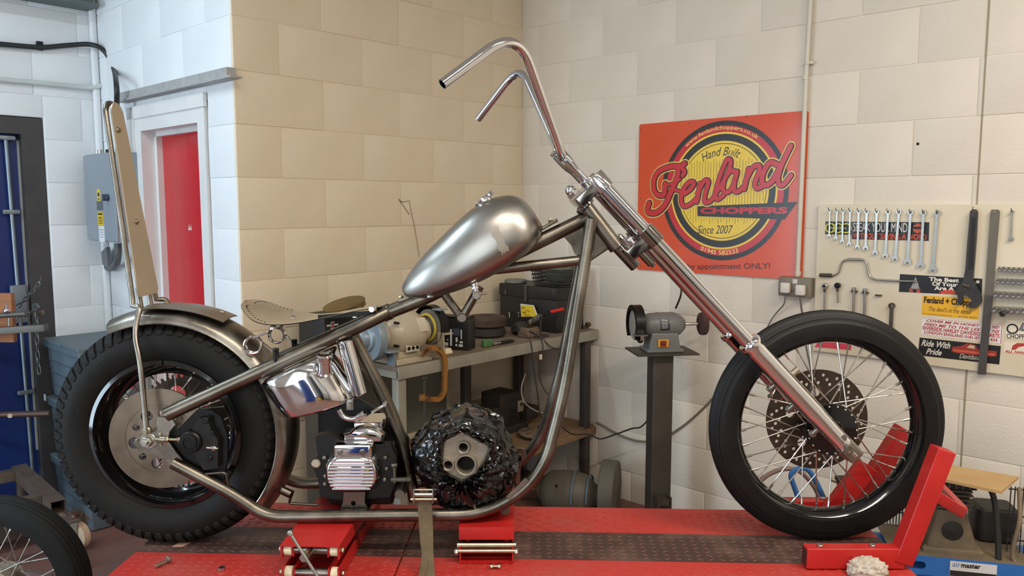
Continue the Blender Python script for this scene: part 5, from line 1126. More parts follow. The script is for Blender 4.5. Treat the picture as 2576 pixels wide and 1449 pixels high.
# ---- brown charger with wires over the bench edge
c = onz(1352, 850, BT); ch = thing('battery_charger', 'brown plastic battery charger with leads over the bench edge', 'charger', c, THR)
mb = MB(); mb.box(c + ez * .026 + VA * .055, (.11, .085, .050), (UA, VA, ZV), bev=.010, taper=(.8, .75)); mb.build('case', M('brown_plastic', (112, 92, 76), .5), ch)
mb = MB(); mb.box(c + ez * .026 + VA * .055 + UA * .062 , (.02, .024, .03), (UA, VA, ZV), bev=.003); mb.build('plug_end', SATBLK, ch)
for k in range(6): mb = MB(); mb.box(c + ez * .0515 + VA * .055 + UA * (k * .010 - .025), (.004, .04, .002), (UA, VA, ZV)); mb.build('vent_slot', SATBLK, ch)
LEAD = flat('dark_lead', (44, 38, 36), .5)
for pts in ([(1312, 838, 2.64), (1330, 850, 2.60), (1338, 875, 2.585), (1343, 930, 2.58), (1352, 990, 2.58), (1358, 1040, 2.60), (1368, 1058, 2.64)],
            [(1330, 832, 2.66), (1356, 845, 2.60), (1366, 870, 2.582), (1364, 890, 2.58), (1360, 910, 2.58), (1358, 950, 2.58), (1372, 985, 2.58), (1390, 995, 2.585)],
            [(1330, 834, 2.66), (1362, 850, 2.605), (1385, 872, 2.582), (1408, 879, 2.58), (1416, 866, 2.60), (1400, 845, 2.66), (1380, 840, 2.70)]):
    mb = MB(); mb.tube(wcurve([onb(*q) for q in pts]), .0028, 6); mb.build('lead', LEAD, ch)
p = onb(1360, 898, 2.578); mb = MB(); mb.box(p, (.014, .010, .026), (UA, VA, ZV), bev=.002); mb.build('connector', NYLON, ch, label='white plug connector')
for (px, py, w_) in ((1318, 830, .05), (1330, 842, .05)): p = onz(px, py, BT + .004); mb = MB(); mb.box(p, (w_, .014, .010), (UA * .7 - VA * .7, (UA + VA).normalized(), ZV), bev=.003); mb.build('lead_clip', M('tan_clip', (170, 158, 140), .5), ch)
# plug top and small bits
p = onz(1122, 890, BT); mb = MB(); mb.box(p + ez * .014, (.05, .05, .026), (UA, VA, ZV), bev=.008, taper=(.8, .8)); pl_ = thing('mains_plug', 'white mains plug lying behind the orange clamp', 'plug', p); mb.build('body', NYLON, pl_)
mb = MB(); mb.box(p + ez * .034, (.006, .004, .02), (UA, VA, ZV)); mb.build('pin', BRASSY, pl_)
p = onz(1475, 826, BT); mb = MB(); mb.cyl(p + ez * .022, p + ez * .022 + UA * .05 - VA * .02, .012, 14); mb.box(p + ez * .006 + VA * .02, (.05, .05, .011), (UA, VA, ZV), bev=.002); solo(mb, 'pipe_offcut', M('brown_pipe', (96, 74, 60), .5, .5), 'short brown pipe offcut at the right end of the workbench', 'pipe')
# ---- orange C clamp on the bench edge
OR = M('orange_clamp_paint', (176, 120, 52), .45, .2, var=.25, vs=22, col2=(92, 60, 38), mixlo=.45, mixhi=.62, bump=.1, bs=150)
cl = thing('c_clamp', 'rusty orange C clamp gripping the front edge of the workbench', 'clamp', onb(1080, 1000, 2.575))
CB = 2.575; pts = [onb(1066, 893, CB + .03), onb(1072, 880, CB), onb(1092, 875, CB), onb(1112, 888, CB), onb(1120, 915, CB), onb(1118, 950, CB), onb(1116, 985, CB), onb(1104, 1003, CB), onb(1082, 1004, CB), onb(1062, 1002, CB)]
mb = MB(); w_ = wcurve(pts, 5); 
for i, p in enumerate(w_): pass
tg = [(w_[min(i + 1, len(w_) - 1)] - w_[max(i - 1, 0)]).normalized() for i in range(len(w_))]
rows = []
for p, t in zip(w_, tg):
    s_ = t.cross(VA).normalized(); rows.append([p + s_ * .0105 - VA * .008, p + s_ * .0105 + VA * .008, p - s_ * .0105 + VA * .008, p - s_ * .0105 - VA * .008])
mb.grid(rows, closed_u=True); mb.build('frame', OR, cl, angle=50)
mb = MB(); a = onb(1068, 952, CB); b = onb(1068, 1050, CB); a.x = b.x = (a.x + b.x) / 2; a.y = b.y = (a.y + b.y) / 2; a.z = BT - .056; mb.cyl(a, b, .006, 10); mb.cyl(a, a - ez * .012, .012, 14, .002); mb.build('screw', DKSTEEL, cl)
mb = MB(); a = onb(1062, 1002, CB); mb.cyl(a - ez * .012, a + ez * .018, .014, 14, .003); mb.build('boss', OR, cl)
# ---- things on the lower shelf
IRON = M('dark_iron', (52, 44, 38), .65, .3, var=.25, vs=14, bump=.2, bs=90)
am_ = thing('machine_part', 'dark iron machine part stored on the lower shelf', 'machine part', rm(3.0, 2.9, SH))
mb = MB(FRAME); mb.box((3.02, 2.94, SH + .02), (.34, .22, .04), bev=.006); mb.build('base', IRON, am_)
mb = MB(FRAME); mb.box((3.10, 2.96, SH + .12), (.16, .16, .17), bev=.015); mb.box((2.97, 2.94, SH + .09), (.12, .14, .11), bev=.02); mb.build('body', IRON, am_)
mb = MB(FRAME); mb.box((3.24, 2.90, SH + .075), (.10, .12, .07), bev=.01); mb.build('jaw', IRON, am_)
c = onb(1309, 1021, 2.80); mb = MB(); mb.box(c, (.04, .012, .06), (UA, VA, ZV), bev=.004); o_ = mb.build('plate', M('pale_plate', (122, 112, 94), .6), am_); mb = MB(); mb.cyl(c - VA * .006 + ez * .01, c - VA * .009 + ez * .01, .009, 12); mb.build('bolt_hole', DARKHOLE, am_)
p = rm(3.10, 2.68, SH); mb = MB(); mb.lathe([(.02, .02), (.105, .02), (.108, .024), (.108, .030), (.10, .034), (.03, .034)], p, ez, 40); mb.lathe([(.0, 0), (.05, 0), (.05, .02), (.02, .021)], p, ez, 24); dd = solo(mb, 'backing_disc', M('dusty_disc', (124, 106, 84), .7, .1, var=.15, vs=20), 'dusty slotted disc lying on the lower shelf', 'disc')
for k in range(8):
    a = 2 * PI * k / 8; q = p + Vector((math.cos(a) * .078, math.sin(a) * .078, .0344)); t = Vector((math.cos(a), math.sin(a), 0)); m2 = MB(); m2.box(q, (.04, .008, .001), (t, Vector((-t.y, t.x, 0)), ZV)); m2.build('slot', DARKHOLE, dd)
mb = MB(); mb.tube(wcurve([onb(1322, 940, 2.75), onb(1312, 975, 2.75), onb(1318, 1010, 2.72), onb(1345, 1032, 2.70), onb(1380, 1042, 2.68), onb(1410, 1046, 2.66)]), .004, 7); solo(mb, 'white_cable', flat('pale_cable', (150, 142, 128), .5), 'pale cable drooping beneath the workbench', 'cable')
# ---- old grey motor on the floor
GM = M('old_motor_grey', (104, 98, 84), .6, .1, var=.15, vs=8, col2=(86, 78, 66), bump=.08, bs=60)
MA = 3.18; mc = ona(1432, 1240, MA); me_ = thing('electric_motor', 'old grey-green electric grinder motor standing behind the lift', 'motor', Vector((mc.x, mc.y, 0)), THR)
ax_ = (-VA * .9 + UA * .44).normalized(); zc_ = mc.z
mb = MB(); mb.lathe([(.02, -.165), (.045, -.165), (.05, -.155), (.055, -.15), (.088, -.13), (.11, -.10), (.118, -.03), (.118, .03), (.105, .09), (.075, .125), (.06, .14), (.05, .16)], mc, ax_, 40); mb.build('body', GM, me_)
mb = MB(); mb.lathe([(.0, -.04), (.145, -.04), (.15, -.035), (.15, .035), (.145, .04), (0, .04)], mc + ax_ * .215 + ez * .045, ax_, 44); mb.build('wheel_guard', GM, me_, label='round grey wheel guard')
mb = MB(); mb.lathe([(.02, -.006), (.036, -.006), (.038, 0), (.038, .012), (.02, .012)], mc - ax_ * .170, ax_, 24); mb.build('bearing_cap', M('rusty_bearing', (92, 62, 50), .6, .4), me_)
mb = MB(); mb.cyl(mc - ax_ * .16, mc - ax_ * .25, .010, 14, .001); mb.build('shaft', M('rusty_shaft', (120, 92, 76), .5, .7), me_)
mb = MB(); mb.box(Vector((mc.x, mc.y, (zc_ - .09) / 2)) + ax_ * .03, (.20, .16, zc_ - .09), (ax_, Vector((-ax_.y, ax_.x, 0)), ZV), bev=.01); mb.build('pedestal', GM, me_)
mb = MB(); c = ona(1398, 1224, MA - .11); mb.cyl(c, c + UA * .02, .009, 10); mb.build('plug_hole', DARKHOLE, me_)
for off_, r_ in ((.035, .1215), (.11, .1)):
    mb = MB(); sdv = Vector((-ax_.y, ax_.x, 0)); q = mc + ax_ * off_; pts = [q + (sdv * math.cos(a) + ez * math.sin(a)) * (r_ + .003) for a in [math.radians(-200 + 18 * k) for k in range(13)]]; pts = [q + (sdv * math.cos(a) + ez * math.sin(a)) * (r_ + .004) for a in [math.radians(150 + 12 * k) for k in range(-10, 4)]]; mb.tube(pts, .005, 8); mb.build('cord', flat('blue_grey_cord', (92, 112, 132), .5), me_, label='blue cord looped over the motor')
# ================================================================ things on and along the cream wall
WX, WZ = -VA, ZV                                        # along the wall to the right, up; the plates grow towards the room
OR_ = rm(R_A, 2.0, 1.6)
def w2(px, py, d):                                      # picture point -> wall coordinates at distance d from the wall
    q = ona(px, py, R_A - d); return (-(q - OR_).dot(VA), q.z - OR_.z)
def wp(x, y, d): return OR_ + WX * x + WZ * y - UA * d
def wplate(mb, loops, d, th): mb.plate(loops, OR_ - UA * d, WX, WZ, th)
# ---- the sign
SD = .010
sg = thing('wall_sign', 'orange-red square shop sign with a round yellow and black crest', 'sign', ona(1815, 690, R_A - SD))
c4 = [w2(*q, SD) for q in ((1605, 684), (2022, 698), (2030, 275), (1605, 316))]
sx0, sx1 = (c4[0][0] + c4[3][0]) / 2, (c4[1][0] + c4[2][0]) / 2; sy0, sy1 = (c4[0][1] + c4[1][1]) / 2, (c4[2][1] + c4[3][1]) / 2
mb = MB(); wplate(mb, [rrect((sx0 + sx1) / 2, (sy0 + sy1) / 2, (sx1 - sx0) / 2, (sy1 - sy0) / 2, .012, 4)], .006, .004)
mb.build('panel', M('sign_orange', (214, 84, 54), .16, 0, var=.04, vs=4, spec=.4), sg)
for q in ((1612, 325), (1734, 310), (1879, 294), (1612, 500), (1612, 670), (2014, 660)): x_, y_ = w2(*q, SD); mb = MB(); mb.cyl(wp(x_, y_, .010), wp(x_, y_, .0112), .003, 8); mb.build('screw', DKSTEEL, sg)
SR, SY, SB = flat('sign_red', (196, 40, 48), .25), flat('sign_yellow', (236, 200, 60), .25), flat('sign_black', (40, 36, 36), .25)
SYL = flat('sign_pale_yellow', (240, 204, 110), .25)
cx, cy = w2(1815.5, 479, SD); tx_, ty_ = w2(1821, 303.5, SD); bx_, by_ = w2(1815, 655, SD); RR = (ty_ - by_) / 2; cy = (ty_ + by_) / 2
u_ = RR / 542.0
def zs(x, y): return w2(1560 + x * .3244, 250 + y * .3244, SD)         # points read off an enlarged view of the sign
def ringp(mat, r1, r0, d, name):
    mb = MB(); wplate(mb, [circ(cx, cy, r1 * u_, 96)] + ([circ(cx, cy, r0 * u_, 96)] if r0 else []), d, .0002); mb.build(name, mat, sg)
ringp(SB, 542, 505, .0102, 'crest_ring'); ringp(SR, 505, 456, .0102, 'crest_ring'); ringp(SY, 456, 441, .0102, 'crest_ring'); ringp(SB, 441, 388, .0102, 'crest_ring'); ringp(SY, 388, 0, .0102, 'crest_field'); ringp(SB, 370, 365, .0105, 'crest_line')
mb = MB()
for k in range(-14, 15):
    x_ = k * 24.5; h_ = math.sqrt(max(0, 352 ** 2 - x_ * x_))
    top_ = min(h_, 250 - 12 * (k % 3)); bot_ = -min(h_, 255 - 14 * ((k + 1) % 3))
    if top_ - bot_ > 10: mb.box(wp(cx + x_ * u_, cy + (top_ + bot_) / 2 * u_, .0106), (.0003, 2.6 * u_, (top_ - bot_) * u_), (UA, VA, ZV))
mb.build('pinstripes', SB, sg)
mb = MB(); letter(mb, 'www.fenlandchoppers.co.uk', wp(cx, cy, .0107), WX, WZ, math.radians(76) * 480 * u_, 40 * u_, arc=(466 * u_, math.radians(93), 1), bold=.01); mb.build('lettering', SYL, sg)
mb = MB(); letter(mb, '01945 582533', wp(cx, cy, .0107), WX, WZ, 315 * u_, 36 * u_, arc=(463 * u_, math.radians(-91), -1), bold=.015); mb.build('lettering', SYL, sg)
def put_text(txt, x0, y0, x1, y1, mat, sh=0.0, bold=0.0, d=.0107, arc=None, parent=None, nm='lettering'):
    a = zs(x0, y0); b = zs(x1, y0); h = zs(x0, y0)[1] - zs(x0, y1)[1]; mb = MB(); e_ = Vector((b[0] - a[0], b[1] - a[1], 0)); L = e_.length
    exx = (WX * e_.x + WZ * e_.y) / L; letter(mb, txt, wp(a[0], a[1], d), exx, (WZ - exx * exx.z).normalized(), L, abs(h), sh, bold, arc); return mb.build(nm, mat, parent or sg)
mb = MB(); letter(mb, 'Hand Built', wp(cx, cy - 60 * u_, .0107), WX, WZ, 312 * u_, 66 * u_, shear=.35, arc=(335 * u_, math.radians(93), 1)); mb.build('lettering', SB, sg)
put_text('Since 2007', 600, 1042, 875, 978, SB, .3)
put_text('by appointment ONLY!', 525, 1330, 1165, 1272, flat('sign_brown', (92, 30, 24), .3), 0, .012)
mb = MB(); wplate(mb, [[zs(600, 905), zs(1275, 932), zs(1376, 795), zs(600, 830)]], .0109, .0002); mb.build('banner', SB, sg)
put_text('CHOPPERS', 622, 888, 1298, 838, SR, 0, .05, .0113)
# the big brush-script word: strokes built as ribbons, yellow edge, black line, red face
ST_ = [([(352, 655), (345, 735), (300, 742), (268, 700), (268, 620), (310, 555), (400, 520), (462, 520), (505, 498)], 50),
       ([(470, 520), (505, 560), (490, 590)], 42),
       ([(455, 560), (440, 620), (398, 720), (350, 820), (290, 876), (232, 880), (216, 850), (230, 805)], 54),
       ([(350, 668), (420, 650), (470, 620)], 26), ([(395, 690), (470, 715)], 30),
       ([(478, 745), (548, 700), (578, 650), (545, 640), (500, 690), (478, 770), (496, 828), (550, 812), (600, 765)], 42),
       ([(622, 655), (612, 730), (598, 795)], 44), ([(605, 730), (655, 635), (690, 640), (668, 720), (660, 790), (695, 795), (745, 745)], 42),
       ([(735, 745), (800, 650), (852, 540), (862, 480), (838, 465), (800, 540), (762, 650), (742, 735), (758, 775), (805, 745)], 40),
       ([(905, 565), (865, 555), (820, 610), (802, 690), (828, 722), (870, 690), (910, 580)], 42), ([(912, 560), (890, 650), (895, 710), (925, 712), (958, 680)], 42),
       ([(1002, 540), (985, 620), (968, 695)], 44), ([(975, 640), (1035, 530), (1085, 515), (1080, 570), (1050, 650), (1068, 690), (1110, 672)], 42),
       ([(1222, 505), (1170, 490), (1125, 550), (1105, 630), (1130, 665), (1180, 640), (1240, 540), (1290, 440), (1328, 362)], 46), ([(1262, 500), (1232, 600), (1240, 660), (1275, 660), (1330, 590)], 42)]
def stroke(mb, pts, wd, d):
    P2 = [Vector((*zs(*p), 0)) for p in pts]; c_ = wcurve(P2, 7); hw2 = wd * .3244 / 2 * (zs(1000, 0)[0] - zs(0, 0)[0]) / 324.4; n = len(c_); L_, R_ = [], []
    for i, p in enumerate(c_):
        t = (c_[min(i + 1, n - 1)] - c_[max(i - 1, 0)]).normalized(); s_ = Vector((-t.y, t.x, 0)); L_.append(p + s_ * hw2); R_.append(p - s_ * hw2)
    mb.grid([[wp(a.x, a.y, d + 4e-6 * j), wp(b.x, b.y, d + 4e-6 * j)] for j, (a, b) in enumerate(zip(L_, R_))], smooth=False)
    for e in (c_[0], c_[-1]):
        o = [wp(e.x + hw2 * math.cos(k * PI / 8), e.y + hw2 * math.sin(k * PI / 8), d - .00003) for k in range(16)]; mb.add(o, [tuple(range(16))], False)
for (extra, d, mat, nm) in ((27, .0116, SYL, 'script_edge'), (12, .0140, SB, 'script_line'), (0, .0164, SR, 'script_face')):
    mb = MB()
    for i, (pts, wd) in enumerate(ST_): stroke(mb, pts, wd * .72 + extra, d + i * .00014)
    mb.build(nm, mat, sg)
# ---- conduit and double socket
CON = M('cream_conduit', (206, 200, 184), .4, 0, var=.05)
cdt = thing('conduit_pipe', 'cream conduit pipe running down the wall beside the sign', 'pipe', ona(2006, 694, R_A - .03))
pa_, pb_ = ona(2041, -30, R_A - .022), ona(2006, 696, R_A - .022); mb = MB(); q = ona(2029, 170, R_A - .022); mb.tube([pa_, q, pb_], .0105, 14); mb.build('pipe', CON, cdt)
for (px, py, h_) in ((2031, 158, .014), (2026, 195, .02), (2007, 688, .02)): c = ona(px, py, R_A - .022); mb = MB(); mb.cyl(c - ez * h_ / 2, c + ez * h_ / 2, .013, 14, .001); mb.box(c + UA * .010, (.018, .05 if h_ < .02 else .02, .012), (UA, VA, ZV)); mb.build('saddle', CON, cdt)
x0, y0 = w2(1962, 742, .02); x1, y1 = w2(2046, 700, .02)
so = thing('double_socket', 'grey metal-clad double socket with two white plugs below the sign', 'socket', wp((x0 + x1) / 2, y0, .02))
SK = M('metalclad_grey', (126, 118, 104), .5, .2, var=.12, vs=20)
mb = MB(); mb.box(wp((x0 + x1) / 2, (y0 + y1) / 2, .022), (.042, x1 - x0, y1 - y0), (UA, VA, ZV), bev=.006); mb.build('box', SK, so)
mb = MB(); xx, yy = w2(2000, 708, .044); mb.box(wp(xx, yy, .044), (.004, .022, .02), (UA, VA, ZV), bev=.001); mb.build('switch', flat('switch_white', (206, 204, 196), .4), so)
for (px, py) in ((1975, 724), (2013, 730)):
    xx, yy = w2(px, py, .06); mb = MB(); mb.box(wp(xx, yy, .058), (.028, .042, .046), (UA, VA, ZV), bev=.008); mb.build('plug', flat('plug_white', (216, 208, 200), .4), so)
for pts, r_ in ((((1976, 742, .06), (1972, 765, .05), (1955, 785, .03), (1940, 805, .02), (1928, 830, .015), (1920, 860, .015)), .0030), (((2013, 748, .06), (2016, 775, .05), (2020, 800, .04), (2026, 860, .03), (2040, 930, .02), (2052, 1000, .02)), .0045)):
    mb = MB(); mb.tube(wcurve([ona(a, b, R_A - d) for a, b, d in pts]), r_, 8); mb.build('flex', flat('grey_flex', (104, 100, 94), .5), so)
# ---- tool board
BDT = .012; BDF = .018
bx0, by1 = w2(2060, 515, BDT); _, by0a = w2(2050, 882, BDT); bx1 = bx0 + 1.25
tbd = thing('tool_board', 'white painted tool board on the cream wall', 'board', wp(bx0 + .4, by0a, .01))
mb = MB(); mb.box(wp((bx0 + bx1) / 2, (by0a + by1) / 2, .010), (.014, bx1 - bx0, by1 - by0a), (UA, VA, ZV), bev=.002); mb.build('panel', M('board_white', (224, 214, 192), .5, 0, var=.04, vs=4, col2=(214, 200, 172)), tbd)
# stickers: (corner points in the picture TL, TR, BR, BL)
def zb(x, y): return (2030 + x * .3174, 500 + y * .3174)
def stick(name, label, tl, tr, br, bl, col):
    t = thing(name, label, 'sticker', ona(*zb(*bl), R_A - BDF)); P4 = [w2(*zb(*q), BDF) for q in (bl, br, tr, tl)]
    mb = MB(); wplate(mb, [P4], .0172, .0006); mb.build('ground', flat(name + '_ground' + label[:6], col, .35), t); t['_f'] = 0; return t, P4
def stext(t, P4, txt, u0, v0, u1, v1, col, sh=0, bold=0.0, nm='lettering'):
    """u, v: fractions of the sticker, v up from the bottom"""
    bl, br, tr, tl = [Vector((p[0], p[1], 0)) for p in P4]
    def at_(u, v): return (bl * (1 - u) + br * u) * (1 - v) + (tl * (1 - u) + tr * u) * v
    a, b, c = at_(u0, v0), at_(u1, v0), at_(u0, v1); e_ = b - a; f_ = c - a; mb = MB(); exx = (WX * e_.x + WZ * e_.y) / e_.length; eyy = (WX * f_.x + WZ * f_.y) / f_.length
    letter(mb, txt, wp(a.x, a.y, .0181), exx, eyy, e_.length, f_.length, sh, bold); mb.build(nm, flat('ink_%d_%d_%d' % col, col, .4), t)
def spoly(t, P4, pts, col, nm='emblem', d=.0179):
    bl, br, tr, tl = [Vector((p[0], p[1], 0)) for p in P4]
    l = [((bl * (1 - u) + br * u) * (1 - v) + (tl * (1 - u) + tr * u) * v) for u, v in pts]; mb = MB(); wplate(mb, [[(p.x, p.y) for p in l]], d, .0003); mb.build(nm, flat('ink_%d_%d_%d' % col, col, .4), t)
K = (24, 22, 22)
t, P4 = stick('ring_sticker', 'small black sticker with three yellow rings behind the spanners', (147, 180), (352, 182), (352, 286), (143, 280), K)
for uc in (.19, .5, .8):
    bl, br, tr, tl = [Vector((p[0], p[1], 0)) for p in P4]; c = bl.lerp(br, uc).lerp(tl.lerp(tr, uc), .5); r_ = (tl - bl).length * .40; mb = MB(); wplate(mb, [circ(c.x, c.y, r_, 28), circ(c.x, c.y, r_ * .76, 28)], .0179, .0003); mb.build('ring', flat('ring_yellow', (226, 220, 70), .4), t)
stext(t, P4, 'REGINA', .2, .4, .82, .6, (214, 210, 120))
t, P4 = stick('slogan_sticker', 'black sticker reading SPEAK YOUR MIND behind the spanners', (358, 182), (970, 186), (965, 334), (356, 320), K)
stext(t, P4, 'SPEAK YOUR MIND', .015, .44, .73, .95, (230, 224, 214), 0, .0); stext(t, P4, 'WITHOUT SAYING A WORD', .015, .04, .97, .36, (226, 84, 40), 0, .02)
spoly(t, P4, [(.78, .72), (.86, .95), (.95, .72), (.92, .5), (.86, .4), (.81, .5)], (196, 80, 44)); spoly(t, P4, [(.76, .62), (.98, .62), (.98, .76), (.76, .76)], K, d=.0183); stext(t, P4, 'HARLEY', .80, .64, .95, .74, (206, 196, 180), 0, .03)
t, P4 = stick('best_sticker', 'black sticker reading The Best Of Your behind the adjustable spanner', (737, 597), (1390, 634), (1385, 768), (728, 738), K)
stext(t, P4, 'The Best', .37, .70, .73, .93, (226, 220, 210), 0, .04); stext(t, P4, 's', .93, .72, .97, .88, (226, 220, 210), 0, .04); stext(t, P4, 'Of Your', .41, .44, .72, .68, (226, 220, 210), 0, .04); stext(t, P4, 'Are A', .44, .2, .68, .44, (226, 220, 210), 0, .04)
spoly(t, P4, [(.5, .08), (.56, .22), (.66, .24), (.71, .14), (.68, .02), (.54, .0)], (206, 70, 44)); spoly(t, P4, [(.13, .05), (.17, .5), (.20, .9), (.24, .5), (.27, .05), (.23, .2), (.17, .2)], (150, 150, 150)); spoly(t, P4, [(.13, .0), (.18, .02), (.17, .25), (.13, .22)], (190, 70, 50)); spoly(t, P4, [(.22, .02), (.27, .0), (.27, .22), (.23, .25)], (190, 70, 50))
t, P4 = stick('yellow_sticker', 'yellow sticker with black lettering below the adjustable spanner', (917, 766), (1368, 790), (1360, 958), (906, 918), (232, 176, 40))
stext(t, P4, 'Fenland + Choppers', .03, .52, .98, .95, (40, 24, 14), 0, .04); stext(t, P4, "The devil's in the detail", .13, .22, .87, .46, (60, 38, 18), .3); stext(t, P4, 'www.fenlandchoppers.co.uk', .02, .02, .55, .10, (60, 38, 18)); stext(t, P4, 'tel: 01945 582533', .65, .03, .97, .12, (60, 38, 18))
t, P4 = stick('parts_sticker', 'white sticker with four lines of red capitals', (912, 940), (1556, 1000), (1545, 1148), (904, 1072), (226, 220, 216))
RC = (168, 40, 52)
for (txt, u0, u1, v0, v1, sh) in (('COVER ME IN HONEY', .06, .735, .76, .92, .35), ('ND', .87, .955, .76, .92, .35), ('FEED ME TO THE LES', .03, .735, .53, .70, .35), ('NS', .87, .965, .53, .70, .35), ('RIVERSIDE HARLEY DAVIDSO', .02, .735, .27, .50, 0), ('ARTS', .845, .965, .27, .50, 0), ('LONDON ENGLAND 0181-87', .04, .735, .06, .24, 0), ('434', .86, .945, .06, .24, 0)): stext(t, P4, txt, u0, v0, u1, v1, RC, sh, .03)
spoly(t, P4, [(.0, .98), (.99, .98), (.99, 0), (.983, 0), (.983, .965), (.0, .965)], RC, 'border')
t, P4 = stick('pride_sticker', 'dark sticker reading Ride With Pride above the front tyre', (893, 1100), (1537, 1168), (1524, 1314), (880, 1240), (26, 26, 24))
stext(t, P4, 'Ride With', .03, .55, .40, .90, (220, 214, 200), .35, .02); stext(t, P4, 'Pride', .10, .12, .30, .45, (220, 214, 200), .35, .02)
spoly(t, P4, [(.42, .42), (.42, .68), (.52, .76), (.60, .95), (.70, .92), (.74, .7), (.96, .7), (.96, .42), (.85, .36), (.5, .36)], (150, 50, 36)); spoly(t, P4, [(.44, .44), (.44, .56), (.94, .56), (.94, .44)], (196, 90, 60), d=.0182); spoly(t, P4, [(.60, .72), (.64, .9), (.69, .86), (.70, .7)], (190, 176, 140), d=.0182)
stext(t, P4, 'Harley', .58, .42, .74, .62, (220, 200, 180), .3, .02); stext(t, P4, 'Davidson', .52, .10, .78, .38, (170, 166, 150), .3, .02)
# part-hidden prints further right
t, P4 = stick('chopper_print', 'white print of a motorbike above the word CHOPPERS', (1575, 960), (1800, 980), (1800, 1120), (1575, 1110), (226, 216, 196))
stext(t, P4, 'CHOPPERS', .03, .02, .98, .28, (60, 56, 54), 0, .02)
for uc in (.24, .86):
    bl, br, tr, tl = [Vector((p[0], p[1], 0)) for p in P4]; c = bl.lerp(br, uc).lerp(tl.lerp(tr, uc), .55); r_ = (tl - bl).length * .27; mb = MB(); wplate(mb, [circ(c.x, c.y, r_, 24), circ(c.x, c.y, r_ * .72, 24)], .0179, .0003); mb.build('wheel_print', flat('ink_24_22_22', K, .4), t)
spoly(t, P4, [(.45, .5), (.6, .95), (.66, .9), (.62, .6), (.85, .55), (.62, .45)], (110, 110, 108))
t, P4 = stick('eagle_print', 'white print of a red eagle above red lettering', (1560, 1130), (1800, 1150), (1800, 1240), (1560, 1220), (226, 216, 196))
stext(t, P4, 'ALL HANDS', .02, .02, .9, .26, (180, 50, 44), .3, .04); spoly(t, P4, [(.25, .3), (.3, .7), (.45, .95), (.7, .98), (.9, .7), (.7, .75), (.5, .6), (.4, .35)], (176, 56, 48))
t, P4 = stick('red_sticker', 'plain red sticker low on the board behind the front wheel', (90, 1130), (352, 1140), (350, 1200), (60, 1175), (206, 60, 76))
# tools
CV = M('chrome_vanadium', (176, 172, 166), .3, 1.0, var=.1, vs=30)
def hook(px, py, parent): c = ona(px, py, R_A - .018); mb = MB(); mb.tube(rnd([c + UA * .004, c - UA * .022, c - UA * .022 + ez * .014], .006, 4), .0016, 6); mb.build('hook', DKSTEEL, parent)
def spanner(i, top, bot, size, label, ringw):
    d = .026; a = Vector((*w2(*zb(*top), d), 0)); b = Vector((*w2(*zb(*bot), d), 0)); e = (b - a); L = e.length; e.normalize(); s_ = Vector((-e.y, e.x, 0))
    t = thing('combination_spanner', label, 'spanner', wp(b.x, b.y - .01, d), 0, 'combination spanners on the tool board')
    def P(u, v): q = a + e * u + s_ * v; return (q.x, q.y)
    r = size; mb = MB(); wplate(mb, [[P(r * 1.0 * math.cos(k * PI / 12), r * math.sin(k * PI / 12)) for k in range(24)], [P(r * .58 * math.cos(k * PI / 6), r * .58 * math.sin(k * PI / 6)) for k in range(12)]], d - .004, .007); mb.build('ring_end', CV, t)
    w0, w1 = size * .42, size * .52; mb = MB(); wplate(mb, [[P(r * .8, -w0), P(L - r * 1.2, -w1), P(L - r * 1.2, w1), P(r * .8, w0)]], d - .002, .0042); wplate(mb, [[P(r * 1.6, -w0 * .4), P(L - r * 2.2, -w1 * .4), P(L - r * 2.2, w1 * .4), P(r * 1.6, w0 * .4)]], d + .0022, .0006); mb.build('shank', CV, t)
    R_ = size * 1.28; o = []
    for k in range(-9, 10): a_ = PI + k * PI / 12 ; o.append(P(L - R_ * .35 + R_ * math.cos(a_), R_ * math.sin(a_)))
    ja = .5; tip = L + R_ * .62
    o += [P(tip, R_ * .80), P(tip - R_ * .06, R_ * .42), P(L - R_ * .10, R_ * .42), P(L - R_ * .32, R_ * .2), P(L - R_ * .32, -R_ * .2), P(L - R_ * .10, -R_ * .42), P(tip - R_ * .25, -R_ * .42), P(tip - R_ * .2, -R_ * .82)]
    o = o[:19][::-1] if False else o
    # outline: back arc then the two jaws
    arc_ = [P(L - R_ * .25 + R_ * math.cos(a_), R_ * math.sin(a_)) for a_ in [PI * .36 + k * (PI * 1.28) / 16 for k in range(17)]]
    jaw = [P(tip - R_ * .18, -R_ * .84), P(tip - R_ * .16, -R_ * .44), P(L - R_ * .05, -R_ * .42), P(L - R_ * .30, -R_ * .2), P(L - R_ * .30, R_ * .2), P(L - R_ * .05, R_ * .42), P(tip - R_ * .02, R_ * .44), P(tip, R_ * .80)]
    mb = MB(); wplate(mb, [arc_ + jaw], d - .003, .0055); mb.build('open_end', CV, t)
    c = ona(*zb(top[0], top[1] - 6), R_A - .02); mb = MB(); mb.tube(rnd([c + UA * .004, c - UA * .02, c - UA * .02 + ez * .012], .006, 4), .0016, 6); mb.build('hook', DKSTEEL, t)
TX = [183, 240, 288, 343, 412, 475, 555, 645, 730, 822, 925, 1035]; TY = [97, 98, 99, 100, 101, 104, 105, 107, 108, 110, 112, 114]
BX = [178, 230, 281, 336, 401, 466, 541, 621, 700, 798, 901, 999]; BYY = [298, 318, 342, 365, 388, 396, 434, 458, 482, 508, 536, 570]
SZ = [.0058, .0062, .0066, .0072, .0078, .0092, .0088, .0094, .0100, .0108, .0112, .0118]
ORD = ['first and smallest', 'second', 'third', 'fourth', 'fifth', 'sixth', 'seventh', 'eighth', 'ninth', 'tenth', 'eleventh', 'twelfth and longest']
for i in range(12): spanner(i, (TX[i], TY[i]), (BX[i], BYY[i]), SZ[i], ORD[i] + ' combination spanner from the left of the row of twelve', 0)
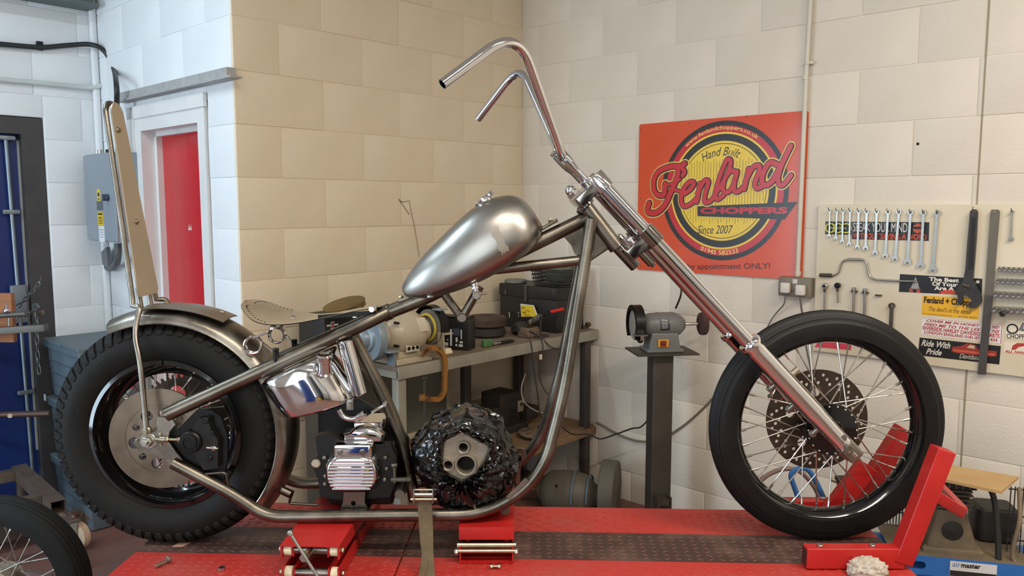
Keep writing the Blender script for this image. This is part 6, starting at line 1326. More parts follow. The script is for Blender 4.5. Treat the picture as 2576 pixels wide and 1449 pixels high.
spanner(12, (1627, 105), (1617, 325), .0072, 'short single spanner hanging right of the long steel bar', 0)
# speed brace
d = .026; pts = [ona(*zb(*q), R_A - d) for q in ((100, 605), (205, 608), (250, 590), (275, 500), (315, 478), (440, 482), (470, 500), (490, 610), (530, 640), (700, 650), (862, 655))]
br_ = thing('speed_brace', 'cranked steel speed brace hanging under the spanners', 'brace', pts[4]); mb = MB(); mb.tube(rnd(pts, .012, 4), .0042, 10); mb.build('crank', CV, br_)
mb = MB(); mb.cyl(pts[0], pts[0] + (pts[1] - pts[0]) * .95, .0085, 14, .002); mb.build('grip', DKSTEEL, br_); mb = MB(); mb.cyl(pts[4].lerp(pts[5], .1), pts[4].lerp(pts[5], .9), .0058, 12, .001); mb.build('sleeve', CV, br_)
# ratchets, extension bars
def ratchet(top, bot, mat, label):
    a, b = ona(*zb(*top), R_A - .03), ona(*zb(*bot), R_A - .03); t = thing('ratchet', label, 'ratchet', b, 0, 'ratchets on the tool board'); dd_ = (b - a).normalized()
    mb = MB(); mb.cyl(a + UA * .010, a - UA * .010, .0125, 20, .003); mb.build('head', mat, t); mb = MB(); mb.cyl(a + dd_ * .008, a + dd_ * .028, .008, 12, .002, .0055); mb.cyl(a + dd_ * .026, b, .0042, 10, .001); mb.build('handle', CV, t); mb = MB(); mb.cyl(a - UA * .010, a - UA * .013, .007, 14, .001); mb.build('selector', SATBLK, t)
ratchet((142, 692), (138, 900), CV, 'silver-headed ratchet at the left end of the lower tool row'); ratchet((242, 688), (246, 825), SATBLK, 'black-headed short ratchet beside the silver-headed one')
for top, bot, lab in (((373, 702), (368, 930), 'left of two steel extension bars on the tool board'), ((460, 712), (456, 930), 'right of two steel extension bars on the tool board')):
    a, b = ona(*zb(*top), R_A - .03), ona(*zb(*bot), R_A - .03); t = thing('extension_bar', lab, 'extension bar', b, 0, 'extension bars on the tool board'); dd_ = (b - a).normalized()
    mb = MB(); mb.cyl(a, a + dd_ * .012, .0085, 14, .001); mb.cyl(a + dd_ * .012, b, .0055, 12); mb.build('shaft', CV, t); mb = MB(); mb.box(a + dd_ * .018 + UA * .004, (.012, .026, .008), (UA, VA, ZV), bev=.002); mb.build('clip', DKSTEEL, t)
c = ona(*zb(567, 765), R_A - .022); mb = MB(); mb.box(c, (.010, .026, .006), (UA, VA, ZV), bev=.001)
for s_ in (-1, 1): mb.cyl(c + VA * s_ * .008, c + VA * s_ * .008 - UA * .018, .0018, 6)
solo(mb, 'empty_clip', DKSTEEL, 'empty spring clip on the white tool board', 'clip')
a, b = ona(*zb(672, 848), R_A - .026), ona(*zb(655, 1240), R_A - .026); t = thing('ring_spanner', 'dark ring spanner hanging beside the yellow sticker', 'spanner', b); dd_ = (b - a).normalized(); mb = MB(); mb.lathe([(.0075, -.006), (.0125, -.006), (.0125, .006), (.0075, .006)], a, UA, 24, closed=True); mb.build('ring', DKSTEEL, t); mb = MB(); mb.box((a + b) / 2 + dd_ * .006, (.006, .015, (b - a).length - .012), (UA, dd_.cross(UA), dd_), bev=.002); mb.build('shank', DKSTEEL, t)
# adjustable spanner
GI = M('grey_iron', (70, 68, 66), .42, .75, var=.15, vs=20, bump=.06, bs=140)
def adj(x, y): return w2(*zb(x, y), .034)
t = thing('adjustable_spanner', 'large black adjustable spanner hanging on the tool board', 'spanner', ona(*zb(1300, 860), R_A - .03))
mb = MB(); wplate(mb, [[adj(1295, 100), adj(1312, 84), adj(1340, 84), adj(1355, 104), adj(1345, 300), adj(1330, 500), adj(1318, 640), adj(1338, 672), adj(1385, 770), adj(1385, 820), adj(1350, 862), adj(1300, 868), adj(1268, 846), adj(1300, 838), adj(1310, 800), adj(1270, 770), adj(1225, 745), adj(1205, 700), adj(1240, 650), adj(1258, 560), adj(1272, 360), adj(1288, 180)], circ(*adj(1325, 100), .0035, 12)], .026, .014); mb.build('body', GI, t)
mb = MB(); wplate(mb, [[adj(1308, 150), adj(1338, 150), adj(1318, 560), adj(1282, 560)]], .0400, .0012); mb.build('handle_web', M('dark_web', (50, 48, 46), .5, .6), t)
mb = MB(); wplate(mb, [[adj(1182, 722), adj(1215, 700), adj(1250, 742), adj(1262, 762), adj(1230, 770), adj(1240, 800), adj(1218, 838), adj(1198, 830), adj(1200, 780)]], .025, .016); mb.build('movable_jaw', GI, t)
x_, y_ = adj(1263, 690); mb = MB(); mb.cyl(wp(x_ - .014, y_ + .004, .034), wp(x_ + .014, y_ - .004, .034), .010, 16, .001); mb.build('knurl', DKSTEEL, t)
hook(*zb(1325, 92), t)
# long steel bar / file
def bar(x, y): return w2(*zb(x, y), .03)
t = thing('steel_rule', 'long flat grey steel straight edge hanging over the stickers', 'straight edge', ona(*zb(1385, 1390), R_A - .03))
mb = MB(); wplate(mb, [[bar(1455, 100), bar(1465, 86), bar(1515, 86), bar(1530, 100), bar(1475, 765), bar(1408, 765)], circ(*bar(1487, 102), .003, 10)], .028, .004); mb.build('upper_blade', M('flat_steel', (118, 110, 98), .45, .8, var=.08, vs=10), t)
mb = MB(); wplate(mb, [[bar(1408, 765), bar(1475, 765), bar(1418, 1396), bar(1352, 1390)]], .028, .004); mb.build('lower_blade', M('flat_steel_dark', (92, 86, 82), .5, .7, var=.08, vs=10), t)
# socket rails
RAIL = flat('rail_steel', (90, 84, 76), .45, .7)
def rail(y0, y1, x0, r, n, length, label):
    t = thing('socket_rail', label, 'socket rail', ona(*zb(x0, y0 + 20), R_A - .03), 0, 'socket rails on the tool board'); A = ona(*zb(x0, y0), R_A - .022); B = ona(*zb(x0 + 330, y1), R_A - .022)
    mb = MB(); mb.box((A + B) / 2, ((B - A).length, .006, .016), ((B - A).normalized(), UA, ZV), bev=.001); mb.build('rail', RAIL, t)
    for k in range(n):
        c = A.lerp(B, (k + .5) / n) - UA * .002; mb = MB(); mb.lathe([(.004, 0), (r, 0), (r, length), (r * .72, length), (r * .66, length * .5), (0, length * .5)], c, -UA + ez * -.10, 16); mb.build('socket', CV, t)
rail(555, 570, 1520, .0085, 8, .025, 'top rail of chrome sockets right of the steel bar'); rail(648, 662, 1508, .0095, 8, .028, 'second rail of sockets below the top rail'); rail(752, 770, 1488, .0105, 7, .032, 'third rail of larger sockets'); rail(872, 888, 1478, .011, 7, .034, 'lowest rail of sockets above the motorbike print')
a = ona(*zb(1600, 880), R_A - .03); b = ona(*zb(1548, 912), R_A - .085); mb = MB(); mb.lathe([(.004, 0), (.0105, 0), (.0125, (b - a).length), (.0095, (b - a).length), (.009, (b - a).length * .4), (0, (b - a).length * .4)], a, b - a, 20); solo(mb, 'deep_socket', CV, 'long dark socket sticking out below the lowest rail', 'socket')
# ---- pedestal grinder
pc = ony(1664, 878, 3.75); PA, PB2 = pc.dot(UA), pc.dot(VA); PZ = .925
PD = thing('pedestal_grinder', 'grey bench grinder on a dark steel post in front of the cream wall', 'grinder', rm(PA, PB2, 0), THR)
PR = math.radians(8); PXF = Matrix.Translation(rm(PA, PB2, 0)) @ Matrix.Rotation(PR, 4, 'Z')
POST = M('dark_post_steel', (84, 76, 66), .55, .35, var=.2, vs=5, col2=(66, 58, 50), bump=.06, bs=60)
mb = MB(PXF); mb.box((0, 0, PZ - .004), (.30, .22, .008), bev=.001); mb.build('plate', POST, PD)
mb = MB(PXF); mb.box((-.005, 0, (PZ - .008) / 2), (.100, .10, PZ - .009), bev=.006); mb.build('post', POST, PD)
mb = MB(PXF); mb.box((-.005, -.07, .20), (.055, .05, .03)); mb.box((-.035, -.075, .20), (.006, .06, .055)); mb.box((.028, -.075, .20), (.006, .06, .055)); mb.build('bracket', POST, PD)
mb = MB(PXF); mb.box((0, 0, .004), (.30, .30, .008)); mb.build('foot_plate', POST, PD)
GG = M('grinder_grey', (108, 108, 106), .42, 0, var=.05, vs=10); gz = PZ + .125
mb = MB(PXF); mb.box((0, 0, PZ + .008), (.18, .13, .014), bev=.004); mb.box((0, 0, PZ + .05), (.155, .11, .085), bev=.010, taper=(.86, .9)); mb.build('base', GG, PD)
mb = MB(PXF); mb.lathe([(.03, -.098), (.036, -.098), (.052, -.085), (.058, -.06), (.060, 0), (.060, .055), (.050, .085), (.032, .105), (.026, .110), (.012, .112)], (0, 0, gz), (1, 0, 0), 36); mb.build('motor', GG, PD)
for x in (-.03, .045): mb = MB(PXF); mb.lathe([(.0602, 0), (.0612, .001), (.0612, .002), (.0602, .003)], (x, 0, gz), (1, 0, 0), 36, cap=False); mb.build('seam', GG, PD)
mb = MB(PXF); mb.cyl((.11, 0, gz), (.195, 0, gz), .009, 16, .001); mb.build('spindle', CHROME, PD)
mb = MB(PXF); mb.lathe([(.008, -.016), (.040, -.018), (.054, -.012), (.056, 0), (.054, .012), (.040, .018), (.008, .016)], (.205, 0, gz), (1, 0, 0), 36); mb.build('buffing_mop', M('brown_mop', (78, 54, 48), .95, 0, var=.3, vs=50, bump=.8, bs=240), PD, label='brown fibre buffing mop')
mb = MB(PXF); mb.lathe([(.01, -.010), (.072, -.010), (.075, -.006), (.075, .008), (.072, .010), (.01, .010)], (-.132, 0, gz + .005), (1, 0, 0), 40); mb.build('grinding_wheel', M('pale_stone', (146, 142, 132), .8, 0, bump=.3, bs=300), PD)
mb = MB(PXF)
x_, y_, z_ = Vector((0, 1, 0)), Vector((0, 0, 1)), Vector((1, 0, 0))
for (xa, xb) in ((-.152, -.149), (-.113, -.108)):
    mb.lathe([(.012, xa), (.092, xa), (.092, xb), (.012, xb)], (0, 0, gz + .005), (1, 0, 0), 32, closed=True) if xb > -.11 else None
arcp = [math.radians(a) for a in range(-45, 226, 10)]
for xa, xb in ((-.152, -.108),):
    rows = []
    for a in arcp: 
        a2 = a - math.radians(0); rows.append([Vector((xx, -(-1) * math.cos(a2) * .093, gz + .005 + math.sin(a2) * .093)) for xx in (xa, xb)])
    mb.grid(rows); rows = [[r[0] * 1, r[0] + (Vector((xa, 0, gz + .005)) - r[0]) * .25] for r in rows]; mb.grid(rows)
mb.build('wheel_guard', SATBLK, PD, label='black wheel guard')
mb = MB(PXF); mb.box((-.14, -.105, gz - .03), (.06, .05, .004)); mb.box((-.125, -.09, gz - .045), (.018, .004, .03)); mb.build('tool_rest', ZINC, PD)
mb = MB(PXF); mb.box((-.012, -.060, PZ + .045), (.052, .008, .036), bev=.002); mb.build('switch_surround', flat('switch_orange', (216, 150, 40), .4), PD); mb = MB(PXF); mb.box((-.014, -.066, PZ + .045), (.030, .008, .026), bev=.003); mb.build('switch', flat('switch_red', (110, 36, 34), .3), PD)
mb = MB(PXF); rows = []
for k in range(7): a = math.radians(188 + 30 - 62 * k / 6 + 0); rows.append([Vector((xx, math.cos(PI - math.radians(-18 + 50 * k / 6)) * .0608, gz + math.sin(math.radians(-18 + 50 * k / 6)) * .0608)) for xx in (-.026, .018)])
mb.grid(rows); lbp = mb.build('rating_plate', flat('plate_black', (30, 30, 32), .4), PD)
def lab3(th, txt, w_, h_):
    p = PXF @ Vector((-.022, -math.cos(math.radians(th)) * .0612, gz + math.sin(math.radians(th)) * .0612)); e1 = (PXF.to_3x3() @ Vector((1, 0, 0))); e2 = (PXF.to_3x3() @ Vector((0, math.sin(math.radians(th)), math.cos(math.radians(th))))); mb = MB(); letter(mb, txt, p, e1, e2, w_, h_, bold=.02); mb.build('lettering', flat('plate_white', (214, 214, 214), .4), lbp)
lab3(24, 'TITAN', .030, .007)
for k, th in enumerate((16, 11, 6, 1, -4, -9)): lab3(th, 'www www wwww' if False else ('-----------' if k else '-------'), .034 - .004 * (k % 2), .0016)
lab3(-16, '8888812', .036, .006) if False else None
mb = MB(); g0 = PXF @ Vector((.04, .05, gz + .04)); mb.tube(wcurve([ona(1700, 775, PA + .05), ona(1712, 745, PA + .12), ona(1714, 720, R_A - .03), ona(1716, 690, R_A - .02)]), .005, 8); mb.build('flex', SATBLK, PD)
# ---- cables on the wall
mb = MB(); mb.tube(wcurve([ona(1500, 1062, R_A - .01), ona(1560, 1095, R_A - .012), ona(1610, 1110, R_A - .015), ona(1660, 1105, R_A - .02), ona(1720, 1070, R_A - .012), ona(1775, 1022, R_A - .01), ona(1830, 960, R_A - .01), ona(1900, 900, R_A - .01)]), .0055, 8); solo(mb, 'wall_flex', flat('grey_brown_flex', (120, 108, 96), .5), 'grey flex sagging along the wall behind the steel post', 'cable')
mb = MB(); mb.tube(wcurve([ona(1412, 1072, R_A - .5), ona(1440, 1092, R_A - .4), ona(1480, 1092, R_A - .3), ona(1510, 1104, R_A - .22), ona(1550, 1092, R_A - .2), ona(1590, 1078, R_A - .2), ona(1612, 1074, R_A - .2), ona(1634, 1052, R_A - .2)]), .0042, 8); solo(mb, 'black_flex', LEAD, 'dark flex drooping from the shelf to the grinder post', 'cable')
# ---- little holes and a wire on the walls
mb = MB(); c = ona(2309, 362, R_A); mb.cyl(c + UA * .004, c - UA * .0015, .006, 12); solo(mb, 'wall_plug_hole', DARKHOLE, 'round drilled hole in the cream wall above the tool board', 'hole')
mb = MB(); mb.tube([onb(*q, T_B - .006) for q in ((1030, 540), (1003, 500), (1010, 508), (1030, 505), (1034, 530), (1044, 575), (1055, 645))], .0012, 5); solo(mb, 'bent_wire', M('rusty_wire', (120, 92, 68), .6, .4), 'thin bent wire hanging on the tan wall', 'wire')
# movement joint in the blockwork
j0, j1 = ona(2491, 5, R_A), ona(2455, 515, R_A); mb = MB(FRAME); bj = (j0.dot(VA) + j1.dot(VA)) / 2; mb.box((R_A + .001, bj, CEIL / 2), (.006, .006, CEIL - .02)); tr2 = struct(solo(mb, 'trim_2', flat('mastic_joint', (150, 138, 112), .6), 'vertical mastic movement joint in the cream wall', 'trim'))
# ---- compressor behind the lift
CY = 2.74; cc_ = ony(2388, 1390, CY); cmp_ = thing('air_compressor', 'old air compressor with a blue handle plate and a board on top', 'compressor', Vector((cc_.x, CY + .1, 0)), math.radians(-14))
CXF = Matrix.Translation(Vector((cc_.x, CY + .08, 0))) @ Matrix.Rotation(math.radians(-14), 4, 'Z')
TANP = M('dusty_tan_cast', (132, 116, 92), .65, .1, var=.15, vs=10, col2=(104, 92, 76), bump=.12, bs=90)
DKP = M('sooty_black', (40, 38, 36), .6, .1, var=.2, vs=12)
BLUE = M('compressor_blue', (42, 104, 176), .4, 0, var=.1, vs=6)
bz = ony(2330, 1408, CY - .04).z
mb = MB(CXF); mb.lathe([(.0, -.40), (.10, -.39), (.14, -.36), (.15, -.33), (.15, .33), (.14, .36), (.10, .39), (0, .40)], (.06, .10, bz - .17), (1, 0, 0), 32); mb.build('air_tank', BLUE, cmp_)
for x in (-.2, .3): mb = MB(CXF); mb.box((x, .1, (bz - .31) / 2), (.05, .24, bz - .31)); mb.build('foot', BLUE, cmp_)
mb = MB(CXF); sl_ = rrect(-.105, 0, .038, .014, .0139, 6); mb.plate([[(-.17, -.035), (.0, -.035), (.30, -.035), (.30, .035), (-.17, .035)], sl_], (0, -.12, bz - .03), (1, 0, 0), (0, 0, 1), .004); mb.build('handle_plate', BLUE, cmp_, label='blue handle plate with an oval slot')
mb = MB(CXF); mb.box((.05, .02, bz + .002), (.46, .28, .006)); mb.build('platform', TANP, cmp_)
mb = MB(CXF); mb.box((.085, -.1255, bz - .030), (.15, .002, .056)); lbl = mb.build('label', flat('label_pale', (206, 206, 206), .4), cmp_)
mb = MB(); e1 = CXF.to_3x3() @ Vector((1, 0, 0)); letter(mb, 'air', CXF @ Vector((.018, -.1272, bz - .022)), e1, ZV, .026, .018); mb.build('lettering', flat('ink_blue_grey', (90, 120, 160), .4), lbl)
mb = MB(); letter(mb, 'master', CXF @ Vector((.046, -.1272, bz - .022)), e1, ZV, .062, .016, bold=.03); mb.build('lettering', flat('ink_24_22_22', K, .4), lbl)
mb = MB(CXF); mb.box((.085, -.1272, bz - .046), (.148, .001, .020)); mb.build('label_band', DKP, lbl)
mb = MB(CXF); mb.box((.03, .0, bz + .012), (.20, .17, .022), bev=.004); mb.box((.03, .0, bz + .085), (.17, .13, .14), bev=.015, taper=(.62, .8)); mb.build('crankcase', TANP, cmp_)
mb = MB(CXF); mb.lathe([(.034, 0), (.036, .006), (.03, .008), (.008, .009), (0, .012)], (.03, -.058, bz + .085), (0, -1, 0), 28); mb.build('end_cover', DKP, cmp_)
for k in range(5): mb = MB(CXF); mb.box((.035, 0, bz + .166 + k * .016), (.115 + .006 * (k % 2), .11, .005), bev=.002); mb.build('fin', TANP, cmp_)
mb = MB(CXF); mb.box((.035, 0, bz + .20), (.085, .085, .09)); mb.build('cylinder', DKP, cmp_)
mb = MB(CXF); mb.box((.04, 0, bz + .262), (.13, .12, .045), bev=.006); mb.build('cylinder_head', DKP, cmp_)
for k in range(6): mb = MB(CXF); mb.box((-.01 + k * .022, -.0605, bz + .262), (.004, .004, .04)); mb.build('head_fin', TANP, cmp_)
mb = MB(CXF); mb.box((.22, .12, bz + .07), (.15, .14, .13), bev=.03); mb.build('electric_motor', DKP, cmp_)
mb = MB(CXF); mb.tube(wcurve([(.10, -.03, bz + .27), (.15, -.06, bz + .24), (.17, -.08, bz + .1), (.18, -.09, bz - .02), (.22, -.10, bz - .1)]), .010, 10); mb.build('pipe', DKP, cmp_)
mb = MB(CXF); mb.tube(wcurve([(.25, -.02, bz + .25), (.24, -.07, bz + .15), (.22, -.09, bz + .02), (.27, -.12, bz - .08)]), .008, 10); mb.build('pipe', TANP, cmp_)
# wire belt guard
for (cx__, w__, n__) in ((.37, .30, 22), (-.09, .13, 12)):
    yb = .17 if cx__ < 0 else -.01
    for k in range(n__): x = cx__ - w__ / 2 + w__ * (k + .5) / n__; mb = MB(CXF); mb.tube([(x, yb, bz - .05), (x, yb, bz + .25)], .0022, 5); mb.build('guard_wire', DKP, cmp_)
    for z in (-.04, .05, .14, .24): mb = MB(CXF); mb.tube([(cx__ - w__ / 2, yb, bz + z), (cx__ + w__ / 2, yb, bz + z)], .003, 5); mb.build('guard_rail', DKP, cmp_)
zt = bz + .305
BOARD = M('hardboard', (196, 162, 112), .6, 0, var=.1, vs=6, col2=(180, 146, 100))
mb = MB(); P3 = [onz(*q, zt) for q in ((2388, 1215), (2518, 1243), (2562, 1206), (2405, 1179), (2300, 1160), (2262, 1190))]; l = [(p.x, p.y) for p in P3]; mb.plate([l], (0, 0, zt), (1, 0, 0), (0, 1, 0), .010); solo(mb, 'board_offcut', BOARD, 'tan hardboard offcut lying on the compressor', 'board')
# hose
HB = flat('blue_hose', (56, 112, 176), .4); HN = flat('brown_hose', (132, 108, 98), .5); HY = 2.78
mb = MB(); mb.tube(wcurve([ony(*q, HY) for q in ((2024, 1330), (2016, 1280), (2000, 1230), (1990, 1198), (2002, 1182), (2030, 1180), (2052, 1210), (2075, 1260), (2100, 1320))]), .0095, 10); solo(mb, 'air_hose', HB, 'blue air hose looped behind the front wheel', 'hose')
mb = MB(); mb.tube(wcurve([ony(*q, HY + .05) for q in ((1902, 1222), (1930, 1196), (1970, 1180), (2010, 1185), (2045, 1220), (2066, 1265), (2085, 1330))]), .0085, 10); solo(mb, 'brown_air_hose', HN, 'brown air hose arching above the blue one behind the front wheel', 'hose')
hv = thing('air_regulator', 'dark air regulator with a brass union behind the wheel clamp', 'regulator', ony(2118, 1225, 2.72)); mb = MB(); a = ony(2120, 1226, 2.72); mb.cyl(a - ez * .02, a + ez * .018, .020, 18, .004); mb.build('bowl', DKP, hv); mb = MB(); mb.cyl(a + Vector((-.02, 0, .022)), a + Vector((-.045, 0, .03)), .008, 12, .001); mb.build('union', BRASSY, hv); mb = MB(); mb.box(a + ez * .03, (.05, .03, .02), bev=.004); mb.build('body', DKP, hv)
mb = MB(); mb.tube([a + Vector((0, .0, .03)), a + Vector((.25, .05, -.05)), a + Vector((.33, .06, -.25))], .008, 10); mb.build('supply_pipe', DKP, hv)
# ================================================================ left side: crates, trolley, spare wheel, stand and chain
CRG = M('crate_blue_grey', (92, 106, 114), .5, 0, var=.08, vs=6)
ca0, ca1, cb0, cb1 = 1.325, 1.640, 4.075, 4.580
LBL = ['lowest grey lidded crate of the stack behind the rear tyre', 'middle grey lidded crate of the stack behind the rear tyre', 'top grey lidded crate of the stack behind the rear tyre']
for k in range(3):
    z0 = .004 + .311 * k; t = thing('storage_crate', LBL[k], 'crate', rm((ca0 + ca1) / 2, (cb0 + cb1) / 2, z0), THR, 'grey lidded crates')
    mb = MB(FRAME); mb.box(((ca0 + ca1) / 2, (cb0 + cb1) / 2, z0 + .13), (ca1 - ca0 - .05, cb1 - cb0 - .05, .26), bev=.012, taper=(1.10, 1.06)); mb.build('body', CRG, t)
    mb = MB(FRAME); mb.box(((ca0 + ca1) / 2, (cb0 + cb1) / 2, z0 + .272), (ca1 - ca0, cb1 - cb0, .030), bev=.006); mb.build('rim', CRG, t)
    for s_ in (-1, 1):
        mb = MB(FRAME); mb.box(((ca0 + ca1) / 2, (cb0 + cb1) / 2 + s_ * (cb1 - cb0) / 4, z0 + .294), (ca1 - ca0 + .006, (cb1 - cb0) / 2 - .003, .020), bev=.006); mb.build('lid_flap', CRG, t)
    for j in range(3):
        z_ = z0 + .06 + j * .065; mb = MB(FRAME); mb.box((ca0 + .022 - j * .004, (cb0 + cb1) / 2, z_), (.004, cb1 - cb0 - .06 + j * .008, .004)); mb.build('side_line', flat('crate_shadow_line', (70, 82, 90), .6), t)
# white tag on a crate
mb = MB(); c = ona(113, 1000, ca0 - .003); mb.box(c, (.001, .03, .035), (UA, VA, ZV)); solo(mb, 'white_tag', flat('white_tag', (214, 222, 226), .5), 'small white tag stuck on a grey crate', 'tag')
# ---- spare wheel in the foreground
SW = Vector((-1.775, 2.62, .318)); sw = thing('spare_wheel', 'spare black spoked wheel leaning in the lower left corner', 'wheel', (SW.x, SW.y, 0))
R0 = .305
mb = MB(); ring_prof(mb, SW, [(0.222, -0.027), (0.233, -0.026), (0.234, -0.022), (0.224, -0.019), (0.216, -0.012), (0.212, 0), (0.216, 0.012), (0.224, 0.019), (0.234, 0.022), (0.233, 0.026), (0.222, 0.027), (0.212, 0.018), (0.206, 0.0), (0.212, -0.018)], 80); rim_ = mb.build('rim', GLOSSBLK, sw)
def spokes2(parent, c, n, r_h, r_r, yh, cross, rad):
    for i in range(n):
        sgn = -1 if i % 2 else 1; pair = (i // 2) % 2; ar = 2 * PI * (i + .5) / n; ah = ar + (cross if pair else -cross)
        p = c + Vector((math.cos(ah) * r_h, sgn * yh, math.sin(ah) * r_h)); q = c + Vector((math.cos(ar) * r_r, sgn * .005, math.sin(ar) * r_r)); z = (q - p).normalized(); sb = MB(); sb.tube([p, q], rad, 6); sb.cyl(q - z * .02, q + z * .004, rad * 2, 6); sb.build('spoke', ZINC, parent)
spokes2(sw, SW, 36, .05, .211, .04, .7, .0019)
mb = MB(); pr = []
for i in range(27):
    a = PI * i / 26; y = -.050 * math.cos(a); r = .226 + (.312 - .226) * (max(0, math.sin(a)) ** .6) - (.003 if i % 2 == 0 and abs(y) < .043 else 0); pr.append((r, y))
pr += [(.222, .03), (.222, -.03)]; mb.lathe(pr, SW, (0, 1, 0), 96, closed=True); mb.build('tyre', RUBBER, sw, label='ribbed black tyre', angle=24)
mb = MB(); mb.cyl(SW - YV * .06, SW + YV * .06, .035, 24, .004); mb.cyl(SW - YV * .045, SW - YV * .040, .058, 28, .002); mb.cyl(SW + YV * .04, SW + YV * .045, .058, 28, .002); mb.build('hub', ALLOY, sw)
# ---- steel trolley with castor
TRS = M('trolley_steel', (112, 98, 86), .6, .3, var=.2, vs=10, col2=(92, 78, 68), bump=.06, bs=70)
TZ = .285; tp1 = onz(147, 1276, TZ); tp0 = onz(48, 1184, TZ); tro = thing('steel_trolley', 'rusty box-section trolley with a white castor beside the crates', 'trolley', Vector((tp1.x, tp1.y, 0)))
def openbox(mb, a, b, w_, h_, t_=.004):
    a, b = Vector(a), Vector(b); d = (b - a); L = d.length; d.normalize(); s_ = d.cross(ZV).normalized(); u_ = s_.cross(d)
    for s, o, ww, hh in ((s_ * (w_ / 2 - t_ / 2), 0, t_, h_ - 2 * t_), (s_ * (-w_ / 2 + t_ / 2), 0, t_, h_ - 2 * t_), (u_ * (h_ / 2 - t_ / 2), 0, w_, t_), (u_ * (-h_ / 2 + t_ / 2), 0, w_, t_)): mb.box((a + b) / 2 + s, (L, ww, hh), (d, s_, u_))
mb = MB(); openbox(mb, tp0, tp1, .062, .062); mb.build('beam', TRS, tro)
dt = (tp1 - tp0).normalized(); ds = dt.cross(ZV).normalized()
mb = MB(); q = tp1 - dt * .16; openbox(mb, q + ds * .032, q + ds * .26, .05, .05); mb.build('cross_beam', TRS, tro)
mb = MB(); q = tp0 + dt * .05; openbox(mb, q + ds * .032, q + ds * .30, .05, .05); mb.build('cross_beam', TRS, tro)
mb = MB(); mb.box(tp1 + dt * .055 + Vector((0, 0, -.036)), (.16, .09, .008), (dt, ds, ZV), bev=.002); mb.build('castor_plate', TRS, tro)
for kx, ky in ((.10, .03), (.10, -.03), (.0, .045), (.03, .045)): mb = MB(); c = tp1 + dt * kx + ds * ky + Vector((0, 0, -.03)); mb.hexn(c, c + ez * .012, .008); mb.build('bolt', ZINC, tro)
cw = onz(200, 1382, 0); cw.z = .070; wax = (dt * .35 + ds * .94).normalized()
mb = MB(); mb.lathe([(.012, -.02), (.05, -.022), (.064, -.016), (.066, 0), (.064, .016), (.05, .022), (.012, .02)], cw, wax, 32); mb.build('castor_wheel', M('dirty_nylon', (198, 176, 148), .5, 0, var=.15, vs=12), tro, label='dirty white castor wheel')
mb = MB(); mb.cyl(Vector((cw.x, cw.y, .16)), Vector((cw.x, cw.y, .18)), .03, 16, .003); e_ = tp1 + dt * .04 + Vector((0, 0, -.036)); mb.tube([e_, Vector((cw.x, cw.y, .175))], .02, 8); mb.build('castor_stem', TRS, tro)
for s_ in (-1, 1): mb = MB(); f_ = wax.cross(ZV); mb.plate([[(-.035, .09), (.035, .09), (.022, -.015), (-.02, -.015)]], cw + wax * s_ * .028, f_, ZV, .003); mb.build('castor_fork', M('castor_fork', (150, 138, 124), .5, .5), tro)
q = tp0 + dt * .25 + ds * .13; mb = MB(); mb.box(Vector((q.x, q.y, .12)), (.16, .18, .14), (dt, ds, ZV), bev=.01); mb.build('ballast_block', M('ballast_dark', (70, 58, 50), .7), tro)
for k in range(2):
    q = tp0 + dt * (.05 + .45 * k) + ds * .22; mb = MB(); mb.cyl(Vector((q.x, q.y, .0)), Vector((q.x, q.y, TZ - .025)), .022, 12); mb.build('leg', TRS, tro)
q = tp0 + dt * .02; mb = MB(); mb.cyl(Vector((q.x, q.y, 0)), Vector((q.x, q.y, TZ - .03)), .022, 12); mb.build('leg', TRS, tro)
blob('plastic_bag', Vector((-2.02, 3.12, 0)), (.13, .10, .11), M('grey_plastic_bag', (120, 104, 98), .5, 0, var=.15), 'grey plastic bag on the floor behind the spare wheel', 'bag', 6, .25)
# ---- press stand with wooden packing at the left edge
PSY = 3.80; PSM = M('stand_steel', (96, 92, 86), .5, .4, var=.12, vs=10)
ps = thing('press_stand', 'grey steel press stand with wooden packing at the left edge', 'stand', (ony(-60, 1000, PSY).x, PSY, 0))
def hx(px, py, y=PSY): return ony(px, py, y)
a, b = hx(-70, 836), hx(117, 824); mb = MB(); mb.box((a + b) / 2, ((b - a).length, .04, .033), ((b - a).normalized(), YV, (b - a).normalized().cross(YV) * -1), bev=.003); mb.build('lower_beam', PSM, ps)
a, b = hx(-70, 798, PSY - .01), hx(66, 789, PSY - .01); mb = MB(); mb.cyl(a, b, .013, 14); mb.build('upper_bar', PSM, ps)
WOODM = M('packing_wood', (158, 102, 66), .7, 0, var=.2, vs=5, sx=(1, 1, 6))
a, b = hx(-40, 738, PSY + .05), hx(37, 861, PSY + .05)
mb = MB(); mb.box(((a.x + b.x) / 2, PSY + .06, (a.z + b.z) / 2), (b.x - a.x, .03, a.z - b.z), bev=.003); mb.build('wood_packing', WOODM, ps, label='orange-brown wooden packing board')
c = hx(17, 783, PSY - .02); mb = MB(); mb.lathe([(.014, 0), (.016, .006), (.013, .016), (.006, .026), (.003, .042), (.001, .046)], c - ez * .004, ez, 18); mb.build('cone_point', CHROME, ps, label='bright steel cone point')
mb = MB(); mb.cyl(hx(22, 800, PSY - .01), hx(23, 820, PSY - .01), .004, 8); mb.build('pin', ZINC, ps)
mb = MB(); mb.cyl(hx(52, 795), hx(53, 822), .006, 8); mb.build('tie_rod', PSM, ps)
x_ = hx(-60, 900).x; mb = MB(); mb.box((x_, PSY, .62), (.06, .06, 1.24), bev=.004); mb.build('post', PSM, ps); mb = MB(); mb.box((x_ - .02, PSY, .01), (.34, .40, .02)); mb.build('foot', PSM, ps)
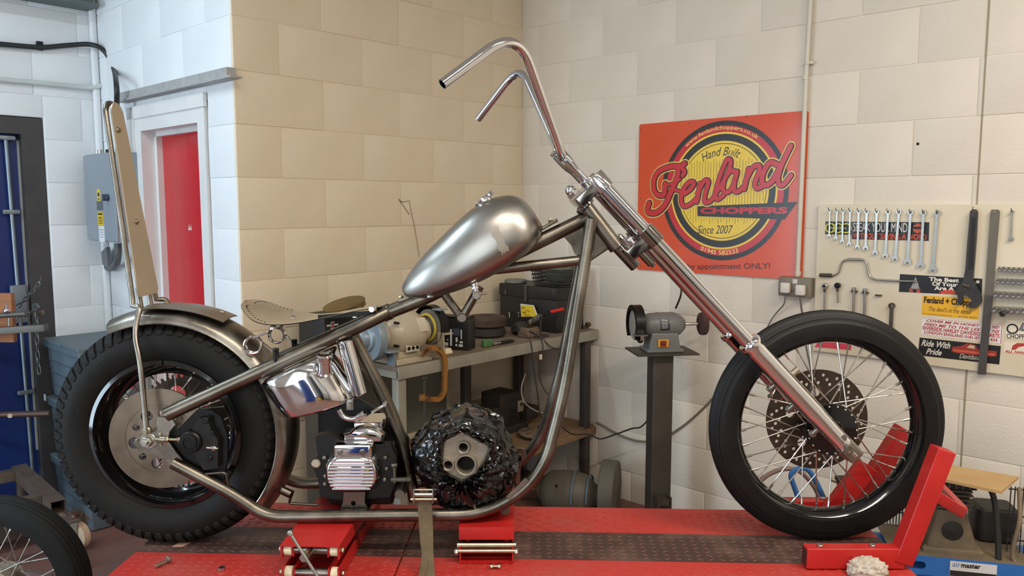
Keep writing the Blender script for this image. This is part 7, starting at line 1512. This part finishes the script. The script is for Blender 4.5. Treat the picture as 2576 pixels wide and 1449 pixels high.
a, b = hx(-70, 1045), hx(126, 1040); mb = MB(); mb.cyl(a, b, .015, 14); mb.build('brace_tube', M('brown_tube', (84, 62, 54), .5, .4), ps)
mb = MB(); mb.cyl(hx(25, 1046, PSY - .02), hx(25, 1046, PSY + .02), .011, 14); mb.build('bolt', ZINC, ps)
# ---- chain on the blue door
CH = M('chain_zinc', (140, 146, 144), .38, .9, var=.1); chn = thing('steel_chain', 'galvanised chain hanging down beside the blue door', 'chain', hx(95, 775, 4.0))
def links(P_, n):
    P_ = wcurve([Vector(p) for p in P_], 12); Ls = [0]
    for i in range(1, len(P_)): Ls.append(Ls[-1] + (P_[i] - P_[i - 1]).length)
    for k in range(n):
        s_ = Ls[-1] * (k + .5) / n; i = max(j for j in range(len(Ls)) if Ls[j] <= s_ + 1e-9); i = min(i, len(P_) - 2); c = P_[i].lerp(P_[i + 1], (s_ - Ls[i]) / max(1e-6, Ls[i + 1] - Ls[i])); t = (P_[i + 1] - P_[i]).normalized(); x, y, z = rot_to(t); x = x if k % 2 else y
        h_ = Ls[-1] / n * .62; w_ = .0085; pts = []
        for j in range(16): a = 2 * PI * j / 16; pts.append(c + t * (h_ * math.copysign(abs(math.sin(a)) ** .6, math.sin(a))) + x * (w_ * math.cos(a)))
        mb = MB(); mb.tube(pts, .0030, 6, closed=True); mb.build('link', CH, chn)
CYY = 4.0
links([hx(92, 772, CYY), hx(91, 800, CYY), hx(93, 850, CYY), hx(95, 900, CYY), hx(99, 940, CYY)], 9)
links([hx(98, 712, CYY), hx(80, 735, CYY), hx(60, 757, CYY), hx(44, 772, CYY)], 7)
links([hx(92, 772, CYY), hx(76, 787, CYY), hx(50, 798, CYY)], 4)
a = hx(90, 772, CYY); mb = MB(); mb.lathe([(.012, -.005), (.019, -.005), (.019, .005), (.012, .005)], a, (.3, 1, 0), 20, closed=True); mb.build('ring', CH, chn)
mb = MB(); mb.box(hx(102, 786, CYY), (.03, .02, .026), bev=.004); mb.build('padlock', M('padlock', (120, 112, 96), .4, .8), chn)
a, b = hx(99, 708, CYY), hx(105, 690, CYY); mb = MB(); mb.tube([a, onb(105, 690, W_B - .005)], .003, 6); mb.build('eye', CH, chn)
# ================================================================ behind the camera: unseen things added for the chrome to mirror
tc_ = thing('reflection_cabinet', 'black roller tool cabinet, added unseen behind the camera for the chrome to mirror', 'cabinet', rm(-1.2, -1.7, 0), THR)
mb = MB(FRAME); mb.box((-1.2, -1.7, .75), (.6, 1.1, 1.46), bev=.01); mb.build('body', flat('cabinet_black', (22, 22, 24), .4), tc_)
for k in range(6): mb = MB(FRAME); mb.box((-.895, -1.7, .25 + k * .21), (.012, 1.04, .19), bev=.004); mb.build('drawer', flat('cabinet_drawer', (40, 40, 44), .35), tc_)
dr_ = thing('reflection_drum', 'blue steel oil drum, added unseen behind the camera as a blue reflection in the chrome', 'drum', (-.95, -.75, 0))
mb = MB(); mb.lathe([(0, 0), (.28, 0), (.285, .02), (.28, .03), (.28, .28), (.29, .29), (.28, .30), (.28, .57), (.29, .58), (.28, .59), (.28, .85), (.285, .87), (.27, .86), (0, .85)], (-.95, -.75, 0), ez, 36); mb.build('shell', flat('drum_blue', (30, 66, 140), .4), dr_)
sf_ = thing('reflection_rack', 'dark steel storage rack, added unseen behind the camera for the chrome to mirror', 'rack', (1.7, -1.6, 0))
for x in (1.12, 2.28):
    for y in (-1.8, -1.4): mb = MB(); mb.box((x, y, 1.1), (.05, .05, 2.2)); mb.build('upright', flat('rack_dark', (40, 42, 46), .5), sf_)
for k in range(4): mb = MB(); mb.box((1.7, -1.6, .3 + k * .55), (1.2, .43, .03)); mb.build('shelf', flat('rack_shelf', (96, 82, 66), .6), sf_)
yb_ = thing('reflection_crate', 'yellow crate, added unseen behind the camera as a yellow reflection in the chrome', 'crate', (-.2, -1.1, 0)); mb = MB(); mb.box((-.2, -1.1, .2), (.4, .3, .4), bev=.01); mb.build('body', flat('crate_yellow', (214, 180, 30), .5), yb_)
